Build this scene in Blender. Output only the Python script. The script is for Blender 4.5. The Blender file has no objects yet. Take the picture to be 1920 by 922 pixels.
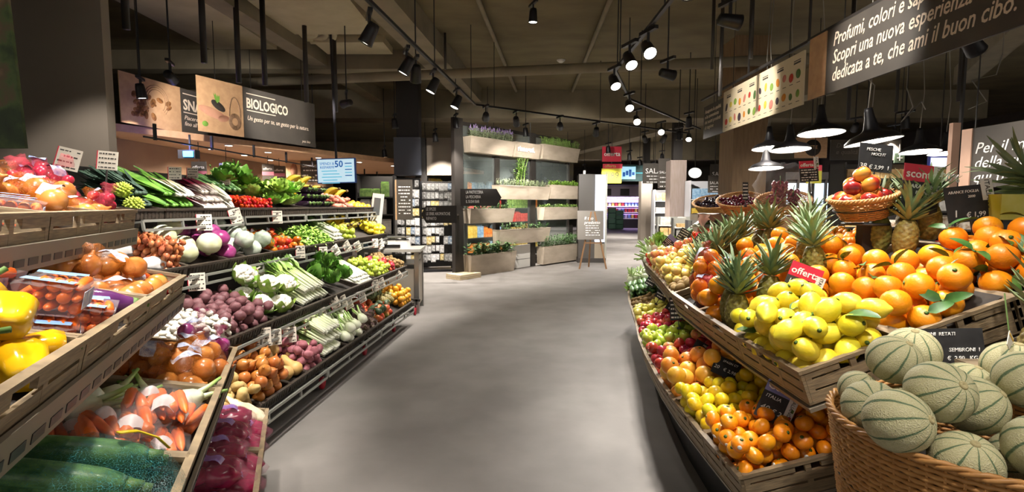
import bpy, math, random
import numpy as np
from mathutils import Matrix, Vector, noise
S = bpy.context.scene
COL = S.collection
PI = math.pi
random.seed(7)
# ------------------------------------------------ camera, world, exposure
HZ = math.atan(76 / 960.0)                      # the camera looks down a little
cam = bpy.data.cameras.new('camera'); cam.lens = 18; cam.sensor_width = 36; cam.clip_end = 120
co = bpy.data.objects.new('camera', cam); COL.objects.link(co)
co.location = (0, 0, 1.5); co.rotation_euler = (PI / 2 - HZ, 0, 0)
S.camera = co
W = bpy.data.worlds.new('world'); S.world = W; W.use_nodes = True
WB = W.node_tree.nodes['Background']; WB.inputs[0].default_value = (1.0, .93, .83, 1); WB.inputs[1].default_value = .7
S.view_settings.view_transform = 'Standard'; S.view_settings.look = 'None'
S.view_settings.exposure = 0.0; S.view_settings.gamma = 1; S.view_settings.use_curve_mapping = False
try:
    S.cycles.use_denoising = True; S.cycles.max_bounces = 6; S.cycles.transparent_max_bounces = 12
    S.cycles.sample_clamp_indirect = 4
except Exception: pass
SPOT_W = 240.0                                   # watts of one track spotlight
LAMP_COL = (1.0, .94, .86)

# ------------------------------------------------ helpers
def ray(u, v):
    x, y = (u - 960) / 960, -(v - 461) / 960
    c, s = math.cos(HZ), math.sin(HZ)
    return Vector((x, c + y * s, -s + y * c))
def at(u, v, Y):                                 # a point of the place seen at a pixel, at distance Y
    d = ray(u, v); return Vector((0, 0, 1.5)) + d * (Y / d.y)
def at_z(u, v, z):
    d = ray(u, v); return Vector((0, 0, 1.5)) + d * ((z - 1.5) / d.z)
def uv_of(p):
    c, s = math.cos(HZ), math.sin(HZ)
    q = Vector(p) - Vector((0, 0, 1.5)); f = q.y * c - q.z * s
    return (960 + 960 * q.x / f, 461 - 960 * (q.y * s + q.z * c) / f)
def lin(c):
    if isinstance(c, str): c = tuple(int(c[i:i + 2], 16) for i in (1, 3, 5))
    f = lambda x: x / 12.92 if x <= .04045 else ((x + .055) / 1.055) ** 2.4
    return tuple(f(x / 255) for x in c) + (1,)

def tag(o, label=None, cat=None, group=None, kind=None):
    if label: o['label'] = label
    if cat: o['category'] = cat
    if group: o['group'] = group
    if kind: o['kind'] = kind
    return o
def put(name, data, M=None, parent=None, label=None, cat=None, group=None, kind=None):
    o = bpy.data.objects.new(name, data); COL.objects.link(o)
    if parent is not None: o.parent = parent
    if M is not None: o.matrix_basis = M
    return tag(o, label, cat, group, kind)
def thing(name, label, cat, M=None, group=None):
    if M is not None and not isinstance(M, Matrix): M = Matrix.Translation(M)
    o = put(name, None, M, None, label, cat, group); o.empty_display_size = .05
    return o
def T(x, y=None, z=None): return Matrix.Translation(x if y is None else (x, y, z))
def R(a, ax): return Matrix.Rotation(a, 4, ax)
def frame(p, ex, ey):                             # a matrix from an origin and two axes
    ex = Vector(ex).normalized(); ez = ex.cross(Vector(ey)).normalized(); ey = ez.cross(ex)
    M = Matrix((ex, ey, ez)).transposed().to_4x4(); M.translation = Vector(p); return M
def facing(p, xdir): return frame(p, xdir, (0, 0, 1))
def aim(p, d):                                    # local -Z along d
    q = Vector(d).to_track_quat('-Z', 'Y'); return T(Vector(p)) @ q.to_matrix().to_4x4()

class MB:
    def __init__(s): s.v = []; s.f = []; s.mi = []; s.sm = []
    def add(s, vs, fs, mi=0, smooth=True, M=None):
        b = len(s.v)
        s.v.extend([(M @ Vector(x))[:] for x in vs] if M is not None else [tuple(x) for x in vs])
        s.f.extend([tuple(i + b for i in f) for f in fs]); s.mi += [mi] * len(fs); s.sm += [smooth] * len(fs)
        return s
    def box(s, x0, y0, z0, x1, y1, z1, mi=0, M=None):
        vs = [(x, y, z) for z in (z0, z1) for y in (y0, y1) for x in (x0, x1)]
        return s.add(vs, [(0, 2, 3, 1), (4, 5, 7, 6), (0, 1, 5, 4), (2, 6, 7, 3), (0, 4, 6, 2), (1, 3, 7, 5)], mi, False, M)
    def cbox(s, c, d, mi=0, M=None):
        return s.box(c[0] - d[0] / 2, c[1] - d[1] / 2, c[2] - d[2] / 2, c[0] + d[0] / 2, c[1] + d[1] / 2, c[2] + d[2] / 2, mi, M)
    def bar(s, a, b, w, h=None, mi=0):            # a square bar from a to b
        a, b = Vector(a), Vector(b); h = h or w; d = b - a; L = d.length; d.normalize()
        up = Vector((0, 0, 1)) if abs(d.z) < .95 else Vector((0, 1, 0))
        x = d.cross(up).normalized(); y = x.cross(d)
        M = Matrix((x, d, y)).transposed().to_4x4(); M.translation = a
        return s.box(-w / 2, 0, -h / 2, w / 2, L, h / 2, mi, M)
    def tube(s, pts, r, n=8, mi=0, M=None, caps=True, flat=1.0, closed=False):
        pts = [Vector(p) for p in pts]; k = len(pts); rs = r if isinstance(r, (list, tuple)) else [r] * k
        vs, fs = [], []; px = None
        for i, p in enumerate(pts):
            if closed: d = pts[(i + 1) % k] - pts[i - 1]
            else: d = pts[min(i + 1, k - 1)] - pts[max(i - 1, 0)]
            if d.length < 1e-9: d = Vector((0, 0, 1))
            d.normalize()
            if px is None:
                px = d.cross(Vector((0, 0, 1)));
                if px.length < .1: px = d.cross(Vector((0, 1, 0)))
            px = (px - d * px.dot(d)).normalized(); py = d.cross(px)
            for j in range(n):
                a = 2 * PI * j / n; vs.append(p + px * (math.cos(a) * rs[i]) + py * (math.sin(a) * rs[i] * flat))
        m = k if closed else k - 1
        for i in range(m):
            for j in range(n):
                q = ((i + 1) % k) * n
                fs.append((i * n + j, i * n + (j + 1) % n, q + (j + 1) % n, q + j))
        if caps and not closed: fs += [tuple(range(n))[::-1], tuple((k - 1) * n + j for j in range(n))]
        return s.add(vs, fs, mi, True, M)
    def lathe(s, prof, n=16, mi=0, M=None, fn=None, cap=True, smooth=True):
        vs, fs = [], []; k = len(prof)
        for i, (r, z) in enumerate(prof):
            for j in range(n):
                a = 2 * PI * j / n; rr, zz = (r, z) if fn is None else fn(r, z, a, i / (k - 1))
                vs.append((math.cos(a) * rr, math.sin(a) * rr, zz))
        for i in range(k - 1):
            for j in range(n): fs.append((i * n + j, i * n + (j + 1) % n, (i + 1) * n + (j + 1) % n, (i + 1) * n + j))
        if cap:
            fs += [tuple(range(n))[::-1], tuple((k - 1) * n + j for j in range(n))]
        return s.add(vs, fs, mi, smooth, M)
    def ball(s, r, n=14, m=9, mi=0, M=None, sx=1, sy=1, sz=1, bump=0, bs=3, seed=0):
        vs, fs = [(0, 0, -r * sz)], []
        for i in range(1, m):
            t = -PI / 2 + PI * i / m
            for j in range(n):
                a = 2 * PI * j / n; d = Vector((math.cos(a) * math.cos(t), math.sin(a) * math.cos(t), math.sin(t)))
                k = 1 + (bump * noise.noise(d * bs + Vector((seed, 0, 0))) if bump else 0)
                vs.append((d.x * r * sx * k, d.y * r * sy * k, d.z * r * sz * k))
        vs.append((0, 0, r * sz)); e = len(vs) - 1
        for j in range(n): fs.append((0, 1 + (j + 1) % n, 1 + j)); fs.append((e, e - n + j, e - n + (j + 1) % n))
        for i in range(m - 2):
            for j in range(n): fs.append((1 + i * n + j, 1 + i * n + (j + 1) % n, 1 + (i + 1) * n + (j + 1) % n, 1 + (i + 1) * n + j))
        return s.add(vs, fs, mi, True, M)
    def leaf(s, p, d, up, L, Wd, curl=.8, ruf=0, seg=6, mi=0, fold=.25, tip=.6, base=.15, rnd=random):
        p, d, up = Vector(p), Vector(d).normalized(), Vector(up)
        side = d.cross(up)
        if side.length < .05: side = d.cross(Vector((1, .3, .2)))
        side.normalize(); up = side.cross(d).normalized(); vs, fs = [], []; c = 3 if not ruf else 5
        for i in range(seg + 1):
            t = i / seg
            w = Wd * .5 * (base + (1 - base) * math.sin(PI * min(1, t ** tip) * .92 + .08) if t < 1 else .12)
            for j in range(c):
                q = 2 * j / (c - 1) - 1
                o = side * (q * w) + up * (abs(q) * w * fold)
                if ruf: o += up * (rnd.uniform(-1, 1) * ruf * abs(q)) + d * (rnd.uniform(-1, 1) * ruf * .5 * abs(q))
                vs.append(p + o)
            if i < seg:
                a = curl / seg; p = p + d * (L / seg); d, up = (d * math.cos(a) - up * math.sin(a)).normalized(), (up * math.cos(a) + d * math.sin(a)).normalized()
        for i in range(seg):
            for j in range(c - 1): fs.append((i * c + j, i * c + j + 1, (i + 1) * c + j + 1, (i + 1) * c + j))
        return s.add(vs, fs, mi, True)
    def sheet(s, fn, nu, nv, mi=0, M=None):
        vs = [fn(i / nu, j / nv) for j in range(nv + 1) for i in range(nu + 1)]
        fs = [(j * (nu + 1) + i, j * (nu + 1) + i + 1, (j + 1) * (nu + 1) + i + 1, (j + 1) * (nu + 1) + i) for j in range(nv) for i in range(nu)]
        return s.add(vs, fs, mi, True, M)
    def mesh(s, name, mats):
        me = bpy.data.meshes.new(name); me.from_pydata(s.v, [], s.f)
        for m in (mats if isinstance(mats, (list, tuple)) else [mats]): me.materials.append(m)
        me.polygons.foreach_set('use_smooth', s.sm); me.polygons.foreach_set('material_index', s.mi); me.update()
        return me
def obj(name, mb, mats, parent=None, M=None, **k): return put(name, mb.mesh(name, mats), M, parent, **k)
def struct(name, mb, mats, M=None): return obj(name, mb, mats, None, M, kind='structure')

# ------------------------------------------------ materials
def newmat(name):
    m = bpy.data.materials.new(name); m.use_nodes = True; nt = m.node_tree
    return m, nt, nt.nodes['Principled BSDF']
def mat(name, c, c2=None, rough=.5, scale=8, var=0, hue=0, bump=0, bscale=60, metal=0, spec=.5, sss=0, grad=None, detail=3, stretch=None, coat=0, trans=None):
    """plain / noisy / graded surface; var and hue spread the colour from object to object"""
    m, nt, b = newmat(name); N = nt.nodes; L = nt.links
    b.inputs['Roughness'].default_value = rough; b.inputs['Metallic'].default_value = metal
    b.inputs['Specular IOR Level'].default_value = spec; b.inputs['Coat Weight'].default_value = coat
    b.inputs['Base Color'].default_value = lin(c)
    if sss:
        b.inputs['Subsurface Weight'].default_value = sss; b.inputs['Subsurface Radius'].default_value = (.02, .01, .006); b.inputs['Subsurface Scale'].default_value = .4
    out = None; tc = N.new('ShaderNodeTexCoord'); src = tc.outputs['Object']
    if stretch:
        mp = N.new('ShaderNodeMapping'); mp.inputs['Scale'].default_value = stretch; L.new(src, mp.inputs[0]); src = mp.outputs[0]
    if c2 is not None:
        nz = N.new('ShaderNodeTexNoise'); nz.inputs['Scale'].default_value = scale; nz.inputs['Detail'].default_value = detail
        L.new(src, nz.inputs['Vector'])
        r = N.new('ShaderNodeValToRGB'); r.color_ramp.elements[0].position = .35; r.color_ramp.elements[1].position = .65
        r.color_ramp.elements[0].color = lin(c); r.color_ramp.elements[1].color = lin(c2)
        L.new(nz.outputs['Fac'], r.inputs[0]); out = r.outputs[0]
    if grad:                                       # ('X'|'Y'|'Z', [(pos, colour), ...]) along the object's own box
        sp = N.new('ShaderNodeSeparateXYZ'); L.new(tc.outputs['Generated'], sp.inputs[0])
        nz = N.new('ShaderNodeTexNoise'); nz.inputs['Scale'].default_value = scale; L.new(src, nz.inputs['Vector'])
        ma = N.new('ShaderNodeMath'); ma.operation = 'MULTIPLY_ADD'; ma.inputs[1].default_value = .22; L.new(nz.outputs['Fac'], ma.inputs[0])
        su = N.new('ShaderNodeMath'); su.operation = 'SUBTRACT'; su.inputs[1].default_value = .11
        L.new(sp.outputs[grad[0]], ma.inputs[2]); L.new(ma.outputs[0], su.inputs[0])
        r = N.new('ShaderNodeValToRGB'); e = r.color_ramp.elements
        while len(e) < len(grad[1]): e.new(.5)
        for k, (p, cc) in enumerate(grad[1]): e[k].position = p; e[k].color = lin(cc)
        L.new(su.outputs[0], r.inputs[0]); out = r.outputs[0]
    if var or hue:
        oi = N.new('ShaderNodeObjectInfo'); hs = N.new('ShaderNodeHueSaturation')
        mr = N.new('ShaderNodeMapRange'); mr.inputs[3].default_value = 1 - var; mr.inputs[4].default_value = 1 + var * .4
        L.new(oi.outputs['Random'], mr.inputs[0]); L.new(mr.outputs[0], hs.inputs['Value'])
        w = N.new('ShaderNodeMath'); w.operation = 'MULTIPLY'; w.inputs[1].default_value = 7.31; L.new(oi.outputs['Random'], w.inputs[0])
        fr = N.new('ShaderNodeMath'); fr.operation = 'FRACT'; L.new(w.outputs[0], fr.inputs[0])
        mh = N.new('ShaderNodeMapRange'); mh.inputs[3].default_value = .5 - hue; mh.inputs[4].default_value = .5 + hue
        L.new(fr.outputs[0], mh.inputs[0]); L.new(mh.outputs[0], hs.inputs['Hue'])
        if out is not None: L.new(out, hs.inputs['Color'])
        else: hs.inputs['Color'].default_value = lin(c)
        out = hs.outputs[0]
    if out is not None: L.new(out, b.inputs['Base Color'])
    if bump:
        n2 = N.new('ShaderNodeTexNoise'); n2.inputs['Scale'].default_value = bscale; L.new(src, n2.inputs['Vector'])
        bp = N.new('ShaderNodeBump'); bp.inputs['Strength'].default_value = bump; bp.inputs['Distance'].default_value = .01
        L.new(n2.outputs['Fac'], bp.inputs['Height']); L.new(bp.outputs[0], b.inputs['Normal'])
    if trans is not None: b.inputs['Alpha'].default_value = trans
    return m
def glow(name, c, s):
    m, nt, b = newmat(name); b.inputs['Base Color'].default_value = lin(c)
    b.inputs['Emission Color'].default_value = lin(c); b.inputs['Emission Strength'].default_value = s
    return m
def film(name, c, alpha, rough=.12, scale=None):
    """clear or tinted packing film; scale = mesh net"""
    m, nt, b = newmat(name); N = nt.nodes; L = nt.links
    b.inputs['Base Color'].default_value = lin(c); b.inputs['Roughness'].default_value = rough; b.inputs['Specular IOR Level'].default_value = .6
    b.inputs['Alpha'].default_value = alpha
    if scale:
        tc = N.new('ShaderNodeTexCoord'); vo = N.new('ShaderNodeTexVoronoi'); vo.feature = 'DISTANCE_TO_EDGE'; vo.inputs['Scale'].default_value = scale
        L.new(tc.outputs['Object'], vo.inputs['Vector'])
        mr = N.new('ShaderNodeMapRange'); mr.inputs[1].default_value = .015; mr.inputs[2].default_value = .05; mr.inputs[3].default_value = .6; mr.inputs[4].default_value = alpha
        L.new(vo.outputs['Distance'], mr.inputs[0]); L.new(mr.outputs[0], b.inputs['Alpha'])
    return m
def ang_stripes(name, c1, c2, n, rough=.5, width=.22, net=0, netc=None, var=.1):
    """stripes that run from pole to pole of a round fruit"""
    m, nt, b = newmat(name); N = nt.nodes; L = nt.links; b.inputs['Roughness'].default_value = rough
    tc = N.new('ShaderNodeTexCoord'); sp = N.new('ShaderNodeSeparateXYZ'); L.new(tc.outputs['Object'], sp.inputs[0])
    a = N.new('ShaderNodeMath'); a.operation = 'ARCTAN2'; L.new(sp.outputs[1], a.inputs[0]); L.new(sp.outputs[0], a.inputs[1])
    nz = N.new('ShaderNodeTexNoise'); nz.inputs['Scale'].default_value = 22; L.new(tc.outputs['Object'], nz.inputs['Vector'])
    k = N.new('ShaderNodeMath'); k.operation = 'MULTIPLY_ADD'; k.inputs[1].default_value = n / 2; L.new(a.outputs[0], k.inputs[0])
    nn = N.new('ShaderNodeMath'); nn.operation = 'MULTIPLY'; nn.inputs[1].default_value = .9; L.new(nz.outputs['Fac'], nn.inputs[0]); L.new(nn.outputs[0], k.inputs[2])
    si = N.new('ShaderNodeMath'); si.operation = 'SINE'; L.new(k.outputs[0], si.inputs[0])
    ab = N.new('ShaderNodeMath'); ab.operation = 'ABSOLUTE'; L.new(si.outputs[0], ab.inputs[0])
    r = N.new('ShaderNodeValToRGB'); r.color_ramp.elements[0].position = width * .55; r.color_ramp.elements[1].position = width
    r.color_ramp.elements[0].color = lin(c2); r.color_ramp.elements[1].color = lin(c1); L.new(ab.outputs[0], r.inputs[0])
    out = r.outputs[0]
    if net:
        vo = N.new('ShaderNodeTexVoronoi'); vo.feature = 'DISTANCE_TO_EDGE'; vo.inputs['Scale'].default_value = net; L.new(tc.outputs['Object'], vo.inputs['Vector'])
        mr = N.new('ShaderNodeMapRange'); mr.inputs[1].default_value = .02; mr.inputs[2].default_value = .14; mr.inputs[3].default_value = .75; mr.inputs[4].default_value = 0; L.new(vo.outputs['Distance'], mr.inputs[0])
        mu = N.new('ShaderNodeMath'); mu.operation = 'MULTIPLY'; L.new(mr.outputs[0], mu.inputs[0]); L.new(ab.outputs[0], mu.inputs[1])
        mx = N.new('ShaderNodeMix'); mx.data_type = 'RGBA'; L.new(mu.outputs[0], mx.inputs[0]); L.new(out, mx.inputs[6]); mx.inputs[7].default_value = lin(netc); out = mx.outputs[2]
        bp = N.new('ShaderNodeBump'); bp.inputs['Strength'].default_value = .6; bp.inputs['Distance'].default_value = .003; L.new(mr.outputs[0], bp.inputs['Height']); L.new(bp.outputs[0], b.inputs['Normal'])
    oi = N.new('ShaderNodeObjectInfo'); hs = N.new('ShaderNodeHueSaturation'); m2 = N.new('ShaderNodeMapRange'); m2.inputs[3].default_value = 1 - var; m2.inputs[4].default_value = 1 + var * .4
    L.new(oi.outputs['Random'], m2.inputs[0]); L.new(m2.outputs[0], hs.inputs['Value']); L.new(out, hs.inputs['Color']); L.new(hs.outputs[0], b.inputs['Base Color'])
    return m
def wood(name, c, c2, stretch=(1, 12, 12), scale=3, rough=.6, var=0): return mat(name, c, c2, rough, scale, var, detail=6, stretch=stretch, bump=.15, bscale=8)

M_ = {}
M_['black'] = mat('black_metal', '#17161a', rough=.45)
M_['dark'] = mat('dark_metal', '#2b2724', rough=.5)
M_['grey'] = mat('grey_metal', '#a4a49c', rough=.4, metal=.55)
M_['steel'] = mat('brushed_steel', '#9a9894', rough=.3, metal=.8)
M_['brownmetal'] = mat('brown_metal', '#7d7262', rough=.5)
M_['white'] = mat('white_plastic', '#dedbd4', rough=.4)
M_['paper'] = mat('card_paper', '#e8e0d0', rough=.7)
M_['red'] = mat('red_card', '#c8203c', rough=.5)
M_['ink'] = mat('dark_ink', '#3a3530', rough=.7)
M_['chalk'] = mat('chalk', '#f0eeea', rough=.8)
M_['slate'] = mat('chalkboard', '#1e1e20', '#2a2a2c', rough=.65, scale=20)
M_['crate'] = wood('crate_brown', '#75654f', '#958163', (3, 3, 30), 5, .62, .08)
M_['tray'] = mat('black_tray', '#2c241e', '#43382e', rough=.6, scale=70)
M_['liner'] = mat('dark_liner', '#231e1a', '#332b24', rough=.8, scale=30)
M_['sign'] = mat('sign_brown', '#423c36', '#4a443d', rough=.7, scale=3)
M_['signtext'] = mat('sign_lettering', '#e6d3bc', rough=.7)
M_['signtan'] = wood('sign_tan', '#b8906a', '#c69e76', (2, 2, 6), 6)
M_['pinewood'] = wood('pale_pine', '#c9b491', '#d8c6a6', (1, 8, 8), 5)
M_['film'] = film('clear_film', '#f4f0f0', .07, .08)
M_['lens'] = glow('lamp_lens', '#fff6e6', 9)
M_['leafd'] = mat('dark_leaf', '#2f5424', '#43702f', rough=.45, scale=30, var=.2)
M_['leafy'] = mat('bright_leaf', '#7fae3a', '#a8cf5a', rough=.5, scale=30, var=.15)

def text(s, parent, M, size, m=None, shear=0, off=0, align='LEFT', name='lettering', sp=1.0, ext=.001, wx=1.0):
    c = bpy.data.curves.new(name, 'FONT'); c.body = s; c.size = size; c.shear = shear; c.offset = off; c.extrude = ext
    c.align_x = align; c.space_line = sp; c.space_character = wx; c.resolution_u = 2; c.materials.append(m or M_['chalk'])
    o = bpy.data.objects.new('t', c); COL.objects.link(o); me = bpy.data.meshes.new_from_object(o); bpy.data.objects.remove(o); me.name = name
    return put(name, me, M, parent)
# ------------------------------------------------ the setting
m_floor = mat('grey_resin_floor', '#726d69', '#7f7a76', rough=.62, scale=2.2, detail=8, bump=.04, bscale=30, spec=.35)
m_ceil = mat('brown_concrete', '#62573f', '#716549', rough=.9, scale=1.3, detail=8, stretch=(1, 2.2, 1), bump=.3, bscale=9)
m_beam = mat('brown_beam', '#7a705c', '#867b65', rough=.85, scale=3)
m_beaml = mat('light_duct', '#b4a888', '#c0b494', rough=.8, scale=3)
m_wall = mat('dark_wall', '#433d37', '#4b443d', rough=.85, scale=3)
m_wallt = mat('brown_wall', '#8a6a52', '#957559', rough=.7, scale=2)
m_soff = wood('tan_soffit', '#c79a74', '#d3a781', (1, 6, 6), 2, .6)
m_pill = mat('taupe_pillar', '#81766a', '#877c70', rough=.75, scale=2)
struct('floor', MB().box(-16, -4, -.1, 16, 40, 0), m_floor)
struct('ceiling', MB().box(-16, -4, 4.4, 16, 40, 4.6), m_ceil)
struct('wall_back', MB().box(-16, 39, 0, 16, 39.3, 4.4), m_wall)
struct('wall_left', MB().box(-6.2, 5.2, 0, -5.9, 17, 2.6), m_wallt)
struct('wall_far_left', MB().box(-16, -4, 0, -15.8, 39, 4.4), m_wall)
struct('wall_right', MB().box(15.8, -4, 0, 16, 39, 4.4), m_wall)
sp_ = [(-5.88, 5.2), (-5.6, 6.4), (-3.95, 9.95), (-1.45, 14.8), (-.9, 16.5), (-5.88, 16.5)]
struct('ceiling_soffit', MB().add([(x, y, z) for z in (2.5, 2.6) for x, y in sp_], [(5, 4, 3, 2, 1, 0), (6, 7, 8, 9, 10, 11)] + [(i, (i + 1) % 6, 6 + (i + 1) % 6, 6 + i) for i in range(6)], 0, False), m_soff)
struct('pillar_left', MB().box(-4.8, 4.0, 0, -3.11, 4.08, 4.4), m_pill)
# beams and ducts under the slab
def beam(name, a, b, w, h, m, z=4.4): struct(name, MB().bar((a[0], a[1], z - h / 2), (b[0], b[1], z - h / 2), w, h), m)
beam('ceiling_beam_1', (-2.7, -2), (-1.0, 13), .5, .35, m_beam)
beam('ceiling_beam_2', (-4.4, -2), (-3.2, 16), .3, .3, m_beam)
beam('ceiling_beam_3', (-9, 13.5), (12, 13.5), .7, .7, m_beam)
beam('ceiling_beam_4', (2.2, 26), (6.6, 11), .55, .55, m_beam)
beam('ceiling_beam_5', (-9, 24), (14, 24), .6, .8, m_beam)
beam('ceiling_beam_6', (-8, 6.4), (-2.3, 6.4), .35, .3, m_beam)
beam('ceiling_beam_7', (-8, 10), (-1.6, 10), .35, .35, m_beam)
beam('ceiling_beam_8', (4.6, 3), (9.5, 11), .35, .35, m_beam)
for k, (x0, y0, x1, y1) in enumerate(((-3.6, 7.2, -2.2, 8.6), (-3.4, 9, -2.2, 9.7), (-5.4, 7, -4.2, 9.4))):
    struct('ceiling_panel_%d' % (k + 1), MB().box(x0, y0, 4.28, x1, y1, 4.4), m_beaml)
def pipe(name, a, b, r, m, label, cat='pipe'):
    o = obj(name, MB().tube([a, b], r, 14), m); tag(o, label, cat); return o
pipe('ceiling_pipe', at_z(430, 156, 3.85), at_z(1560, 108, 3.85), .085, m_beam, 'thick brown pipe running crosswise under the dark ceiling')
pipe('ceiling_conduit', (-.9, 3, 4.33), (.1, 13, 4.33), .035, m_beam, 'thin conduit fixed along the ceiling above the aisle')
pipe('ceiling_conduit', (1.25, 3, 4.33), (1.5, 13, 4.33), .035, m_beam, 'thin conduit fixed along the ceiling towards the fruit signs')
# hanging threaded rods / struts (each one)
k = 0
for (u, v0, v1, Y) in ((237, -20, 55, 5.2), (383, 20, 118, 6.2), (497, 22, 160, 7.2), (575, 80, 192, 8.2), (630, 110, 210, 9), (1335, 20, 130, 7), (1350, -10, 180, 6.6),
                       (1408, -30, 110, 6.5), (1590, 165, 225, 6.4), (1797, 90, 190, 6.0), (1680, 130, 210, 7.4), (835, 60, 130, 8.9), (448, 90, 155, 7.0)):
    a, b = at(u, v1, Y), at(u, v0, Y)
    pipe('ceiling_strut', (a.x, a.y, a.z), (a.x, a.y, 4.4), .035 if u < 700 else .022, M_['dark'],
         'dark strut dropping from the ceiling, %s' % (['over the taupe pillar', 'above the tan snack sign', 'above the black sign beside the round vent', 'right of the round ceiling vent', 'nearest the black sign end', 'tall one over the vegetable chart', 'beside the tall one over the vegetable chart', 'left of the large brown slogan sign', 'below the brown slogan sign', 'over the quality sign', 'between the pendant lamps', 'holding the thick crosswise pipe', 'between snack sign and pillar'][k]), 'strut'); k += 1
# round ceiling diffuser
p = at_z(572, 62, 4.33)
t = thing('ceiling_vent', 'large round ceiling air vent with concentric rings', 'vent', p)
for i, (r0, r1) in enumerate(((.50, .42), (.36, .27), (.2, .06))):
    obj('ring', MB().lathe([(r0, 0), (r0 - .01, -.03), (r1, .01), (r1, .03), (r0, .02)], 40, cap=False), m_beaml, t)
obj('duct_box', MB().lathe([(.5, .02), (.54, 4.4 - p.z)], 32), m_beam, t)
t = thing('smoke_detector', 'small white smoke detector on the ceiling ahead', 'detector', (.98, 10.5, 4.4))
obj('housing', MB().lathe([(.07, 0), (.07, -.03), (.04, -.05)], 20), M_['white'], t); obj('base', MB().lathe([(.085, 0), (.085, -.012)], 20), M_['white'], t)
# ------------------------------------------------ produce: one of each kind
PR = {}
def proto(key, name, mesh, r, cat=None, parts=(), long=None):
    PR[key] = dict(name=name, mesh=mesh if isinstance(mesh, list) else [mesh], r=r, cat=cat or name.replace('_', ' '), parts=list(parts), long=long)
def spawn(key, M, label, group=None, rnd=random):
    P = PR[key]; o = put(P['name'], rnd.choice(P['mesh']), M, None, label, P['cat'], group)
    for (n, me, Mp, prob) in P['parts']:
        if rnd.random() < prob: put(n, me, Mp, o)
    return o
def sph(r, oz=1.0, dim=.0, n=18, m=11, bot=.0, lobes=0, lob=.0, taper=0):
    pr = []
    for i in range(m + 1):
        t = -PI / 2 + PI * i / m; c, s = math.cos(t), math.sin(t)
        z = s * r * oz; q = max(c, .02)
        if dim and s > 0: z -= dim * r * math.exp(-(c / .32) ** 2)
        if bot and s < 0: z += bot * r * math.exp(-(c / .3) ** 2)
        pr.append((r * q * (1 + taper * s), z))
    fn = (lambda R_, z, a, t: (R_ * (1 - lob * (.5 + .5 * math.cos(a * lobes))), z)) if lobes else None
    return MB().lathe(pr, n, fn=fn)
def prof(ps, n=16, **k): return MB().lathe(ps, n, **k)
m_or = mat('orange_peel', '#ee8c0c', '#f49a18', rough=.38, scale=9, var=.1, hue=.007, bump=.12, bscale=160, coat=.1)
m_ma = mat('mandarin_peel', '#ee8e0c', '#f49c1c', rough=.35, scale=9, var=.1, hue=.008, bump=.12, bscale=140, coat=.1)
m_le = mat('lemon_peel', '#e8cf24', '#efdc45', rough=.38, scale=12, var=.1, hue=.012, bump=.1, bscale=120)
m_le2 = mat('deep_yellow_peel', '#e0c010', '#e8d02a', rough=.36, scale=12, var=.1, hue=.02, bump=.1, bscale=120)
m_gr = mat('grapefruit_peel', '#ee9a2c', '#f2b44a', rough=.36, scale=14, var=.08, hue=.02, bump=.08, bscale=120)
m_stem = mat('brown_stem', '#5c4a2c', rough=.7); m_cal = mat('green_calyx', '#4f6b2a', rough=.6)
m_ra = mat('red_apple', '#a41a2a', '#c8443c', rough=.25, scale=14, var=.25, hue=.02, coat=.2)
m_ga = mat('green_apple', '#a8ba3a', '#bccb52', rough=.28, scale=10, var=.12, hue=.015, coat=.2)
m_pa = mat('pink_apple', '#d8605a', '#ecc36a', rough=.28, scale=26, var=.12, hue=.02, coat=.15)
m_ya = mat('yellow_apple', '#e8d87a', '#e2b86a', rough=.3, scale=16, var=.1, hue=.02)
m_pe = mat('pear_skin', '#c9c24c', '#d8cf6a', rough=.4, scale=16, var=.12, hue=.02)
m_kw = mat('kiwi_skin', '#7e6538', '#96794a', rough=.8, scale=50, var=.15, bump=.2, bscale=200)
m_to = mat('tomato_skin', '#d22c14', '#dc4018', rough=.18, scale=9, var=.12, hue=.015, coat=.3)
m_to2 = mat('orange_tomato_skin', '#e0601c', '#e8842a', rough=.2, scale=9, var=.12, hue=.03, coat=.3)
m_po = mat('potato_skin', '#d6b878', '#c4a262', rough=.65, scale=25, var=.12, bump=.15, bscale=80)
m_rp = mat('red_potato_skin', '#96525a', '#b0707a', rough=.65, scale=25, var=.15, bump=.15, bscale=80)
m_be = mat('beet_skin', '#6e4248', '#83565a', rough=.6, scale=25, var=.18, bump=.15, bscale=80)
m_on = mat('onion_skin', '#b86a2c', '#d08a48', rough=.26, scale=18, var=.15, hue=.01, stretch=(1, 1, .15))
m_sh = mat('shallot_skin', '#b65a34', '#d88a5c', rough=.24, scale=30, var=.18, hue=.01, coat=.3)
m_mu = mat('mushroom_skin', '#efe9de', '#e4dccc', rough=.6, scale=20, var=.05)
m_cb = mat('white_cabbage', '#e6e4ca', '#d0d2a0', rough=.45, scale=12, var=.06, stretch=(1, 1, .3))
m_rc = mat('red_cabbage', '#8a2a68', '#a54884', rough=.3, scale=12, var=.15, stretch=(1, 1, .3), coat=.2)
m_wr = mat('wrapped_cabbage', '#a9b7a2', '#cfd8c8', rough=.15, scale=22, var=.1, coat=.8)
m_cf = mat('cauliflower_curd', '#efead6', '#f6f2e4', rough=.7, scale=40, bump=.5, bscale=90)
m_fe = mat('fennel', '#e8ebd0', grad=('Z', [(.0, '#f0f0e0'), (.5, '#e4ecc4'), (.8, '#a8c870'), (1, '#6f9a3e')]), rough=.35, scale=10)
m_ce = mat('celery_stalk', '#cfe0a0', grad=('Y', [(0, '#eef0dc'), (.3, '#cfdf9c'), (.65, '#8cb04c'), (1, '#3f6f24')]), rough=.4, scale=20)
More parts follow.
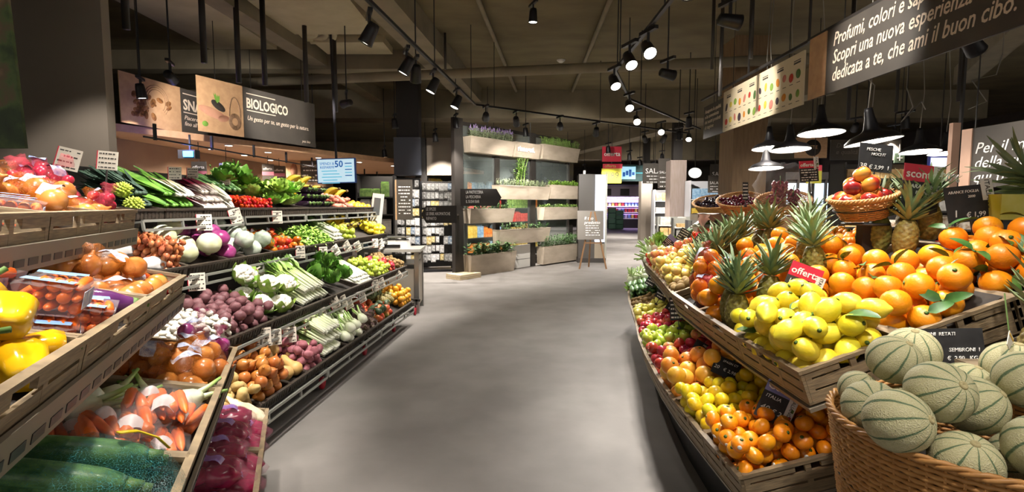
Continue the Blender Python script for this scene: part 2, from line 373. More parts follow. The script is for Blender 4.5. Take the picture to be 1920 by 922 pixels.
m_lk = mat('leek_stalk', '#e8ecd8', grad=('Y', [(0, '#f2f2e4'), (.3, '#e0e8c4'), (.6, '#7fa650'), (1, '#2f5c2a')]), rough=.4, scale=20)
m_ls = mat('lettuce_leaf', '#7aa63a', '#b4d468', rough=.45, scale=16, var=.12, hue=.015)
m_ld = mat('deep_lettuce_leaf', '#4d8228', '#78aa44', rough=.45, scale=16, var=.12)
m_ka = mat('black_kale', '#2c4238', '#48604e', rough=.6, scale=30, var=.15, bump=.5, bscale=60)
m_rm = mat('romanesco', '#a9bf3a', '#c5d65a', rough=.6, scale=30, bump=.5, bscale=80)
m_tv = mat('treviso_leaf', '#6a1830', grad=('Y', [(0, '#f4ecdf'), (.3, '#ecd8d4'), (.5, '#8c2440'), (1, '#4a0f24')]), rough=.4, scale=20)
m_en = mat('endive_leaf', '#e8e6c8', grad=('Y', [(0, '#f6f2e6'), (.55, '#e6e6c0'), (1, '#9a7a5a')]), rough=.4, scale=20)
m_eg = mat('eggplant_skin', '#180d18', '#241424', rough=.12, scale=8, coat=.5)
m_ep = mat('violet_eggplant_skin', '#4a2350', '#6e3a70', rough=.15, scale=8, coat=.4)
m_zu = mat('zucchini_skin', '#2c5830', '#78a460', rough=.4, scale=75, var=.15, stretch=(1, .35, 1), coat=.15, detail=5)
m_pp = mat('yellow_pepper_skin', '#f2b80c', '#f6c828', rough=.14, scale=6, coat=.5)
m_rpp = mat('red_pepper_skin', '#b81420', '#c82028', rough=.14, scale=6, coat=.5)
m_ba = mat('banana_skin', '#e8c22a', grad=('Z', [(0, '#d8b428'), (.15, '#eccb34'), (.8, '#f0d448'), (1, '#8a8a2c')]), rough=.4, scale=20, var=.06)
m_bn = mat('butternut_skin', '#d0a45c', '#dcb472', rough=.45, scale=8, var=.08)
m_ar = mat('artichoke_leaf', '#7c7058', '#8a6a70', rough=.6, scale=20, var=.1)
m_pl = mat('plum_skin', '#4a1220', '#7a1c34', rough=.18, scale=8, var=.3, coat=.3)
m_gp = mat('grape_skin', '#6a1c30', '#8e3a4a', rough=.15, scale=12, var=.3, coat=.3)
m_ne = mat('nectarine_skin', '#9c2418', grad=('X', [(0, '#7e1820'), (.45, '#b23420'), (.75, '#e8943a'), (1, '#f0b44c')]), rough=.25, scale=14, var=.1, coat=.2)
m_rd = mat('radish_skin', '#c41c3c', '#d83a54', rough=.22, scale=10, var=.12, coat=.3)
m_ca = mat('carrot_skin', '#e8641c', '#f07a2c', rough=.4, scale=30, var=.1, stretch=(1, .2, 1))
m_mg = mat('mango_skin', '#c8503c', grad=('Z', [(0, '#7c9a3c'), (.4, '#d8823c'), (1, '#c83c34')]), rough=.3, scale=8, var=.1)
m_av = mat('avocado_skin', '#34452c', '#4a5a38', rough=.5, scale=60, bump=.3)
m_sw = mat('sweet_potato_skin', '#c4705c', '#d68a70', rough=.6, scale=25, var=.1)
m_yo = mat('gold_fruit', '#e8a020', '#f0b83c', rough=.35, scale=10, var=.1, hue=.015, bump=.1, bscale=120)
m_mel = ang_stripes('melon_rind', '#b9b389', '#566c4c', 10, .7, .27, 150, '#cfc8a4', .08)
m_pin = mat('pineapple_rind', '#6e5f2a', '#8e8440', rough=.55, scale=60, var=.2, hue=.02, bump=.3, bscale=90)
m_pcr = mat('pineapple_leaf', '#6a7e56', '#8c9c74', rough=.5, scale=14, var=.25, hue=.02, stretch=(1, 1, .3))
m_cal_me = MB().lathe([(.001, 0), (.007, .001), (.0, .003)], 8, cap=False).mesh('calyx', m_cal)
def star(r, n=5):
    b = MB()
    for k in range(n):
        a = 2 * PI * k / n; b.leaf((0, 0, 0), (math.cos(a), math.sin(a), .15), (0, 0, 1), r, r * .45, .5, seg=3)
    return b.mesh('calyx', m_cal)
st_me = MB().tube([(0, 0, 0), (.002, 0, .008), (.005, .001, .016)], .0016, 5).mesh('stem', m_stem)
lf = MB(); lf.leaf((0, 0, 0), (1, 0, .25), (0, 0, 1), .075, .034, .7, seg=6); lf.tube([(-.012, 0, -.003), (0, 0, 0)], .0015, 5)
lf_me = lf.mesh('leaf', M_['leafd'])
stk_me = MB().ball(.0085, 10, 5, sz=.28).mesh('sticker', M_['white'])
proto('orange', 'orange', [sph(.0455, .97, .06).mesh('orange', m_or), sph(.0455, 1.03, .04).mesh('orange', m_or)], .046, parts=[('calyx', m_cal_me, T(0, 0, .0425), 1)])
proto('orange_leaf', 'orange', sph(.0455, .98, .06).mesh('orange', m_or), .046, parts=[('calyx', m_cal_me, T(0, 0, .0425), 1), ('leaf', lf_me, T(.006, 0, .045) @ R(-.1, 'Y'), 1), ('leaf', lf_me, T(-.004, .004, .046) @ R(2.4, 'Z') @ R(-.3, 'Y'), .5)])
proto('mandarin', 'mandarin', sph(.034, .84, .1).mesh('mandarin', m_ma), .033, parts=[('calyx', m_cal_me, T(0, 0, .0255), 1), ('sticker', stk_me, R(1.1, 'Y') @ T(0, 0, .0318), .3)])
proto('clementine', 'clementine', sph(.027, .88, .1).mesh('clementine', m_ma), .0265, parts=[('leaf', lf_me, T(.003, 0, .023) @ Matrix.Scale(.6, 4), .35)])
lem = [(.002, -.054), (.008, -.05), (.014, -.043), (.026, -.032), (.033, -.014), (.0345, .002), (.031, .02), (.022, .035), (.011, .043), (.003, .046)]
proto('lemon', 'lemon', prof(lem, 18).mesh('lemon', m_le), .0365, parts=[('calyx', m_cal_me, T(0, 0, .0455), 1)])
proto('lemon_s', 'lemon', MB().lathe([(r * .9, z * .78) for r, z in lem], 16).mesh('lemon', m_le2), .033)
proto('grapefruit', 'grapefruit', sph(.05, .93, .05, 20, 12).mesh('grapefruit', m_gr), .0495, parts=[('calyx', m_cal_me, T(0, 0, .0445), 1)])
app = lambda m, r=.037: sph(r, .92, .32, 18, 11, bot=.2, taper=.07).mesh('apple', m)
for kk, mm in (('apple_red', m_ra), ('apple_green', m_ga), ('apple_pink', m_pa), ('apple_yellow', m_ya)): proto(kk, kk[6:] + '_apple', app(mm), .0375, 'apple', parts=[('stem', st_me, T(0, 0, .022), 1)])
proto('pear', 'pear', prof([(.004, -.036), (.02, -.034), (.032, -.018), (.034, 0), (.027, .018), (.018, .034), (.013, .05), (.006, .057)], 16).mesh('pear', m_pe), .036, parts=[('stem', st_me, T(0, 0, .055), 1)])
proto('kiwi', 'kiwi', MB().ball(.026, 14, 9, sz=1.25).mesh('kiwi', m_kw), .0275)
proto('nectarine', 'nectarine', sph(.037, .95, .22, 18, 11).mesh('nectarine', m_ne), .0372)
proto('tomato', 'tomato', sph(.034, .82, .15, 20, 10, lobes=5, lob=.05).mesh('tomato', m_to), .0325, parts=[('calyx', star(.02), T(0, 0, .024), .8)])
proto('tomato_o', 'tomato', sph(.037, .82, .12, 20, 10, lobes=5, lob=.05).mesh('tomato', m_to2), .035, parts=[('calyx', star(.022), T(0, 0, .027), .6)])
proto('cherry_tomato', 'cherry_tomato', sph(.0175, .97, .05, 12, 8).mesh('cherry_tomato', m_to), .0175, cat='tomato')
proto('potato', 'potato', [MB().ball(.033, 14, 10, sx=1.35, sz=.85, bump=.22, bs=1.6, seed=q).mesh('potato', m_po) for q in range(3)], .0355)
proto('potato_red', 'potato', [MB().ball(.031, 14, 10, sx=1.25, sz=.9, bump=.2, bs=1.6, seed=q).mesh('potato', m_rp) for q in range(3)], .034)
proto('beet', 'beetroot', [MB().ball(.034, 14, 9, sx=1.1, bump=.18, bs=1.7, seed=q).mesh('beetroot', m_be) for q in range(3)], .035)
proto('sweet_potato', 'sweet_potato', [MB().ball(.032, 14, 10, sx=1.9, bump=.22, bs=1.5, seed=q).mesh('sweet_potato', m_sw) for q in range(2)], .042)
oni = [(.003, -.038), (.012, -.036), (.028, -.026), (.038, -.006), (.037, .012), (.026, .028), (.012, .038), (.006, .046), (.004, .056)]
oni_me = prof(oni, 18).mesh('onion', m_on)
proto('onion', 'onion', oni_me, .039, parts=[('root', MB().lathe([(.006, 0), (.002, -.006)], 7).mesh('root', m_stem), T(0, 0, -.037), 1)])
proto('shallot', 'shallot', MB().lathe([(r * .5, z * .62) for r, z in oni], 12).mesh('shallot', m_sh), .0205)
mus = MB().lathe([(.008, -.022), (.009, -.004), (.02, -.005), (.0225, .002), (.018, .012), (.009, .018), (.001, .0195)], 14)
proto('mushroom', 'mushroom', mus.mesh('mushroom', m_mu), .021)
wrink = lambda r, z, a, t: (r * (1 + .025 * math.sin(a * 5 + z * 40) + .02 * math.sin(a * 9 - z * 60)), z)
def cabb(r, m):
    b = MB(); pr = [(r * max(math.cos(-PI / 2 + PI * i / 12), .02), r * .93 * math.sin(-PI / 2 + PI * i / 12)) for i in range(13)]
    b.lathe(pr, 24, fn=wrink)
    b.lathe([(r * .2, -r * 1.06), (r * .24, -r * .85)], 10)
    return b.mesh('cabbage', m)
proto('cabbage', 'cabbage', cabb(.078, m_cb), .082); proto('cabbage_red', 'red_cabbage', cabb(.062, m_rc), .066, 'cabbage')
proto('wrapped', 'wrapped_cabbage', [MB().ball(.068, 18, 12, bump=.16, bs=2.6, seed=q).mesh('wrapped_cabbage', m_wr) for q in range(2)], .07, 'cabbage', parts=[('film_knot', MB().lathe([(.014, 0), (.006, .012), (.016, .03)], 9).mesh('film_knot', M_['film']), T(0, 0, .066), 1)])
def cauli(q):
    rr = random.Random(q); b = MB(); b.ball(.07, 16, 10, sz=.8)
    for k in range(46):
        z = rr.uniform(-.05, 1); a = rr.uniform(0, 2 * PI); c = math.sqrt(max(0, 1 - z * z)); b.ball(.02, 7, 5, M=T(c * math.cos(a) * .066, c * math.sin(a) * .066, z * .054))
    return b.mesh('cauliflower', m_cf)
clf = MB()
for k in range(7):
    a = k * .9; clf.leaf((math.cos(a) * .03, math.sin(a) * .03, -.06), (math.cos(a) * .8, math.sin(a) * .8, .6), (-math.cos(a), -math.sin(a), .8), .13, .08, -.9, seg=5, ruf=.006)
proto('cauliflower', 'cauliflower', [cauli(1), cauli(2)], .085, parts=[('leaves', clf.mesh('leaves', m_ls), None, 1)])
rom = MB(); rom.ball(.06, 14, 9)
for k in range(60):
    z = 1 - k / 46; a = k * 2.4; c = math.sqrt(max(.0, 1 - min(1, z * z)))
    rom.lathe([(.016, 0), (.009, .014), (.001, .026)], 7, M=T(c * math.cos(a) * .055, c * math.sin(a) * .055, z * .055) @ Vector((c * math.cos(a), c * math.sin(a), z)).to_track_quat('Z', 'Y').to_matrix().to_4x4())
proto('romanesco', 'romanesco', rom.mesh('romanesco', m_rm), .075)
fb = MB(); fb.lathe([(.012, -.05), (.034, -.042), (.046, -.01), (.036, .025), (.024, .045)], 16, fn=lambda r, z, a, t: (r * (1 + .05 * math.cos(5 * a)) * (.8 + .25 * abs(math.cos(a))), z))
for k in range(4):
    a = k * 1.57; fb.tube([(math.cos(a) * .012, math.sin(a) * .012, .03), (math.cos(a) * .022, math.sin(a) * .022, .08), (math.cos(a) * .04, math.sin(a) * .04, .13)], [.012, .009, .006], 8)
proto('fennel', 'fennel', fb.mesh('fennel', m_fe), .05)
def bundle(m, n, L, r0, r1, spread, leafy, nm, seed=0):
    rr = random.Random(seed); b = MB()
    for k in range(n):
        a = rr.uniform(0, 2 * PI); q = math.sqrt(rr.random()) * spread; x, z = q * math.cos(a), q * math.sin(a) * .7
        b.tube([(x * .8, 0, z * .8), (x, L * .4, z), (x * 1.5 + rr.uniform(-.01, .01), L * .8, z * 1.2 - .005), (x * 1.9, L, z * 1.3 - .015)], [r0, r0, r1, r1 * .6], 7, flat=.75)
        for w in range(leafy): b.leaf((x * 1.5, L * rr.uniform(.7, 1.0), z * 1.2), (rr.uniform(-.6, .6), 1, rr.uniform(-.1, .5)), (0, 0, 1), L * .3, L * .11, rr.uniform(-.3, 1), ruf=.004, seg=4)
    return b.mesh(nm, m)
proto('celery', 'celery', [bundle(m_ce, 8, .4, .012, .008, .035, 2, 'celery', q) for q in range(2)], .05, long=.4)
proto('leek', 'leek', [bundle(m_lk, 1, .42, .015, .014, .001, 4, 'leek', q) for q in range(2)], .017, long=.42)
proto('spring_onion', 'spring_onion', [bundle(m_lk, 5, .34, .007, .005, .016, 2, 'spring_onion', q) for q in range(2)], .022, long=.34, cat='onion')
proto('chicory', 'chicory', [bundle(m_ce, 14, .36, .008, .004, .04, 3, 'chicory', q) for q in range(2)], .05, long=.36)
def head(m, nm, L, Wd, n, closed, seed):
    rr = random.Random(seed); b = MB()
    for k in range(n):
        a = k * 2.4; t = k / n; e = .5 * t + closed
        d = Vector((math.cos(a) * (1 - e), math.sin(a) * (1 - e), e + .1))
        b.leaf((math.cos(a) * .012, math.sin(a) * .012, 0), d, (-math.cos(a), -math.sin(a), .6), L * (1 - .25 * t) * rr.uniform(.85, 1.1), Wd * rr.uniform(.8, 1.15), -.6 - .9 * closed + rr.uniform(-.2, .5), ruf=L * .06, seg=6, fold=.2, rnd=rr)
    return b.mesh(nm, m)
proto('lettuce', 'lettuce', [head(m_ls, 'lettuce', .13, .1, 26, .15, q) for q in range(3)], .09)
proto('lettuce_deep', 'lettuce', [head(m_ld, 'lettuce', .14, .1, 26, .2, q) for q in range(2)], .09)
proto('savoy', 'savoy_cabbage', [head(m_ld, 'savoy_cabbage', .15, .14, 18, .45, q + 5) for q in range(2)], .1, 'cabbage')
def flathead(m, nm, L, Wd, n, sd, curl=.3):
    rr = random.Random(sd); b = MB()
    for k in range(n):
        a = rr.uniform(-1, 1); z = rr.uniform(-1, 1)
        b.leaf((a * .012, 0, z * .01), (a * .28, 1, z * .22), (a * .3, 0, 1 if z > 0 else -1), L * rr.uniform(.75, 1.05), Wd * rr.uniform(.7, 1.1), curl * rr.uniform(-.6, 1), ruf=.003, seg=6, fold=.35, tip=.8, base=.4)
    b.tube([(0, -.012, 0), (0, .03, 0)], [.012, .016], 9)
    return b.mesh(nm, m)
proto('treviso', 'red_chicory', [flathead(m_tv, 'red_chicory', .22, .055, 14, q) for q in range(2)], .035, 'chicory', long=.23)
proto('endive', 'endive', [flathead(m_en, 'endive', .24, .05, 12, q + 9) for q in range(2)], .035, long=.25)
proto('kale', 'black_kale', [flathead(m_ka, 'black_kale', .32, .07, 16, q + 4, .9) for q in range(3)], .045, 'kale', long=.33)
proto('greens', 'leaf_greens', [flathead(m_ld, 'leaf_greens', .36, .06, 18, q + 14, .4) for q in range(3)], .045, 'greens', long=.37)
egm = lambda m: prof([(.003, -.085), (.02, -.08), (.04, -.055), (.045, -.025), (.038, .015), (.027, .05), (.018, .075), (.004, .08)], 18).mesh('eggplant', m)
ecap = MB(); ecap.lathe([(.022, .066), (.02, .078), (.007, .084), (.006, .105), (.003, .106)], 10); ecap = ecap.mesh('cap', m_cal)
proto('eggplant', 'eggplant', egm(m_eg), .045, parts=[('cap', ecap, None, 1)], long=.16)
proto('eggplant_v', 'eggplant', egm(m_ep), .045, parts=[('cap', ecap, None, 1)], long=.16)
zu = MB(); zu.lathe([(.006, 0), (.016, .004), (.02, .02), (.0222, .07), (.0222, .13), (.0205, .17), (.016, .195), (.012, .205)], 20, M=R(-PI / 2, 'X'), fn=lambda r, z, a, t: (r * (1 - .05 * abs(math.cos(a * 2.5))), z))
zc = MB(); zc.tube([(0, .203, 0), (0, .23, 0)], [.011, .009], 6)
proto('zucchini', 'zucchini', zu.mesh('zucchini', m_zu), .022, parts=[('stem', zc.mesh('stem', m_cal), None, 1)], long=.23)
pep = lambda m: MB().lathe([(.004, -.05), (.022, -.052), (.034, -.04), (.042, -.005), (.046, .025), (.038, .043), (.018, .042), (.008, .034)], 28, fn=lambda r, z, a, t: (r * (1 - .13 * (.5 + .5 * math.cos(4 * a)) ** 2), z)).mesh('pepper', m)
pst = MB(); pst.lathe([(.014, .036), (.012, .044), (.005, .047), (.006, .07), (.003, .071)], 9); pst = pst.mesh('stem', m_cal)
proto('pepper', 'yellow_pepper', pep(m_pp), .047, 'pepper', parts=[('stem', pst, None, 1)]); proto('pepper_red', 'red_pepper', pep(m_rpp), .047, 'pepper', parts=[('stem', pst, None, 1)])
ban = MB(); pts = [(0, .105 * math.sin(q) - .0, .105 * (1 - math.cos(q))) for q in [i * 1.75 / 9 for i in range(10)]]
ban.tube([(0, y, -z) for _, y, z in pts], [.005, .007, .015, .018, .0185, .0185, .018, .015, .009, .004], 8); ban = ban.mesh('banana', m_ba)
hand = MB().ball(.014, 9, 6, sz=.8).mesh('banana_hand', m_stem)
proto('bananas', 'banana_hand', hand, .07, 'bananas', parts=[('banana', ban, R((k - 2.5) * .24, 'Z') @ R(.25 + .1 * (k % 2), 'X'), 1) for k in range(6)])
proto('butternut', 'butternut_squash', prof([(.006, -.09), (.03, -.086), (.05, -.06), (.05, -.03), (.035, .0), (.029, .04), (.031, .08), (.02, .096), (.004, .098)], 18).mesh('butternut_squash', m_bn), .052, 'squash', long=.19)
art = MB(); art.ball(.035, 12, 8, sz=1.1)
for k in range(48):
    z = 1.0 - k / 24; a = k * 2.4; c = math.sqrt(max(.02, 1 - z * z)); art.leaf((c * math.cos(a) * .034, c * math.sin(a) * .034, z * .036 - .012), (math.cos(a) * .35, math.sin(a) * .35, .9), (math.cos(a), math.sin(a), -.3), .036, .028, -.5, seg=3, fold=-.2)
ast = MB().tube([(0, 0, -.04), (0, .004, -.12)], .008, 7).mesh('stem', m_cal)
proto('artichoke', 'artichoke', art.mesh('artichoke', m_ar), .045, parts=[('stem', ast, None, 1)])
proto('plum', 'plum', sph(.022, 1.1, .08, 12, 8).mesh('plum', m_pl), .0222)
proto('dark_plum', 'plum', sph(.03, 1.0, .08, 14, 9).mesh('plum', m_eg), .0305)
proto('radish', 'radish', sph(.016, 1.05, .0, 10, 7).mesh('radish', m_rd), .0165)
proto('mango', 'mango', MB().ball(.042, 14, 10, sx=.85, sz=1.25, bump=.1, bs=1).mesh('mango', m_mg), .046)
proto('avocado', 'avocado', prof([(.004, -.04), (.022, -.037), (.033, -.015), (.03, .008), (.02, .032), (.012, .044), (.003, .047)], 14).mesh('avocado', m_av), .035)
proto('goldfruit', 'yellow_orange', sph(.038, .93, .05).mesh('yellow_orange', m_yo), .0385, 'orange')
mel = MB(); mel.lathe([(.072 * max(math.cos(-PI / 2 + PI * i / 22), .012), .07 * math.sin(-PI / 2 + PI * i / 22)) for i in range(23)], 60, fn=lambda r, z, a, t: (r * (1 - .022 * abs(math.cos(5 * a)) ** 14), z - (.004 * math.exp(-(r / .014) ** 2) if z > 0 else 0)))
mst = MB(); mst.lathe([(.011, .0655), (.009, .0695), (.0065, .071), (.0035, .069), (.001, .067)], 12); mst = mst.mesh('stem_scar', mat('stem_scar', '#a99c72', rough=.8))
proto('melon', 'melon', mel.mesh('melon', m_mel), .0725, parts=[('stem_scar', mst, None, 1)])
def pine(seed):
    b = MB(); n, m = 48, 44; vs, fs = [], []
    for i in range(m + 1):
        t = i / m; R0 = .052 * (math.sin(PI * (.1 + .8 * t)) ** .45); z = -.085 + .17 * t
        for j in range(n):
            p, q = j / n * 8 + t * 6, j / n * 8 - t * 6
            d = abs(math.sin(PI * p)) * abs(math.sin(PI * q)); r = R0 * (1 + .1 * (d ** .6) - .05)
            vs.append((math.cos(2 * PI * j / n) * r, math.sin(2 * PI * j / n) * r, z))
    for i in range(m):
        for j in range(n): fs.append((i * n + j, i * n + (j + 1) % n, (i + 1) * n + (j + 1) % n, (i + 1) * n + j))
    fs += [tuple(range(n))[::-1], tuple(m * n + j for j in range(n))]
    return b.add(vs, fs).mesh('pineapple', m_pin)
def crown(seed, L=.17, n=46, w=.026):
    rr = random.Random(seed); b = MB()
    for k in range(n):
        t = k / n; a = k * 2.4 + rr.uniform(-.2, .2); e = .25 + 1.2 * t
        b.leaf((math.cos(a) * .016 * (1 - t), math.sin(a) * .016 * (1 - t), .002 + .04 * t), (math.cos(a) * math.cos(e), math.sin(a) * math.cos(e), math.sin(e)), (0, 0, 1) if e < 1.2 else (-math.cos(a), -math.sin(a), 0), L * (.55 + .6 * t) * rr.uniform(.8, 1.15), w * (1 - .35 * t), (.9 - 1.5 * (1 - t)) * rr.uniform(.5, 1.2), seg=5, fold=.5, tip=.45, base=.6)
    return b.mesh('crown', m_pcr)
crs = [crown(q) for q in range(3)]
PR['pineapple'] = dict(name='pineapple', mesh=[pine(0)], r=.055, cat='pineapple', parts=[('crown', crs[0], T(0, 0, .082), 1)], long=None)
PR['pineapple_b'] = dict(PR['pineapple'], parts=[('crown', crs[1], T(0, 0, .082), 1)]); PR['pineapple_c'] = dict(PR['pineapple'], parts=[('crown', crs[2], T(0, 0, .082), 1)])
PR['pineapple_big'] = dict(PR['pineapple'], parts=[('crown', crown(8, .24, 60, .03), T(0, 0, .08), 1)])
# ------------------------------------------------ crates, piles, cards
_cache = {}
def panel_mesh(L, h, style):
    k = ('panel', round(L, 3), round(h, 3), style)
    if k in _cache: return _cache[k]
    b = MB(); t = .012
    if style == 'wood':
        n = max(2, round(h / .045)); bh = h / n
        for i in range(n):
            z1 = -i * bh; z0 = z1 - bh * .84
            if i == 0 and L > .3:                 # the grip slot under the rim
                b.box(0, 0, z1 - bh * .3, L, t, z1); b.box(0, 0, z0, L * .5 - .05, t, z1 - bh * .3); b.box(L * .5 + .05, 0, z0, L, t, z1 - bh * .3)
            else: b.box(0, .001, z0, L, t, z1 - bh * .04)
        m = max(2, round(L / .2))
        for i in range(m + 1):
            x = (L - .022) * i / m; b.box(x, .0005, -h, x + .022, t * .98, -bh * .3)
        b.box(-.004, -.005, -.012, L + .004, t + .004, .001)
        me = b.mesh('panel', M_['crate'])
    else:
        b.box(0, 0, -h, L, .008, -.004); b.box(-.004, -.01, -.014, L + .004, .01, .0)
        for i in range(int(L / .03)): b.box(i * .03 + .004, -.004, -h * .9, i * .03 + .012, .002, -.02)
        me = b.mesh('panel', M_['tray'])
    _cache[k] = me; return me
def crate(M, w, d, h, label, style='wood', floor=None, name=None, cat=None, group=None):
    name = name or ('slatted_crate' if style == 'wood' else 'produce_tray')
    t = thing(name, label, cat or ('crate' if style == 'wood' else 'tray'), M, group); g = .003
    put('front_panel', panel_mesh(w - 2 * g, h, style), T(g, g, 0), t)
    put('back_panel', panel_mesh(w - 2 * g, h, style), T(w - g, d - g, 0) @ R(PI, 'Z'), t)
    s = panel_mesh(d - 2 * g - .026, h, style)
    put('side_panel', s, T(g, d - g - .013, 0) @ R(-PI / 2, 'Z'), t)
    put('side_panel', s, T(w - g, g + .013, 0) @ R(PI / 2, 'Z'), t)
    k = ('base', round(w, 3), round(d, 3), round(h, 3), style)
    if k not in _cache: _cache[k] = MB().box(g, g, -h, w - g, d - g, -h + .008).mesh('base', M_['crate' if style == 'wood' else 'tray'])
    put('base', _cache[k], None, t)
    if floor:
        b = MB(); e = .016
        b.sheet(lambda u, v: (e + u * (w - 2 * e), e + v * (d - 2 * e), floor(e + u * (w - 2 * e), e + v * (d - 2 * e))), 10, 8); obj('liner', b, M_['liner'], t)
    return t
def pack(x0, x1, y0, y1, r, n, floor, seed, hmax=9, k=36, tight=.985):
    """drop n round pieces one by one into the lowest place found"""
    rg = np.random.RandomState(seed); P = np.zeros((0, 3)); m = r * .9; out = []
    for i in range(n):
        cx = rg.uniform(x0 + m, max(x1 - m, x0 + m + .001), k); cy = rg.uniform(y0 + m, max(y1 - m, y0 + m + .001), k); rr = r; best = None
        for it in range(4):
            z = np.array([floor(a, b) for a, b in zip(cx, cy)]) + rr
            if len(P):
                d2 = (cx[:, None] - P[None, :, 0]) ** 2 + (cy[:, None] - P[None, :, 1]) ** 2; s2 = (2 * r * tight) ** 2
                zz = np.where(d2 < s2, P[None, :, 2] + np.sqrt(np.maximum(s2 - d2, 0)), -9).max(axis=1); z = np.maximum(z, zz)
            q = int(np.argmin(z)); b = (z[q], cx[q], cy[q])
            if best is None or b[0] < best[0]: best = b
            cx = np.clip(best[1] + rg.normal(0, r * .4 / (it + 1), 14), x0 + m, x1 - m); cy = np.clip(best[2] + rg.normal(0, r * .4 / (it + 1), 14), y0 + m, y1 - m)
        if best[0] > floor(best[1], best[2]) + hmax: continue
        P = np.vstack([P, [best[1], best[2], best[0]]]); out.append((best[1], best[2], best[0]))
    return out
_seed = [100]
def nseed(): _seed[0] += 1; return _seed[0]
def rrot(rd, t): return R(rd.uniform(0, 2 * PI), 'Z') @ R(rd.uniform(-t, t), 'X') @ R(rd.uniform(-t, t), 'Y')
PILES = []
def pile(M, box, key, n, label, group, floor, tilt=.9, hmax=9, scale=1.0, tight=.985, alt=None, altlabel=None):
    rd = random.Random(nseed()); P = PR[key]
    out = []
    for (x, y, z) in pack(*box, P['r'] * scale, n, floor, _seed[0], hmax, tight=tight):
        kk = alt[0] if alt and rd.random() < alt[1] else key
        Q = M @ T(x, y, z) @ rrot(rd, tilt)
        if scale != 1.0: Q = Q @ Matrix.Scale(scale, 4)
        o_ = spawn(kk, Q, (altlabel or label) if kk != key else label, (altlabel or group) if kk != key else group, rd); out.append(o_)
    PILES.append((label, out)); return out
def lay(M, box, key, nx, layers, label, group, z0, pitch=1.0, front=True, slope=.1, scale=1.0, yaw=.08, along='y'):
    """long pieces laid side by side, their bases at the front"""
    rd = random.Random(nseed()); P = PR[key]; r = P['r'] * scale; x0, x1, y0, y1 = box; out = []
    for l in range(layers):
        m = nx - l
        for i in range(m):
            x = (x0 + x1) / 2 + (i - (m - 1) / 2) * (x1 - x0 - 2 * r) / max(nx - 1, 1)
            y = y0 + rd.uniform(0, .02) + l * .03
            Q = M @ T(x, y, z0 + r + l * r * 1.6 * pitch) @ R(rd.uniform(-yaw, yaw), 'Z') @ R(slope + rd.uniform(0, .04), 'X') @ R(rd.uniform(0, 6.3) if key in ('zucchini', 'leek') else rd.uniform(-.3, .3), 'Y')
            if along == 'x': Q = M @ T(x0 + rd.uniform(0, .02), y0 + r + (y1 - y0 - 2 * r) * i / max(nx - 1, 1), z0 + r + l * r * 1.6) @ R(-PI / 2 + rd.uniform(-yaw, yaw), 'Z')
            if scale != 1: Q = Q @ Matrix.Scale(scale, 4)
            out.append(spawn(key, Q, label, group, rd))
    return out
def flat(z): return lambda x, y: z
def dome(w, d, z, h): return lambda x, y: z + h * math.sin(PI * min(max(x / w, 0), 1)) ** .7 * math.sin(PI * min(max(.1 + .8 * y / d, 0), 1)) ** .7
def rise(d, z, h): return lambda x, y: z + h * min(max(y / d, 0), 1)
def salad(M, box, key_mat, n, label, L, cat, z=0.0, h=.08, name='loose_salad_leaves'):
    rd = random.Random(nseed()); b = MB(); x0, x1, y0, y1 = box
    for k in range(n):
        u, v = rd.random(), rd.random(); zz = z + h * math.sin(PI * u) ** .6 * math.sin(PI * v) ** .6 * rd.uniform(.3, 1)
        a = rd.uniform(0, 2 * PI); b.leaf((x0 + (x1 - x0) * u, y0 + (y1 - y0) * v, zz), (math.cos(a), math.sin(a), rd.uniform(-.1, .9)), (0, 0, 1), L * rd.uniform(.6, 1.2), L * .55, rd.uniform(-.6, 1.2), ruf=L * .05, seg=3, rnd=rd)
    return obj(name, b, key_mat, None, M, label=label, cat=cat, kind='stuff')
def strokes(b, w, h, rows, rd, y=-.0012, mi=0, top=.86, bot=.12, th=.32):
    for i in range(rows):
        z = h * (top - (top - bot) * i / max(rows - 1, 1)) - h / 2; x = -w * .42
        while x < w * .36:
            L = w * rd.uniform(.06, .2); hh = h / rows * th * rd.uniform(.6, 1)
            if rd.random() < .85: b.box(x, y - .0004, z - hh / 2, min(x + L, w * .42), y, z + hh / 2, mi)
            x += L + w * .04
m_clip = M_['dark']
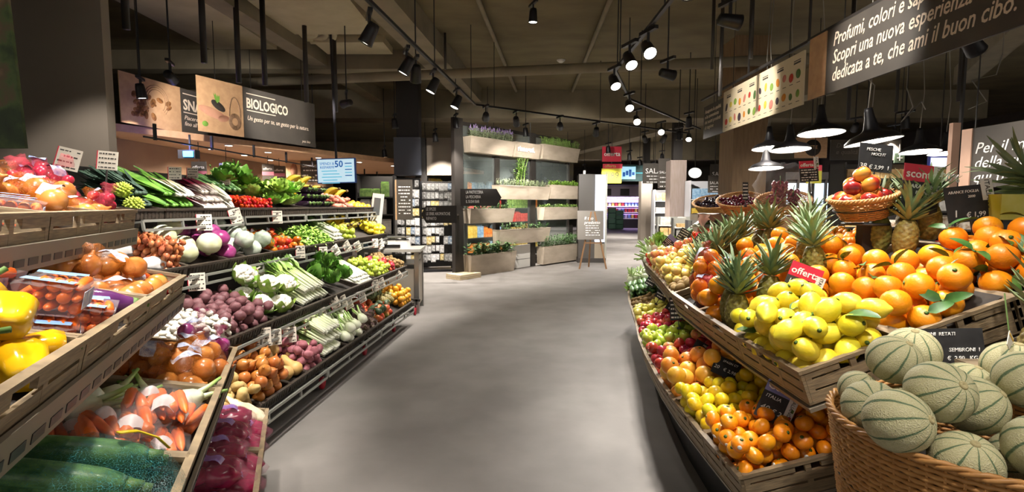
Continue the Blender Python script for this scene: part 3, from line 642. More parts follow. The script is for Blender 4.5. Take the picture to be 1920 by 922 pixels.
def card(p, xdir, w, h, label, style='cream', lines=4, lean=.2, clip=.05, texts=None, top=None, side=None, roll=0, group=None, red=True):
    """a price card whose lower edge stands at p; its face looks to the reader's side"""
    M = facing(p, xdir) ; M = M @ R(roll, 'Z') @ R(-lean, 'X')           # local x along the writing, y up, z to the reader
    t = thing('price_card' if style == 'cream' else 'chalk_price_board', label, 'price card' if style == 'cream' else 'price board', M, group)
    rd = random.Random(nseed()); Q = R(-PI / 2, 'X')                      # card meshes are drawn with z up, -y to the reader
    c = M_['paper'] if style == 'cream' else M_['slate']
    obj('card', MB().box(-w / 2, 0, 0, w / 2, .0025, h), c, t, Q)
    b = MB(); b.bar((0, .004, h * .25), (0, .004, -clip), .006); b.box(-.012, .0, -clip - .012, .012, .012, -clip + .004); obj('clip', b, m_clip, t, Q)
    if style == 'cream':
        if red: obj('red_edge', MB().box(-w / 2 - .003, -.0008, 0, -w / 2 + .001, .003, h), M_['red'], t, Q)
        b = MB(); strokes(b, w, h, lines, rd); obj('lettering', b, M_['ink'], t, Q @ T(0, .001, h / 2))
    else:
        hh = h
        if top:                                                         # a coloured strip over the slate
            obj('header', MB().box(-w / 2, -.0008, h * .66, w / 2, .0035, h * 1.02), top[1], t, Q)
            if top[0]: text(top[0], t, T(-w * .45, h * .74, .002), h * .24, M_['chalk'], off=.0006)
        for (s, x, y, z) in texts or ():
            text(s, t, T((x - .5) * w, y * h, .0012), z * h, M_['chalk'], name='handwriting', shear=.15)
        if not texts:
            b = MB(); strokes(b, w, h * (.66 if top else 1), lines, rd, th=.42); obj('handwriting', b, M_['chalk'], t, Q @ T(0, .001, h * (.33 if top else .5)))
        if side:                                                        # the little white origin tag
            s = obj('origin_tag', MB().box(-w * .13, -.003, -h * .3, w * .13, -.0015, h * .3), M_['white'], t, Q @ T(side[0] * w, 0, side[1] * h))
            text('ITALIANO', s, R(PI / 2, 'X') @ T(-w * .04, h * .27, .0034) @ R(-PI / 2, 'Z'), w * .15, M_['ink'])
            obj('red_mark', MB().box(w * .02, -.004, -h * .28, w * .1, -.003, -h * .2), M_['red'], s); obj('green_mark', MB().box(w * .02, -.004, -h * .1, w * .1, -.003, -h * .02), m_cal, s)
    return t
ORD = 'first second third fourth fifth sixth seventh eighth ninth tenth eleventh twelfth thirteenth fourteenth fifteenth sixteenth seventeenth eighteenth nineteenth twentieth twenty-first twenty-second twenty-third twenty-fourth twenty-fifth twenty-sixth twenty-seventh twenty-eighth twenty-ninth thirtieth'.split()
def number(os, base, tail=''):
    """say which one by its place from the left of the photo, for kinds few enough to count"""
    os = sorted(os, key=lambda o: uv_of(o.matrix_basis.translation)[0])
    for i, o in enumerate(os):
        o['label'] = ('%s, %s from the left%s' % (base, ORD[i], tail)) if i else ('%s, leftmost%s' % (base, tail))
# ------------------------------------------------ left, near: tiers of slatted crates
dL = Vector((-.39, .92, 0)).normalized()
def front(F, a, w, tilt, base=dL):                # crate frame: w metres long, a metres back from the far corner F
    A = Vector(F) - base * (a + w); nin = Vector((0, 0, 1)).cross(base)
    return frame(A, base, nin * math.cos(tilt) + Vector((0, 0, math.sin(tilt))))
ROW = {1: ((-1.65, 2.26, 1.48), .14), 2: ((-1.41, 2.20, 1.20), .22), 3: ((-1.30, 2.38, .83), .25), 4: ((-1.36, 2.78, .37), .22)}
HC = .10
def ncrate(row, a, w, label, floor, d=.40): M = front(ROW[row][0], a, w, ROW[row][1]); crate(M, w, d, HC, label, 'wood', floor); return M
# rack that carries them
t = thing('display_rack', 'brown metal rack carrying the tan crates of bagged vegetables', 'rack', (-1.9, 1.6, 0))
def rk(name, mb, m=None): obj(name, mb, m or M_['brownmetal'], t, T(1.9, -1.6, 0))
for row, (F, tl) in ROW.items():
    M = front(F, 0, 1.9, tl); b = MB()
    b.box(0, .0, -HC - .012, 1.9, .42, -HC - .002, M=M); b.box(0, -.012, -HC - .05, 1.9, -.002, -HC + .02, M=M)
    rk('shelf', b); b = MB()
    for k in range(24): b.box(.03 + k * .078, -.0135, -HC - .036, .085 + k * .078, -.0115, -HC - .016, M=M)
    rk('slot_row', b, M_['black'])
nin = Vector((0, 0, 1)).cross(dL)
for a in (.03, .9, 1.85):
    q = Vector((-1.65, 2.26, 0)) - dL * a + nin * .46
    rk('post', MB().bar((q.x, q.y, 0), (q.x, q.y, 1.62), .05), M_['dark'])
    b = MB()
    for row, (F, tl) in ROW.items():
        f = Vector(F) - dL * a; b.bar((f.x + nin.x * .03, f.y + nin.y * .03, F[2] - HC - .03), (q.x, q.y, F[2] - HC - .03 + math.sin(tl) * .1), .025)
    rk('bracket', b, M_['dark'])
# --- bagged goods
m_net = film('orange_net', '#d8641c', .1, .35, 190); m_netr = film('red_net', '#c81a24', .12, .35, 190); m_nety = film('onion_net', '#c8701c', .1, .35, 170)
m_blue = mat('blue_print', '#6f9ad0', '#8fb2dc', rough=.4, scale=20); m_lab = mat('label_print', '#e4e4ea', '#7a8cc0', rough=.4, scale=40)
m_purp = mat('purple_print', '#8f70b8', rough=.35); m_wprint = mat('white_print', '#e6dcdc', '#d4b8b4', rough=.4, scale=14)
def hull(b, a, c, e, seed=0, mi=0, n=20, m=12, bump=.12): b.ball(1, n, m, mi, T(0, 0, 0) @ Matrix.Diagonal((a, c, e, 1)), bump=bump, bs=2.2, seed=seed)
def net_bag(M, key, n, R0, label, m_n, seed, scale=1.0, group=None, flatn=.62):
    """a netted bag of whole onions or oranges, its neck tied and a printed band across"""
    t = thing('net_bag', label, 'net bag', M, group); rd = random.Random(seed); r = PR[key]['r'] * scale
    pts = pack(-R0, R0, -R0 * .8, R0 * .8, r, n, lambda x, y: .02 * ((x / R0) ** 2 + (y / R0) ** 2), seed)
    for (x, y, z) in pts: 
        o = put(PR[key]['name'], rd.choice(PR[key]['mesh']), T(x, y, z) @ rrot(rd, 1.5) @ Matrix.Scale(scale, 4), t)
    top = max(p[2] for p in pts) + r; b = MB()
    b.ball(1, 24, 14, 0, T(0, 0, top / 2) @ Matrix.Diagonal((R0 * 1.02, R0 * .86, top * .54, 1)), bump=.12, bs=3, seed=seed)
    obj('net', b, m_n, t)
    b = MB(); b.lathe([(.004, .0), (.012, .02), (.006, .03), (.022, .06), (.03, .075)], 10, M=T(R0 * .9, 0, top * .8) @ R(.9, 'Y'), fn=lambda r_, z, a, q: (r_ * (1 + .3 * math.cos(3 * a)), z)); obj('neck', b, m_n, t)
    b = MB(); b.sheet(lambda u, v: ((v - .5) * .05, (u - .3) * R0 * .8, top * .5 + top * .58 * math.sqrt(max(.02, 1 - ((u - .3) * 1.2) ** 2)) + .004 * math.sin(9 * u + 4 * v)), 12, 3); obj('printed_band', b, m_lab, t, R(.4, 'Z'))
    return t
def tub(M, label, seed, sc=1.0, fill='carrot'):
    t = thing('carrot_tub', label, 'carrot tub', M); rd = random.Random(seed); w, d, h = .21 * sc, .15 * sc, .085 * sc
    b = MB(); P = lambda x, y, z, k: (x * w / 2 * k, y * d / 2 * k, z)
    vs = [P(x, y, 0, .85) for x, y in ((-1, -1), (1, -1), (1, 1), (-1, 1))] + [P(x, y, h, 1.05) for x, y in ((-1, -1), (1, -1), (1, 1), (-1, 1))]
    b.add(vs, [(0, 3, 2, 1), (0, 1, 5, 4), (1, 2, 6, 5), (2, 3, 7, 6), (3, 0, 4, 7)], 0, False); obj('tub', b, film('tub_plastic', '#e8d0d4', .18, .15), t)
    for l in range(3):
        for i in range(5 - (l == 2)):
            L = w * .8 * rd.uniform(.8, 1.05); y = (i - 2) * d * .18; b = MB()
            b.tube([(-L / 2, 0, 0), (-L / 2 + .004, 0, 0), (0, 0, .002), (L / 2 - .01, 0, 0), (L / 2, 0, 0)], [.008, .014, .013, .009, .002], 9)
            obj('carrot', b, m_ca, t, T(0, y, .016 + l * .026) @ R(rd.choice((0, PI)) + rd.uniform(-.08, .08), 'Z'))
    b = MB(); b.sheet(lambda u, v: ((u - .5) * w * 1.06, (v - .5) * d * 1.06, h + .012 * math.sin(PI * u) * math.sin(PI * v) + .003 * math.sin(u * 23 + v * 17)), 12, 8); obj('lid_film', b, M_['film'], t)
    for k in range(3):
        b = MB(); x = (k - 1) * w * .34; b.sheet(lambda u, v: (x + (u - .5) * w * .2, (v - .5) * d * .5 * (1 if k % 2 else 1.6), h + .0165 * math.sin(PI * (.5 + x / w)) + .002), 4, 4); obj('printed_label', b, m_blue, t, R(.12 * (k - 1), 'Z'))
    b = MB(); b.box(-w * .35, -d * .5, h * .25, w * .2, -d * .49, h * .85); obj('front_label', b, m_lab, t)
    return t
# --- row 1: crates at eye level
fl = flat(-.075)
M = ncrate(1, 0, .43, 'tan crate of bagged onions and radishes, top tier by the taupe pillar', fl)
for i, (x, y, z, n) in enumerate(((.1, .11, -.07, 5), (.1, .29, -.07, 6), (.12, .24, -.0, 4))):
    net_bag(M @ T(x, y, z) @ R(.5 * i, 'Z'), 'onion', n, .1, ['orange net of onions at the front of the top tier crate', 'orange net of onions at the back of the top tier crate', 'orange net of onions topmost on the top tier pile'][i], m_nety, 20 + i)
for i, (x, y, z) in enumerate(((.30, .10, -.07), (.34, .22, -.07), (.31, .26, .0), (.25, .33, -.02), (.33, .32, .02))):
    net_bag(M @ T(x, y, z) @ R(1.1 * i, 'Z'), 'radish', 16, .06, 'clear bag of red radishes, %s at the end of the top tier' % ['frontmost', 'second', 'middle', 'fourth', 'rearmost'][i], film('radish_bag', '#e86070', .25, .1), 40 + i, 1.25)
M = ncrate(1, .43, .43, 'tan crate at eye level holding a carrot tub, white garlic bag and onions', fl)
tub(M @ T(.18, .16, -.07) @ R(.3, 'Z'), 'carrot tub at eye level on the top tier', 3)
for i, (x, y, z, n) in enumerate(((.34, .12, -.07, 3), (.34, .3, -.07, 5), (.2, .32, -.0, 4), (.06, .33, .0, 4))):
    net_bag(M @ T(x, y, z) @ R(.6 * i + 1, 'Z'), 'onion', n, .08, ['small net of onions beside the garlic bag, top tier', 'net of onions behind the garlic bag, top tier', 'net of onions behind the top tier carrot tub', 'net of onions at the picture edge, top tier'][i], m_nety, 60 + i)
b = MB(); hull(b, .05, .035, .022, 3); obj('garlic_bag', b, mat('garlic_white', '#e8e2da', '#cfc4bc', rough=.4, scale=20), None, M @ T(.27, .05, -.04), label='white bag of garlic at the front of the eye level crate', cat='garlic')
M = ncrate(1, .86, .43, 'tan crate on the top tier at the picture edge', fl)
net_bag(M @ T(.3, .2, -.07), 'onion', 8, .09, 'net of onions in the nearest top tier crate', m_nety, 71)
# --- row 2
fl2 = flat(-.078)
M = ncrate(2, 0, .57, 'tan crate of netted onions with red tomatoes at its far corner, second tier', fl2)
spots = ((.12, .12, -.075, 5), (.2, .29, -.075, 6), (.32, .13, -.075, 5), (.24, .2, -.005, 4), (.4, .28, -.075, 5), (.12, .3, -.0, 4))
for i, (x, y, z, n) in enumerate(spots):
    net_bag(M @ T(x, y, z) @ R(.8 * i, 'Z'), 'onion', n, .105, 'orange net of onions in the second tier crate, %s' % ['nearest the front', 'back middle', 'front middle', 'topmost with printed band', 'back by the tomatoes', 'back nearest the carrots'][i], m_nety, 80 + i, 1.05)
pile(M, (.42, .56, .02, .2), 'tomato', 9, 'red tomato in the far corner of the second tier onion crate', 'tomatoes beside the onion nets', fl2, scale=.8)
M = ncrate(2, .57, .57, 'tan crate of carrot tubs and violet eggplants, second tier', fl2)
for i, (x, y, z, a) in enumerate(((.13, .12, -.075, .3), (.15, .12, .02, .1), (.36, .11, -.075, .2), (.12, .29, -.075, .1), (.14, .29, .02, -.2))):
    tub(M @ T(x, y, z) @ R(a, 'Z'), 'carrot tub with blue labels in the second tier, %s' % ['lower one at the front edge', 'upper one stacked at the front', 'far one beside the eggplants', 'lower one at the back', 'upper one stacked at the back'][i], 90 + i, .84)
evs = [spawn('eggplant_v', M @ T(x, y, z) @ R(a, 'Z') @ R(1.5, 'X') @ Matrix.Scale(1.1, 4), 'x') for (x, y, z, a) in ((.5, .11, -.03, .3), (.42, .24, -.03, 1.2), (.50, .3, -.03, .9))]
number(evs, 'glossy violet eggplant beside the carrot tubs')
M = ncrate(2, 1.14, .57, 'tan crate of yellow peppers, second tier', fl2)
pps = []
for (x, y, z, rx, rz, k) in ((.515, .07, -.028, 1.4, .4, 'pepper'), (.42, .06, -.028, 1.2, 2.2, 'pepper'), (.50, .17, -.0, 1.0, 2.6, 'pepper'), (.46, .11, .055, 1.3, 1.9, 'pepper'), (.51, .2, .085, .8, .7, 'pepper'), (.40, .22, -.028, 1.3, 1.1, 'pepper'), (.27, .22, -.028, .6, .4, 'pepper'), (.36, .15, .055, 1.5, .9, 'pepper'), (.30, .12, .05, 1.3, .2, 'pepper_red'), (.26, .17, .052, 1.2, 2.9, 'pepper'),
                          (.5, .3, -.028, 1.2, 2, 'pepper'), (.36, .33, -.028, .8, 0, 'pepper'), (.44, .26, .05, 1.3, .3, 'pepper'), (.31, .25, .06, .9, 1.6, 'pepper'), (.35, .19, .14, 1.3, 2.5, 'pepper')):
    pps.append(spawn(k, M @ T(x, y, z) @ R(rz, 'Z') @ R(rx, 'X') @ Matrix.Scale(1.05, 4), 'x'))
number([p for p in pps if p.name.startswith('yellow')], 'glossy yellow pepper in the second tier crate'); [p.__setitem__('label', 'single red pepper among the yellow peppers') for p in pps if p.name.startswith('red')]
# --- row 3
fl3 = flat(-.08)
M = ncrate(3, 0, .58, 'tan crate heaped with nets of onions, third tier', fl3)
for i, (x, y, z, n) in enumerate(((.12, .13, -.075, 6), (.32, .12, -.075, 6), (.2, .29, -.075, 6), (.4, .29, -.075, 5), (.22, .17, -.02, 4), (.38, .19, -.02, 3))):
    net_bag(M @ T(x, y, z) @ R(.7 * i, 'Z'), 'onion', n, .11, 'orange net of onions on the third tier, %s' % ['front nearest', 'front middle', 'back middle', 'back far', 'topmost of the heap', 'upper one by the radicchio'][i], m_nety, 120 + i, 1.05)
for i, (x, y, z) in enumerate(((.48, .09, -.07), (.49, .18, -.01))):
    net_bag(M @ T(x, y, z), 'cabbage_red', 2, .075, 'purple net of red onions at the far end of the third tier, %s' % ['lower', 'upper'][i], film('purple_net', '#8a2050', .3, .3, 170), 140 + i, .55)
M = ncrate(3, .58, .56, 'tan crate of carrot packs and white fennel, third tier', fl3)
def carrot_pack(M, seed, label):
    t = thing('carrot_pack', label, 'carrot pack', M); rd = random.Random(seed)
    for l in range(2):
        for i in range(6):
            b = MB(); L = rd.uniform(.13, .17); b.tube([(-L / 2, 0, 0), (-L / 2 + .006, 0, 0), (0, 0, 0), (L / 2 - .03, 0, 0), (L / 2, 0, 0)], [.008, .0165, .0145, .01, .002], 9)
            obj('carrot', b, m_ca, t, T(rd.uniform(-.01, .01), (i - 2.5) * .027, .017 + l * .027) @ R(rd.choice((0, PI)) + rd.uniform(-.2, .2), 'Z'))
    b = MB(); b.ball(1, 22, 12, 0, T(0, 0, .035) @ Matrix.Diagonal((.125, .1, .045, 1)), bump=.14, bs=3.5, seed=seed); obj('wrapper', b, M_['film'], t)
    for k, (x, y, s) in enumerate(((-.03, -.02, .036), (.045, .02, .03))):
        b = MB(); b.sheet(lambda u, v: (x + (u - .5) * s * 2, y + (v - .5) * s * 1.6, .078 - .02 * ((u - .5) ** 2 + (v - .5) ** 2) * 4 - .25 * abs(x) * .25), 6, 6); obj('printed_label', b, m_wprint, t)
    return t
for i, (x, y, z, a) in enumerate(((.13, .12, -.075, .2), (.36, .11, -.075, -.1), (.15, .29, -.075, .3), (.25, .15, .0, .15), (.07, .2, .0, .5))):
    carrot_pack(M @ T(x, y, z) @ R(a, 'Z'), 150 + i, 'clear pack of carrots with white print, %s' % ['near front', 'far front', 'at the back under the shelf', 'topmost in the middle', 'leaning nearest the zucchini'][i])
fens = [spawn('fennel', M @ T(x, y, z) @ R(a, 'Z') @ R(1.35, 'X') @ Matrix.Scale(.95, 4), 'x') for (x, y, z, a) in ((.5, .09, -.035, .8), (.49, .2, -.035, 2.4), (.46, .3, -.03, 1.3), (.38, .27, -.03, .4), (.36, .35, .0, 1.9), (.27, .33, .0, .5))]
number(fens, 'white fennel bulb beside the carrot packs')
M = ncrate(3, 1.14, .57, 'tan crate of netted zucchini, third tier in the corner', fl3)
m_gn = film('teal_net', '#3f8a8a', .03, .3, 150)
zs = []
for i, (x, y, z, a) in enumerate(((.52, .37, -.055, .1), (.45, .38, -.055, -.1), (.37, .37, -.055, .06), (.29, .38, -.055, .0), (.485, .36, -.01, .22), (.40, .37, -.01, .0), (.33, .38, -.01, -.12), (.44, .37, .035, .12), (.35, .38, .03, -.05))):
    zs.append(spawn('zucchini', M @ T(x, y, z + .02) @ R(PI + a, 'Z') @ R(-.06, 'X') @ Matrix.Diagonal((1.5, 1.35, 1.5, 1)), 'x'))
number(zs, 'dark green zucchini in the teal netting, bottom corner crate')
t = thing('zucchini_net', 'teal net sleeve with yellow tie over the zucchini', 'net', M @ T(.33, .18, .0))
b = MB(); b.ball(1, 24, 12, 0, Matrix.Diagonal((.23, .19, .105, 1)), bump=.1, bs=3); obj('net', b, m_gn, t)
b = MB(); b.tube([(.12, -.02, .1), (.16, -.05, .09), (.2, -.09, .06), (.21, -.12, .03)], .009, 6, flat=.3); obj('yellow_tie', b, mat('yellow_tape', '#e8c81c', rough=.4), t)
# --- row 4
fl4 = flat(-.08)
M = ncrate(4, 0, .52, 'tan crate of red radicchio bags on the lowest tier, farther one', fl4); M2 = ncrate(4, .52, .57, 'tan crate of red radicchio bags on the lowest tier, nearer one', fl4)
m_rad = mat('red_onion_skin', '#7c1234', '#a42850', rough=.25, scale=22, coat=.4)
def rad_bag(M, seed, label):
    t = thing('radicchio_bag', label, 'radicchio bag', M); rd = random.Random(seed)
    for k in range(4):
        b = MB(); b.ball(.042, 14, 10, sx=1.7, bump=.28, bs=2.2, seed=seed + k); obj('radicchio', b, m_rad, t, T((k % 2 - .5) * .11, (k // 2 - .5) * .075, .04) @ R(rd.uniform(-.4, .4), 'Z'))
    b = MB(); b.ball(1, 22, 12, 0, T(0, 0, .045) @ Matrix.Diagonal((.145, .095, .055, 1)), bump=.2, bs=3.5, seed=seed); obj('wrapper', b, film('red_film', '#c8788c', .2, .07), t)
    b = MB(); b.sheet(lambda u, v: ((u - .5) * .11, (v - .5) * .05, .098 - .05 * (u - .5) ** 2 + .006 * math.sin(9 * u)), 10, 4); obj('purple_label', b, m_purp, t, R(rd.uniform(-.4, .4), 'Z'))
    return t
wh = ['farthest at the front', 'second at the front', 'third at the front', 'fourth at the front', 'nearest at the front', 'back, far', 'back, middle', 'back, near', 'upper far', 'upper near', 'upper middle', 'upper end']
i = 0
for (MM, x, y, z) in ((M, .27, .12, -.075), (M, .09, .12, -.075), (M2, .47, .12, -.075), (M2, .29, .12, -.075), (M2, .11, .12, -.075), (M, .27, .31, -.075), (M, .08, .31, -.075), (M2, .45, .31, -.075), (M, .2, .2, .02), (M2, .4, .2, .02), (M, .03, .2, .02), (M2, .22, .2, .02)):
    rad_bag(MM @ T(x, y, z) @ R(1.57 + .25 * math.sin(i * 2.3), 'Z'), 170 + i, 'dark red radicchio bag with purple label on the lowest tier, %s' % wh[i]); i += 1
t = thing('bean_pack', 'cream printed pack of white beans at the far end of the lowest tier', 'bean pack', M @ T(.44, .08, -.0) @ R(.3, 'Z') @ R(.45, 'X'))
b = MB(); b.ball(1, 20, 10, 0, Matrix.Diagonal((.11, .1, .03, 1)), bump=.1, bs=3); obj('wrapper', b, mat('cream_print', '#d9cdb6', '#c4b294', rough=.4, scale=24), t)
b = MB(); b.box(-.1, .06, .0, .11, .13, .006); b.box(.09, .085, .006, .1, .11, .008); obj('header_card', b, mat('cream_card', '#e2d8c2', rough=.5), t)
# ------------------------------------------------ left, far: four tiers of dark trays along the aisle
dF = Vector((.079, 1, 0)).normalized(); nF = Vector((0, 0, 1)).cross(dF)
FR = {1: (-2.5, 1.48, .13), 2: (-2.30, 1.12, .26), 3: (-1.95, .70, .28), 4: (-1.76, .30, .28)}
def uY(row, u): return -FR[row][0] / (.079 + (960 - u) / 960)
TD = .46
def trayM(row, Y0): 
    D, z, tl = FR[row]; A = (D + .079 * Y0, Y0, z); return frame(A, dF, nF * math.cos(tl) + Vector((0, 0, math.sin(tl))))
rack = thing('tiered_rack', 'long grey metal rack of four dark tray tiers on small red casters', 'rack', (-2.2, 5, 0))
def rk(name, mb, m=None): return obj(name, mb, m or M_['grey'], rack, T(2.2, -5, 0))
for row, (D, z, tl) in FR.items():
    Y0, Y1 = uY(row, {1: 256, 2: 300, 3: 395, 4: 398}[row]), uY(row, {1: 702, 2: 728, 3: 761, 4: 772}[row])
    M = trayM(row, Y0); L = (Y1 - Y0) / dF.y; n = round(L / 1.15)
    rk('shelf', MB().box(0, .01, -.085, L, TD + .02, -.075, M=M), M_['dark'])
    for k in range(n):
        b = MB(); a, e = L * k / n + .015, L * (k + 1) / n - .015
        b.bar(M @ Vector((a, -.035, -.07)), M @ Vector((e, -.035, -.07)), .016); b.bar(M @ Vector((a, -.05, -.125)), M @ Vector((e, -.05, -.125)), .016)
        for q in range(4): x = a + (e - a) * q / 3; b.bar(M @ Vector((x, -.035, -.07)), M @ Vector((x, -.05, -.125)), .014); b.bar(M @ Vector((x, -.035, -.075)), M @ Vector((x, .03, -.09)), .012)
        rk('rail', b)
for k in range(5):
    Y = 3.15 + k * .95; xb = -2.5 + .079 * Y - .56
    rk('post', MB().bar((xb, Y, 0), (xb, Y, 1.72), .05), M_['dark'])
    b = MB()
    for row, (D, z, tl) in FR.items(): b.bar((D + .079 * Y - .05, Y, z - .1), (xb, Y, z + .0), .03)
    b.bar((-1.9 + .079 * Y, Y, .14), (xb, Y, .14), .04); b.bar((-1.86 + .079 * Y, Y, .14), (-1.86 + .079 * Y, Y, .22), .03)
    rk('bracket', b, M_['dark'])
    for s in (0, 1):
        w = rk('caster', MB().lathe([(.02, -.012), (.05, -.012), (.05, .012), (.02, .012)], 16, M=T(-1.88 + .079 * Y - .75 * s, Y, .05) @ R(PI / 2, 'Y')), mat('caster_red', '#a8182c', rough=.4) if k == 0 and s == 0 else bpy.data.materials['caster_red'])
        obj('caster_fork', MB().bar((-1.88 + .079 * Y - .75 * s, Y + .02, .05), (-1.88 + .079 * Y - .75 * s, Y + .02, .13), .012), M_['dark'], w)
rk('back_panel', MB().add([(-3.02 + .079 * 3.0, 3.0, .1), (-3.02 + .079 * 7.1, 7.1, .1), (-3.02 + .079 * 7.1, 7.1, 1.75), (-3.02 + .079 * 3.0, 3.0, 1.75), (-3.05 + .079 * 3.0, 3.0, .1), (-3.05 + .079 * 7.1, 7.1, .1), (-3.05 + .079 * 7.1, 7.1, 1.75), (-3.05 + .079 * 3.0, 3.0, 1.75)], [(0, 1, 2, 3), (7, 6, 5, 4), (0, 4, 5, 1), (3, 2, 6, 7), (0, 3, 7, 4), (1, 5, 6, 2)], 0, False), M_['dark'])
nth = {1: 'top', 2: 'second', 3: 'third', 4: 'lowest'}
def section(row, u0, u1, what, floor=-.05):
    Y0, Y1 = uY(row, u0), uY(row, u1); w = (Y1 - Y0) / dF.y - .006; M = trayM(row, Y0 + .003)
    f = rise(TD, floor, .03) if not callable(floor) else floor
    crate(M, w, TD, .07, 'dark tray of %s, %s tier of the long rack' % (what, nth[row]), 'tray', f)
    return M, w, f
def G(a, row): return '%s on the %s tier' % (a, nth[row])
e = .02
# top tier
M, w, f = section(1, 256, 312, 'romanesco and black kale')
pile(M, (.02, w * .5, .02, .2), 'romanesco', 2, 'yellow green romanesco head at the pillar end of the top tier', G('romanesco heads', 1), f, .5, scale=.75)
lay(M, (.03, w * .98, .06, .4), 'kale', 8, 2, 'bunch of dark crinkled black kale on the top tier', G('black kale bunches', 1), -.03, slope=.12)
M, w, f = section(1, 312, 384, 'green chicory bunches')
lay(M, (.03, w - .03, .04, .4), 'greens', 6, 2, 'long leafy green bunch with pale base on the top tier', G('green leaf bunches', 1), -.03, slope=.15)
lay(M, (w * .4, w - .03, .03, .4), 'endive', 4, 1, 'pale chicory head in front of the green bunches, top tier', G('pale chicory heads', 1), .05, slope=.2)
M, w, f = section(1, 384, 455, 'red Treviso chicory'.replace('Treviso ', ''))
lay(M, (.03, w * .75, .03, .4), 'treviso', 8, 3, 'dark red long chicory head with white ribs on the top tier', G('red chicory heads', 1), -.04, slope=.18)
lay(M, (w * .7, w - .02, .03, .4), 'endive', 4, 2, 'cream endive head beside the red chicory, top tier', G('endive heads', 1), -.03, slope=.3)
M, w, f = section(1, 455, 520, 'cherry tomatoes and zucchini')
pile(M, (.02, w - .02, .02, .3), 'cherry_tomato', 190, 'small red cherry tomato in the heap on the top tier', G('cherry tomatoes', 1), rise(TD, -.05, .16))
lay(M, (.03, w * .8, .27, .45), 'zucchini', 6, 2, 'dark zucchini behind the cherry tomatoes, top tier', G('zucchini', 1), .09, slope=.3)
M, w, f = section(1, 520, 582, 'frizzy lettuces')
pile(M, (.0, w, .02, .46), 'lettuce', 16, 'frizzy bright green lettuce on the top tier', G('frizzy lettuces', 1), rise(TD, -.09, .1), .5, tight=.78)
M2 = trayM(1, uY(1, 478)); pile(M2, (.0, .62, .3, .56), 'lettuce_deep', 8, 'bushy green lettuce at the back of the top tier', G('bushy lettuces', 1), flat(-.01), .5, tight=.78)
obj('riser', MB().box(0, .33, -.05, .62, .55, -.01), M_['dark'], None, M2, label='dark riser board under the bushy lettuces at the back of the top tier', cat='riser')
M, w, f = section(1, 582, 634, 'black eggplants')
lay(M, (.03, w - .03, .1, .4), 'eggplant', 7, 3, 'glossy black eggplant on the top tier', G('black eggplants', 1), -.03, slope=1.2)
M, w, f = section(1, 634, 668, 'sweet potatoes under bananas')
pile(M, (.02, w - .02, .02, .42), 'sweet_potato', 34, 'pinkish sweet potato in front of the bananas, top tier', G('sweet potatoes', 1), rise(TD, -.05, .1), .6)
bs = [spawn('bananas', M @ T(x, y, z) @ R(a, 'Z') @ R(-.3, 'X') @ Matrix.Scale(1.55, 4), 'x') for (x, y, z, a) in ((-.22, .36, .2, .2), (.05, .37, .2, -.2), (.32, .36, .2, .1), (-.08, .42, .3, .0), (.2, .43, .3, .3), (.6, .26, .2, -.1), (.8, .24, .18, .3))]
number(bs, 'hand of ripe bananas heaped on the top tier')
M, w, f = section(1, 668, 702, 'mixed yellow fruit')
pile(M, (.02, w - .02, .02, .42), 'goldfruit', 26, 'orange yellow fruit at the far end of the top tier', G('orange yellow fruit', 1), rise(TD, -.05, .06), .9)
# second tier
M, w, f = section(2, 290, 352, 'copper shallots with a white bag')
pile(M, (w * .3, w - .02, .02, .36), 'shallot', 140, 'small copper shallot in the heap on the second tier', G('shallots', 2), rise(TD, -.05, .07))
b = MB(); b.sheet(lambda u, v: ((u - .5) * .34, (v - .5) * .2, .03 + .06 * math.sin(PI * u) + .018 * math.sin(7 * u + 5 * v)), 14, 8)
def sack(M, label, sx, sy, sz, seed):
    t = thing('plastic_sack', label, 'sack', M); b = MB(); b.ball(1, 22, 14, 0, T(0, 0, sz * .8) @ Matrix.Diagonal((sx, sy, sz, 1)), bump=.25, bs=2.6, seed=seed); obj('body', b, mat('white_film', '#dcd8d6', '#c4c0be', rough=.3, scale=9), t)
    b = MB(); b.tube([(sx * .6, 0, sz * 1.5), (sx * .85, .0, sz * 1.9), (sx * 1.1, 0, sz * 2.2)], [.02, .008, .016], 7); obj('twisted_neck', b, bpy.data.materials['white_film'], t)
sack(M @ T(.12, .33, -.02), 'crumpled white plastic sack behind the shallots', .17, .1, .07, 5)
sack(M @ T(.1, .1, -.04), 'small white plastic sack at the front corner beside the shallots', .1, .06, .05, 6)
M, w, f = section(2, 352, 428, 'white cabbages')
pile(M, (.0, w * .9, .02, .46), 'cabbage', 6, 'round white cabbage on the second tier', G('white cabbages', 2), rise(TD, -.05, .0), .9)
M, w, f = section(2, 428, 460, 'red cabbages')
pile(M, (-.06, w, .02, .46), 'cabbage_red', 8, 'purple red cabbage on the second tier', G('red cabbages', 2), rise(TD, -.05, .03), .9)
M, w, f = section(2, 460, 512, 'film wrapped cabbages')
pile(M, (.0, w, .02, .46), 'wrapped', 10, 'pale green cabbage wrapped in clear film on the second tier', G('film wrapped cabbages', 2), rise(TD, -.05, .0), .5)
M, w, f = section(2, 512, 576, 'orange red tomatoes')
pile(M, (.01, w, .02, .44), 'tomato_o', 44, 'orange red ripening tomato on the second tier', G('orange red tomatoes', 2), rise(TD, -.05, .08), .7)
M, w, f = section(2, 576, 636, 'loose lamb lettuce')
salad(M, (.03, w - .05, .02, .42), M_['leafy'], 900, 'loose bright green salad leaves heaped on the second tier', .05, 'salad leaves', -.02, .14)
obj('salad_mound', MB().sheet(lambda u, v: (.03 + u * (w - .08), .02 + v * .42, -.05 + .11 * math.sin(PI * u) ** .6 * math.sin(PI * v) ** .6), 10, 8), M_['leafy'], None, M, label='packed heap of salad greens inside the loose leaves, second tier', cat='salad leaves', kind='stuff')
M, w, f = section(2, 636, 672, 'radish bunches and green apples')
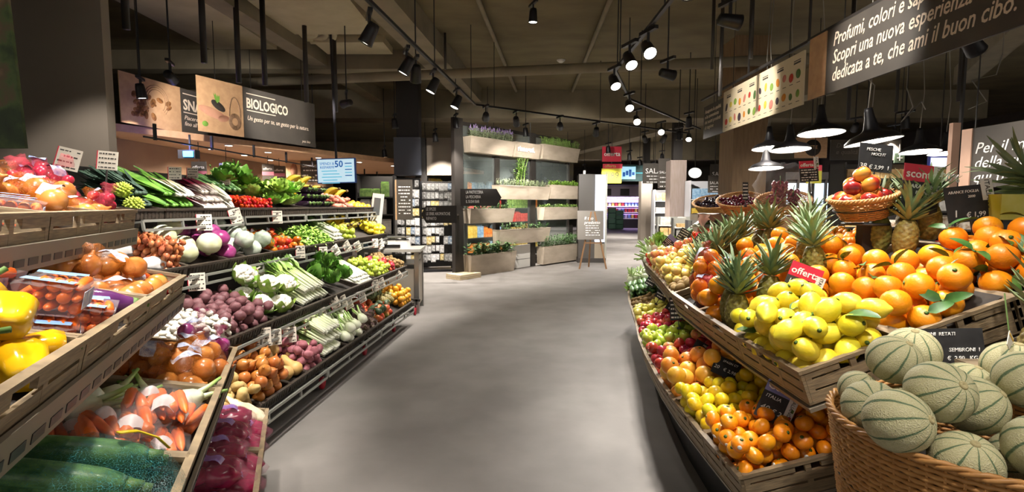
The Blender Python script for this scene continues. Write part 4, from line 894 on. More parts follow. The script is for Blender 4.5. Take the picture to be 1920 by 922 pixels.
lay(M, (.02, w * .5, .05, .4), 'spring_onion', 7, 3, 'green onion bunch on the second tier', G('green onion bunches', 2), -.03, slope=.2)
pile(M, (w * .5, w, .02, .44), 'apple_green', 22, 'green apple at the far end of the second tier', G('green apples', 2), rise(TD, -.05, .09), .9)
M, w, f = section(2, 672, 728, 'bananas and lemons')
bs = [spawn('bananas', M @ T(x, y, z) @ R(a, 'Z') @ R(-.35, 'X') @ Matrix.Scale(1.45, 4), 'x') for (x, y, z, a) in ((.1, .2, .09, .1), (.26, .22, .09, -.1), (.42, .2, .09, .2), (.58, .24, .09, 0), (.2, .36, .15, .1), (.45, .38, .15, -.2))]
number(bs, 'hand of yellow bananas on the second tier')
pile(M, (w * .62, w - .01, .02, .44), 'lemon', 40, 'lemon at the scale end of the second tier', G('lemons', 2), rise(TD, -.05, .08), 1.2)
# third tier
M, w, f = section(3, 302, 440, 'white mushrooms')
pile(M, (.02, w - .02, .02, .4), 'mushroom', 260, 'white button mushroom in the heap on the third tier', G('white mushrooms', 3), rise(TD, -.045, .12), .6)
M, w, f = section(3, 440, 510, 'dark beetroots')
pile(M, (-.1, w - .01, .02, .45), 'beet', 75, 'dusty dark beetroot on the third tier', G('dark beetroots', 3), rise(TD, -.05, .09), 1.2)
M, w, f = section(3, 510, 565, 'cauliflowers')
pile(M, (.0, w, .02, .46), 'cauliflower', 8, 'white cauliflower in its leaves on the third tier', G('cauliflowers', 3), rise(TD, -.05, .02), .6)
M, w, f = section(3, 565, 622, 'green chicory with white stalks')
lay(M, (.03, w - .03, .03, .4), 'chicory', 8, 2, 'green chicory bunch with white stalks on the third tier', G('green chicory bunches', 3), -.04, slope=.25)
M, w, f = section(3, 622, 672, 'savoy cabbages')
pile(M, (.0, w, .02, .46), 'savoy', 8, 'dark green savoy cabbage on the third tier', G('savoy cabbages', 3), rise(TD, -.05, .02), .6, tight=.82)
M, w, f = section(3, 672, 704, 'leeks')
lay(M, (.02, w - .02, .03, .4), 'leek', 15, 3, 'leek with white stalk on the third tier', G('leeks', 3), -.045, slope=.2)
M, w, f = section(3, 704, 733, 'pale green apples')
pile(M, (.0, w, .02, .45), 'apple_green', 48, 'pale green apple on the third tier', G('pale green apples', 3), rise(TD, -.05, .09), .9)
M, w, f = section(3, 733, 745, 'red apples')
pile(M, (.0, w, .02, .45), 'apple_red', 22, 'red apple in the narrow third tier tray', G('red apples', 3), rise(TD, -.05, .05), .9)
M, w, f = section(3, 745, 761, 'brown kiwis')
pile(M, (.0, w, .02, .45), 'kiwi', 60, 'brown kiwi at the scale end of the third tier', G('brown kiwis', 3), rise(TD, -.05, .09), 1.2)
# lowest tier
M, w, f = section(4, 400, 478, 'yellow potatoes')
pile(M, (.01, w, .02, .44), 'potato', 62, 'yellow potato on the lowest tier', G('yellow potatoes', 4), rise(TD, -.05, .06), 1.5)
M, w, f = section(4, 478, 536, 'brown onions')
pile(M, (.0, w, .02, .45), 'onion', 62, 'loose copper brown onion on the lowest tier', G('brown onions', 4), rise(TD, -.05, .08), 1.0)
M, w, f = section(4, 536, 570, 'butternut squashes')
ss = []
for (x, y, z, a, q) in ((.1, .14, .0, .2, 1.2), (.22, .13, .0, -.2, 1.3), (.34, .15, .0, .1, 1.2), (.12, .3, .08, .3, .5), (.25, .32, .09, -.1, .4), (.37, .31, .08, .1, .5)):
    ss.append(spawn('butternut', M @ T(x, y, z + .02) @ R(a, 'Z') @ R(-q, 'X'), 'x'))
number(ss, 'tan butternut squash on the lowest tier')
M, w, f = section(4, 570, 604, 'red potatoes')
pile(M, (.0, w, .02, .45), 'potato_red', 52, 'red skinned potato on the lowest tier', G('red potatoes', 4), rise(TD, -.05, .07), 1.5)
M, w, f = section(4, 604, 648, 'celery bunches')
lay(M, (.03, w - .03, .03, .4), 'celery', 9, 3, 'celery bunch with white base on the lowest tier', G('celery bunches', 4), -.045, slope=.22)
M, w, f = section(4, 648, 684, 'fennel bulbs')
rd = random.Random(5); os_ = []
for (x, y, z) in pack(.0, w, .02, .44, .05, 30, rise(TD, -.05, .06), 77): os_.append(spawn('fennel', M @ T(x, y, z) @ R(rd.uniform(-.4, .4), 'Z') @ R(-1.1, 'X'), 'white fennel bulb with green stalks on the lowest tier', G('fennel bulbs', 4), rd))
M, w, f = section(4, 684, 708, 'artichokes')
rd = random.Random(6)
for (x, y, z) in pack(.0, w, .02, .44, .045, 26, rise(TD, -.05, .06), 78): spawn('artichoke', M @ T(x, y, z) @ R(rd.uniform(-.5, .5), 'Z') @ R(1.0, 'X'), 'purple green artichoke on the lowest tier', G('artichokes', 4), rd)
M, w, f = section(4, 708, 738, 'mangoes and avocados')
pile(M, (.0, w, .02, .45), 'mango', 26, 'red and green mango on the lowest tier', G('mangoes and avocados', 4), rise(TD, -.05, .06), 1.4, alt=None)
pile(M, (.0, w, .02, .2), 'avocado', 9, 'dark green avocado among the lowest tier mangoes', G('avocados', 4), flat(.06), 1.4)
M, w, f = section(4, 738, 772, 'pineapples and yellow oranges')
ps = [spawn('pineapple', M @ T(x, .2, .06 + .0) @ R(.1 * i, 'Z') @ R(-1.45, 'X'), 'x') for i, x in enumerate((.1, .24, .38))]
number(ps, 'pineapple lying on the lowest tier beside the yellow oranges')
pile(M, (w * .45, w, .02, .45), 'goldfruit', 52, 'yellow orange at the far end of the lowest tier', G('yellow oranges', 4), rise(TD, -.05, .1), .9)
# cream price cards on the rails
cards = [(1, 122, 318, .1), (1, 200, 318, .09), (1, 328, 336, .09), (1, 361, 334, .08), (1, 423, 346, .08), (1, 519, 345, .06), (1, 548, 350, .06)]
for i, (row, u, v, h) in enumerate(cards):
    Y = [2.35, 2.5, 3.75, 3.95, 4.4, 5.2, 5.5][i]; p = at(u, v, Y)
    card(p, (1, .25, 0), h * .95, h, 'cream price card standing over the top tier, %s' % ['over the netted onions', 'over the radish bags', 'over the green bunches', 'behind the pale chicory', 'over the red chicory', 'behind the cherry tomatoes', 'behind the frizzy lettuce'][i], clip=.22 if i < 2 else .16, lean=.1, roll=[-.25, -.08, 0, 0, .12, 0, .15][i])
rc = [(2, 384, 432, 0, 'under the endive'), (2, 446, 418, .25, 'under the red chicory'), (2, 521, 419, 0, 'under the lettuce'), (3, 370, 545, 0, 'over the mushrooms'), (3, 465, 534, 0, 'over the beetroots'), (3, 500, 523, .3, 'over the cauliflowers'),
      (3, 564, 484, 0, 'under the tomatoes'), (3, 607, 484, 0, 'under the salad leaves'), (3, 634, 478, .5, 'under the radishes'), (3, 655, 470, .5, 'under the green apples'), (3, 674, 470, .4, 'under the bananas'), (3, 704, 464, 0, 'under the lemons'), (3, 716, 464, .3, 'beside the scale'),
      (4, 495, 646, 0, 'over the brown onions'), (4, 515, 647, 0, 'over the squashes'), (4, 544, 642, 0, 'over the red potatoes'), (4, 582, 621, 0, 'over the celery'), (4, 608, 602, .3, 'over the fennel'), (4, 632, 577, .4, 'under the savoy cabbages'), (4, 646, 576, .3, 'under the leeks'), (4, 657, 578, .3, 'second under the leeks'), (4, 682, 566, .3, 'over the mangoes'), (4, 704, 544, 0, 'over the pineapples'), (4, 718, 539, .3, 'over the yellow oranges'), (4, 752, 521, .7, 'at the scale end')]
for (row, u, v, roll, where) in rc:                 # hung under the rail of the tier above
    D, z, tl = FR[row - 1]; Y = -D / (.079 + (960 - u) / 960) * .985
    card(at(u, v, Y), (.55, .83, 0) if Y > 4 else (.8, .6, 0), .095, .115, 'cream price card clipped to the rail %s' % where, lean=.05, roll=roll, clip=-.09)
# ------------------------------------------------ right: two-tier fruit island
UP = [(1.0, 1.745), (1.0, 2.26), (1.025, 2.80), (1.06, 3.36), (1.15, 3.90), (1.235, 4.42), (1.32, 5.02), (1.43, 5.66)]
LO = [(.838, 1.818), (.832, 2.19), (.832, 2.58), (.85, 2.95), (.895, 3.38), (.955, 3.80), (1.06, 4.34), (1.14, 4.80), (1.24, 5.40), (1.36, 5.95), (1.48, 6.5)]
ZU, ZL, TU, TLo = .92, .50, math.radians(20), math.radians(14)
def seg(P, i, z, tilt):
    B, A = Vector((*P[i], z)), Vector((*P[i + 1], z)); ex = (B - A).normalized(); nin = Vector((0, 0, 1)).cross(ex)
    return frame(A, ex, nin * math.cos(tilt) + Vector((0, 0, math.sin(tilt)))), (B - A).length
isl = thing('fruit_island', 'long curved fruit island with dark base under two tiers of tan crates', 'display island', (1.6, 3.6, 0))
def part(name, mb, m): return obj(name, mb, m, isl, T(-1.6, -3.6, 0))
def prism(P, off0, off1, z0, z1, near=0):
    b = MB(); n = len(P); vs = []
    nn = []
    for i in range(n):
        a, c = Vector(P[max(i - 1, 0)]), Vector(P[min(i + 1, n - 1)]); d = (a - c).normalized(); nn.append(Vector((-d.y, d.x)))
    for z in (z0, z1):
        for i in range(n):
            q = Vector(P[i]) + nn[i] * off0; vs.append((q.x, q.y + (near if i == 0 else 0), z))
        for i in range(n - 1, -1, -1):
            q = Vector(P[i]) + nn[i] * off1; vs.append((q.x, q.y + (near if i == 0 else 0), z))
    m = 2 * n
    return b.add(vs, [tuple(range(m))[::-1], tuple(range(m, 2 * m))] + [(i, (i + 1) % m, m + (i + 1) % m, m + i) for i in range(m)], 0, False)
part('base', prism(LO, .2, 1.35, 0, .34, .08), M_['black'])
part('riser', prism(UP, .42, 1.15, .26, .9, .06), M_['dark'])
part('spine', prism(UP, 1.15, 1.4, .26, 1.28, .06), M_['dark'])
for i in range(len(UP) - 1):
    M, w = seg(UP, i, ZU, TU); part('shelf', MB().box(0, -.004, -.155, w, 1.12, -.14, M=M), M_['brownmetal'])
for i in range(len(LO) - 1):
    M, w = seg(LO, i, ZL, TLo); part('shelf', MB().box(0, .0, -.145, w, .56, -.132, M=M), M_['brownmetal'])
# ---- lower tier
HL, DL = .13, .52
def lower(i, what, keys, tilt=.9):
    M, w = seg(LO, i, ZL, TLo); f = rise(DL, -.085, .07); crate(M, w, DL, HL, 'tan crate of %s on the lower tier of the fruit island' % what, 'wood', f)
    return M, w, f
M, w, f = lower(0, 'mandarins', None)
pile(M, (.012, w - .012, .012, DL - .012), 'mandarin', 88, 'mandarin in the nearest lower tier crate', 'mandarins in the nearest lower crate', f, 1.0, scale=1.02)
M, w, f = lower(1, 'deep yellow lemons', None)
pile(M, (.012, w - .012, .012, DL - .012), 'lemon_s', 82, 'deep yellow lemon in the lower tier crate', 'deep yellow lemons in the lower crate', f, 1.6)
M, w, f = lower(2, 'grapefruits', None)
pile(M, (.012, w - .012, .012, DL - .012), 'grapefruit', 32, 'blushed orange grapefruit in the lower tier crate', 'grapefruits in the lower crate', f, 1.2)
M, w, f = lower(3, 'red apples', None)
pile(M, (.012, w - .012, .012, DL - .012), 'apple_red', 62, 'dark red apple in the lower tier crate beside the grapefruits', 'red apples beside the grapefruits', f, .8, alt=('apple_pink', .12), altlabel='paler pink apple mixed into the lower crate of dark red apples')
M, w, f = lower(4, 'green apples', None)
pile(M, (.012, w - .012, .012, DL - .012), 'apple_green', 62, 'green apple in the lower tier crate', 'green apples in the lower crate', f, .8)
M, w, f = lower(5, 'small red apples', None)
pile(M, (.012, w - .012, .012, DL - .012), 'apple_red', 68, 'dark red apple in the lower tier crate beyond the green apples', 'red apples beyond the green apples', f, .8)
M, w, f = lower(6, 'green pears', None)
pile(M, (.012, w - .012, .012, DL - .012), 'pear', 64, 'green yellow pear in the lower tier crate', 'green pears in the lower crate', f, 1.5)
M, w, f = lower(7, 'brown kiwis', None)
pile(M, (.012, w - .012, .012, DL - .012), 'kiwi', 120, 'brown kiwi in the lower tier crate of the fruit island', 'kiwis in the lower crate', f, 1.5)
M, w, f = lower(8, 'dark zucchini', None)
lay(M, (.02, .3, .03, DL - .03), 'zucchini', 9, 4, 'dark zucchini lying along the lower tier crate', 'zucchini in the lower crate', -.07, along='x', scale=1.3)
lay(M, (.32, w, .03, DL - .03), 'zucchini', 9, 4, 'dark zucchini at the near end of the lower tier zucchini crate', 'near zucchini in the lower crate', -.07, along='x', scale=1.2)
M, w, f = lower(9, 'pale fennel and lettuces', None)
pile(M, (.0, w, .0, DL), 'lettuce', 18, 'pale green lettuce at the far end of the lower tier', 'lettuces in the far lower crate', f, .5, tight=.8, scale=.75)
pile(M, (.0, w, .0, .3), 'fennel', 7, 'white fennel at the far end of the lower tier', 'fennel in the far lower crate', flat(.05), 1.0)
# ---- upper tier: seven columns of three rows
HU, DU = .13, .385
def upper(i, r, what, shrink=0, floor=None):
    M, w = seg(UP, i, ZU, TU); s = shrink * r; M = M @ T(s / 2, r * (DU + .004), 0); f = floor or rise(DU, -.075, .05)
    crate(M, w - s, DU, HU, 'tan crate of %s on the upper tier, %s row' % (what, ('front', 'middle', 'rear')[r]), 'wood', f); return M, w - s, f
b0 = lambda w: (.012, w - .012, .012, DU - .012)
M, w, f = upper(0, 0, 'lemons at the near corner')
pile(M, b0(w), 'lemon', 58, 'bright yellow lemon in the near corner crate of the upper tier', 'lemons in the near corner crate', f, 1.6, scale=1.16)
lv = []
for (x, y, z, a) in ((.30, .13, .115, .4), (.25, .16, .12, 1.7), (.33, .18, .115, 5.6), (.1, .05, .02, 3.4), (.45, .25, .11, .4)):
    o = obj('lemon_leaf', MB().leaf((0, 0, 0), (1, 0, .2), (0, 0, 1), .12, .06, .5, seg=7), M_['leafd'], None, M @ T(x, y, z) @ R(a, 'Z')); tag(o, 'x', 'leaf'); lv.append(o)
number(lv, 'dark green leaf lying on the corner lemons')
M, w, f = upper(0, 1, 'oranges behind the lemons', floor=rise(DU, -.07, .08))
pile(M, b0(w), 'orange', 58, 'orange in the near middle crate behind the lemons', 'oranges behind the corner lemons', f, 1.1, scale=1.1, hmax=.15, alt=('orange_leaf', .28))
M, w, f = upper(0, 2, 'leafy oranges', floor=rise(DU, -.05, .06))
pile(M, b0(w), 'orange_leaf', 48, 'orange in the rear crate at the near end', 'leafy oranges at the rear near end', f, .9, scale=1.1, hmax=.135, alt=('orange', .35))
M, w, f = upper(1, 0, 'two standing pineapples')
PN = []
def pineapple(P, h, key='pineapple', lean=0, az=0, sc=1.0):
    o = spawn(key, P @ T(0, 0, .085 * sc + h) @ R(-TU, 'X') @ R(az, 'Z') @ R(lean, 'X') @ Matrix.Scale(sc, 4), 'x'); PN.append(o); return o
pineapple(M @ T(.34, .10, 0), -.06, 'pineapple', -.05, 1, 1.05); pineapple(M @ T(.22, .12, 0), -.06, 'pineapple_b', .05, 2, 1.05); pineapple(M @ T(.29, .29, 0), -.03, 'pineapple_c', .1, 3.3)
pile(M, (.40, w - .01, .02, .37), 'lemon', 9, 'lemon beside the standing pineapples', 'lemons beside the pineapples', f, 1.6, scale=1.1)
pile(M, (.012, .16, .012, .37), 'orange', 10, 'large orange at the crate edge left of the pineapples', 'oranges left of the pineapples', f, 1, scale=1.1)
M, w, f = upper(1, 1, 'oranges around pineapples', floor=rise(DU, -.06, .07))
pile(M, (.012, w - .012, .012, DU - .012), 'orange', 34, 'orange in the middle crate behind the pineapples', 'oranges behind the pineapples', f, 1.0, scale=1.08, alt=('orange_leaf', .2))
pineapple(M @ T(.36, .12, 0), .06, 'pineapple_b', .15, .4, .95); pineapple(M @ T(.14, .2, 0), .06, 'pineapple_c', -.1, 4, .95)
M, w, f = upper(1, 2, 'pineapples at the rear')
for i, (x, y) in enumerate(((.42, .12), (.28, .10), (.14, .14), (.36, .28), (.2, .29))): pineapple(M @ T(x, y, 0), .05 + .02 * (i % 2), ('pineapple', 'pineapple_b', 'pineapple_c')[i % 3], .1 * (i % 3 - 1), i * 1.3, .95)
M, w, f = upper(2, 0, 'netted oranges and a pineapple')
for i, (x, y, z) in enumerate(((.42, .12, -.06), (.28, .16, -.06), (.36, .3, -.04), (.33, .2, .07))):
    net_bag(M @ T(x, y, z) @ R(.9 * i, 'Z'), 'orange', 6, .1, 'red net bag of oranges, %s' % ['nearest the pineapples', 'middle with printed band', 'at the back', 'topmost'][i], m_netr, 210 + i, .95)
pineapple(M @ T(.12, .16, 0), -.03, 'pineapple_c', .1, 2.2); pineapple(M @ T(.1, .31, 0), -.0, 'pineapple', .1, .7)
M, w, f = upper(2, 1, 'oranges and an apple', floor=rise(DU, -.06, .07))
pile(M, b0(w), 'orange', 32, 'yellow orange in the middle crate beyond the pineapples', 'oranges in the third middle crate', f, 1.0, scale=1.12)
spawn('apple_red', M @ T(.46, .2, .13), 'single dusty red apple lying on the oranges')
pineapple(M @ T(.5, .3, 0), .04, 'pineapple_b', .1, 2); pineapple(M @ T(.03, .03, 0), .02, 'pineapple', .1, 5)
M, w, f = upper(2, 2, 'leafy clementines', floor=rise(DU, -.05, .08))
pile(M, b0(w), 'clementine', 100, 'small leafy clementine in the rear crate', 'clementines in the rear crate', f, .9)
M, w, f = upper(3, 0, 'kiwi, custard apples and yellow fruit', .02)
pile(M, (.3, w, .01, .2), 'kiwi', 18, 'large brown kiwi at the edge of the upper tier', 'kiwis on the upper tier', f, 1.5, scale=1.1)
pile(M, (.012, .32, .012, .2), 'apple_yellow', 20, 'pale yellow apple on the upper tier beside the kiwis', 'pale yellow apples beside the kiwis', f, .8)
pile(M, (.012, w, .2, .37), 'pear', 34, 'yellow pear in the fourth front crate', 'pears in the fourth front crate', f, 1.5); pineapple(M @ T(.5, .28, 0), .0, 'pineapple', .1, 2)
M, w, f = upper(3, 1, 'yellow pears and pineapples', .03)
pile(M, (.012, w * .55, .012, .37), 'pear', 38, 'bright yellow pear in the fourth middle crate', 'pears in the fourth middle crate', rise(DU, -.05, .09), 1.5)
for (x, y) in ((.45, .12), (.38, .27), (.5, .3)): pineapple(M @ T(x, y, 0), .03, 'pineapple_c', .1, x * 9)
M, w, f = upper(3, 2, 'pomegranates and pale fruit', .03)
pile(M, b0(w), 'goldfruit', 40, 'orange in the rear crate under the cardboard stand', 'oranges under the cardboard stand', f, 1)
M, w, f = upper(4, 0, 'pink and yellow apples', .02)
pile(M, (.012, w * .5, .012, .37), 'apple_pink', 40, 'pink striped apple in the fifth front crate', 'pink apples in the fifth front crate', rise(DU, -.05, .07), .8)
pile(M, (w * .5, w, .012, .37), 'apple_yellow', 36, 'pale yellow apple in the fifth front crate', 'yellow apples in the fifth front crate', rise(DU, -.05, .07), .8)
M, w, f = upper(4, 1, 'blushed peaches and pears', .04)
pile(M, (.012, w * .5, .012, .37), 'pear', 36, 'pale pear in the fifth middle crate', 'pears in the fifth middle crate', rise(DU, -.05, .09), 1.5)
pile(M, (w * .5, w, .012, .37), 'apple_yellow', 36, 'yellow apple in the fifth middle crate', 'yellow apples in the fifth middle crate', rise(DU, -.05, .09), .8)
M, w, f = upper(4, 2, 'large green pears', .04)
pile(M, b0(w), 'mango', 34, 'red blushed mango in the rear fifth crate', 'mangoes in the rear fifth crate', f, 1.5, scale=.95)
M, w, f = upper(5, 0, 'tomatoes and yellow apples', .02)
pile(M, (.012, w * .5, .012, .37), 'tomato', 44, 'red tomato in the sixth front crate', 'tomatoes in the sixth front crate', rise(DU, -.05, .07), .7)
pile(M, (w * .5, w, .012, .37), 'apple_yellow', 40, 'pale yellow apple in the sixth front crate', 'yellow apples in the sixth front crate', rise(DU, -.05, .07), .8)
M, w, f = upper(5, 1, 'pears and red tomatoes', .05)
pile(M, (w * .4, w, .012, .37), 'pear', 36, 'long yellow pear in the sixth middle crate', 'pears in the sixth middle crate', rise(DU, -.05, .09), 1.5)
pile(M, (.012, w * .4, .012, .37), 'tomato', 32, 'red tomato in the sixth middle crate', 'tomatoes in the sixth middle crate', rise(DU, -.05, .09), .7)
M, w, f = upper(5, 2, 'vine tomatoes', .05)
pile(M, b0(w), 'tomato', 60, 'red tomato in the rear sixth crate', 'tomatoes in the rear sixth crate', f, .7)
M, w, f = upper(6, 0, 'fennel and lettuces', .02)
pile(M, (.1, w, .0, .3), 'fennel', 18, 'white fennel at the far end of the upper tier', 'fennel at the far upper end', rise(DU, -.04, .08), 1.0)
pile(M, (.0, .5, .12, .4), 'lettuce', 10, 'green lettuce at the far end of the upper tier', 'lettuces at the far upper end', flat(-.0), .5, tight=.8, scale=.72)
M, w, f = upper(6, 1, 'zucchini and tomatoes', .06)
lay(M, (.02, .4, .02, .35), 'zucchini', 8, 4, 'dark zucchini at the far end of the upper tier', 'zucchini at the far upper end', -.04, slope=.3, scale=1.2)
pile(M, (.38, w, .012, .37), 'tomato', 30, 'red tomato beside the far zucchini', 'tomatoes beside the far zucchini', rise(DU, -.04, .09), .7)
M, w, f = upper(6, 2, 'red chicory and leeks', .06)
lay(M, (.02, w - .05, .02, .35), 'leek', 12, 4, 'leek at the far rear of the upper tier', 'leeks at the far upper end', -.04, slope=.25)
# big pineapple pair at the near end, in a wicker basket
m_wick = mat('wicker', '#a8763e', '#c08c50', rough=.5, scale=30, var=.06); m_wick2 = mat('dark_wicker', '#7e4f26', '#94622f', rough=.5, scale=30)
def basket(M, R0, R1, H, label, rows, stakes, m=None, rim=.012, cat='basket', oval=1.0, name='wicker_basket'):
    t = thing(name, label, cat, M); m = m or m_wick; b = MB(); n = stakes * 2
    for q in range(rows):
        z = H * (q + .5) / rows; r = R1 + (R0 - R1) * z / H; th = H / rows * .48
        pts = [(math.cos(2 * PI * j / n) * (r + (.45 if (j + q) % 2 else -.45) * th) * oval, math.sin(2 * PI * j / n) * (r + (.45 if (j + q) % 2 else -.45) * th), z) for j in range(n)]
        b.tube(pts, th, 5, closed=True)
    obj('weave', b, m, t); b = MB()
    for j in range(stakes):
        a = 2 * PI * (j + .5) / stakes; b.tube([(math.cos(a) * R1 * oval, math.sin(a) * R1, 0), (math.cos(a) * R0 * oval, math.sin(a) * R0, H)], .0035, 5)
    obj('stakes', b, m, t)
    for s in range(3):
        b = MB(); k = 120
        b.tube([(math.cos(2 * PI * j / k) * (R0 + rim * .8 * math.cos(j * 2 * PI * 18 / k + s * 2.1)) * oval, math.sin(2 * PI * j / k) * (R0 + rim * .8 * math.cos(j * 2 * PI * 18 / k + s * 2.1)), H + rim * .8 * math.sin(j * 2 * PI * 18 / k + s * 2.1)) for j in range(k)], rim * .7, 6, closed=True)
        obj('rim_strand', b, m, t)
    obj('base', MB().lathe([(R1 * .98, .0), (R1 * .98, .01)], 32, M=Matrix.Diagonal((oval, 1, 1, 1))), m_wick2, t)
    return t
# melon basket
BC = Vector((1.17, 1.25, .48)); BH = .465
basket(T(BC), .315, .25, BH, 'large woven wicker basket of netted melons', 36, 60, rim=.008)
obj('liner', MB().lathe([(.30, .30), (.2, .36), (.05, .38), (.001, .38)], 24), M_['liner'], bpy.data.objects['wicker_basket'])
t = thing('basket_stand', 'dark stand under the melon basket', 'stand', T(BC.x, BC.y, 0)); obj('top', MB().lathe([(.27, .45), (.27, .478)], 28), M_['dark'], t); obj('pedestal', MB().lathe([(.2, 0), (.2, .02), (.1, .05), (.1, .45)], 24), M_['dark'], t)
mm = [(1671, 703, 1.38, .93), (1728, 672, 1.45, 1.0), (1770, 745, 1.2, 1.0), (1697, 808, 1.13, 1.0), (1637, 765, 1.28, .97), (1622, 722, 1.40, .72), (1815, 712, 1.35, .97), (1900, 688, 1.38, 1.0), (1845, 797, 1.2, 1.0), (1795, 852, 1.1, .95), (1912, 752, 1.25, 1.0), (1925, 850, 1.08, .97), (1870, 880, 1.17, .8), (1975, 800, 1.2, 1), (1708, 745, 1.34, .85)]
P = [at(u, v, Y) for u, v, Y, s in mm]; P0 = [p.copy() for p in P]; Rm = [.0735 * s * 1.02 for _, _, _, s in mm]
for it in range(160):
    for i in range(len(P)):
        for j in range(i):
            d = P[i] - P[j]; o = Rm[i] + Rm[j] - d.length
            if o > 0: d.normalize(); P[i] += d * o * .5; P[j] -= d * o * .5
        q = Vector((P[i].x - BC.x, P[i].y - BC.y)); lim = .305 - Rm[i] if P[i].z < BC.z + BH + .02 else .295
        if q.length > lim: q = q.normalized() * lim; P[i].x, P[i].y = BC.x + q.x, BC.y + q.y
        P[i].z = max(P[i].z, BC.z + .38 + Rm[i]); P[i] += (P0[i] - P[i]) * .06
rot = [(.5, .3, 0), (.25, -.1, 1), (1.0, .15, .4), (.9, .9, .2), (.9, -.6, 0), (.3, .4, 2), (.2, .3, 0), (.15, 0, 1), (.6, .7, .5), (.45, -.1, 1.2), (.5, .5, .3), (.6, -.2, 0), (1, .8, 2), (1, 0, 0), (.6, 0, 0)]
lb = ['pale netted melon at the back edge, stem showing, above the lemons crate side', 'melon at the very back, touching the slate melon board', 'large central melon with two dark green stripes facing the viewer', 'front melon tipped over the basket rim by the mandarins', 'striped melon half hidden at the basket edge behind the tipped one', 'smallest hidden melon behind the back edge pair', 'melon with stem scar up, right behind the central one', 'yellowish melon beside the slate board, stem up', 'tilted melon against the central melon on its lower right', 'greenest melon low in front, broad dark stripes', 'melon at the photo edge below the yellowish one', 'low melon at the photo edge, half out of view', 'small melon deep at the front rim', 'melon out at the far side of the basket', 'melon wedged behind the central one']
for i, p in enumerate(P):
    a, bq, c = rot[i]; spawn('melon', T(p) @ R(bq, 'Y') @ R(a, 'X') @ R(c, 'Z') @ Matrix.Scale(mm[i][3], 4), 'netted ' + lb[i] if 'netted' not in lb[i] else lb[i])
# pineapples with long leaves near the melon board
stand = thing('pineapple_crate', 'dark box stand of pineapples behind the melon board', 'crate', T(1.62, 1.52, 0))
obj('body', MB().box(-.16, -.14, 0, .34, .16, .98), M_['dark'], stand); obj('rim', MB().box(-.17, -.15, .98, .35, .17, 1.0), M_['crate'], stand)
for (x, y, z, l, a) in ((1.58, 1.5, 1.085, .35, 1.2), (1.72, 1.55, 1.085, .2, -.6), (1.86, 1.56, 1.085, .3, -1.2)):
    PN.append(spawn('pineapple_big', T(x, y, z) @ R(a, 'Z') @ R(l * .7, 'X'), 'x'))
number(PN, 'pineapple with grey green crown standing on the fruit island')
t = thing('fruit_tag', 'small cream pineapple tag hanging by the big pineapple crown', 'tag', facing(at(1893, 640, 1.36), (.8, .6, 0)) @ R(-.5, 'Z'))
obj('card', MB().box(-.035, -.02, 0, .035, .02, .002), M_['paper'], t); obj('print', MB().box(-.03, .01, .002, .03, .015, .003), m_yo, t); obj('tie', MB().bar((-.035, .02, 0), (-.045, .12, -.02), .003), m_cal, t)
# ---- spine with tilted wicker bowls
def bowl(u, v, Y, R0, H, label, tiltv=.0, rows=9, side=-.6):
    p = at(u, v, Y); M = T(p) @ R(tiltv, 'X') @ R(tiltv * side, 'Y'); basket(M, R0, R0 * .66, H, label, rows, 20, rim=.009); return M
M = bowl(1620, 408, 2.5, .14, .105, 'orange wicker bowl of nectarines on the island spine', .1, 10, -2.0)
t = thing('bowl_stand', 'dark round stand under the nectarine bowl', 'stand', T(at(1622, 416, 2.5)))
obj('pole', MB().bar((0, 0, -.5), (0, 0, -.004), .05), M_['dark'], t); obj('plate', MB().lathe([(.1, -.016), (.1, -.004)], 20), M_['dark'], t)
ns = [spawn('nectarine', M @ T(x, y, z) @ R(a, 'Z') @ R(.5, 'X') @ Matrix.Scale(1.05, 4), 'x') for (x, y, z, a) in ((-.09, -.03, .1, 0), (-.02, -.08, .1, 1), (.06, -.06, .1, 2), (.085, .02, .1, 3), (.02, .03, .1, 4), (-.06, .07, .1, 5), (.05, .1, .1, .5), (-.05, -.01, .158, 1.2), (.03, -.02, .16, 3.2), (.09, .06, .155, .2), (-.0, .07, .16, 2.2), (.02, .02, .21, 4.2))]
number(ns, 'red and yellow nectarine heaped in the wicker bowl')
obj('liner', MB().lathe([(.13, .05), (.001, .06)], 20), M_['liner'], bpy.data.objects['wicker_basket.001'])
for i, (u, v, Y, key, n, lab, fl_) in enumerate(((1338, 398, 5.6, 'dark_plum', 22, 'black plums', .2), (1388, 396, 5.0, 'plum', 50, 'dark red plums', .15))):
    M = bowl(u, v, Y, .21, .12, 'long wicker bowl of %s on the island spine' % lab, .3)
    pile(M, (-.15, .15, -.15, .15), key, n, '%s in the tilted wicker bowl' % lab.replace('plums', 'plum'), lab + ' in the bowl', dome(.3, .3, .06, .03), 1)
    s = thing('bowl_stand', 'dark stand under the bowl of %s' % lab, 'stand', T(at(u, v + 3, Y))); obj('pole', MB().bar((0, 0, -.75), (0, 0, -.01), .06), M_['dark'], s); obj('plate', MB().lathe([(.14, -.03), (.14, -.01)], 20), M_['dark'], s)
M = bowl(1468, 397, 3.9, .19, .09, 'shallow wicker bowl of red grapes on the island spine', .35)
s = thing('bowl_stand', 'dark stand under the grape bowl', 'stand', T(at(1468, 400, 3.9))); obj('pole', MB().bar((0, 0, -.6), (0, 0, -.01), .05), M_['dark'], s); obj('plate', MB().lathe([(.12, -.03), (.12, -.01)], 20), M_['dark'], s)
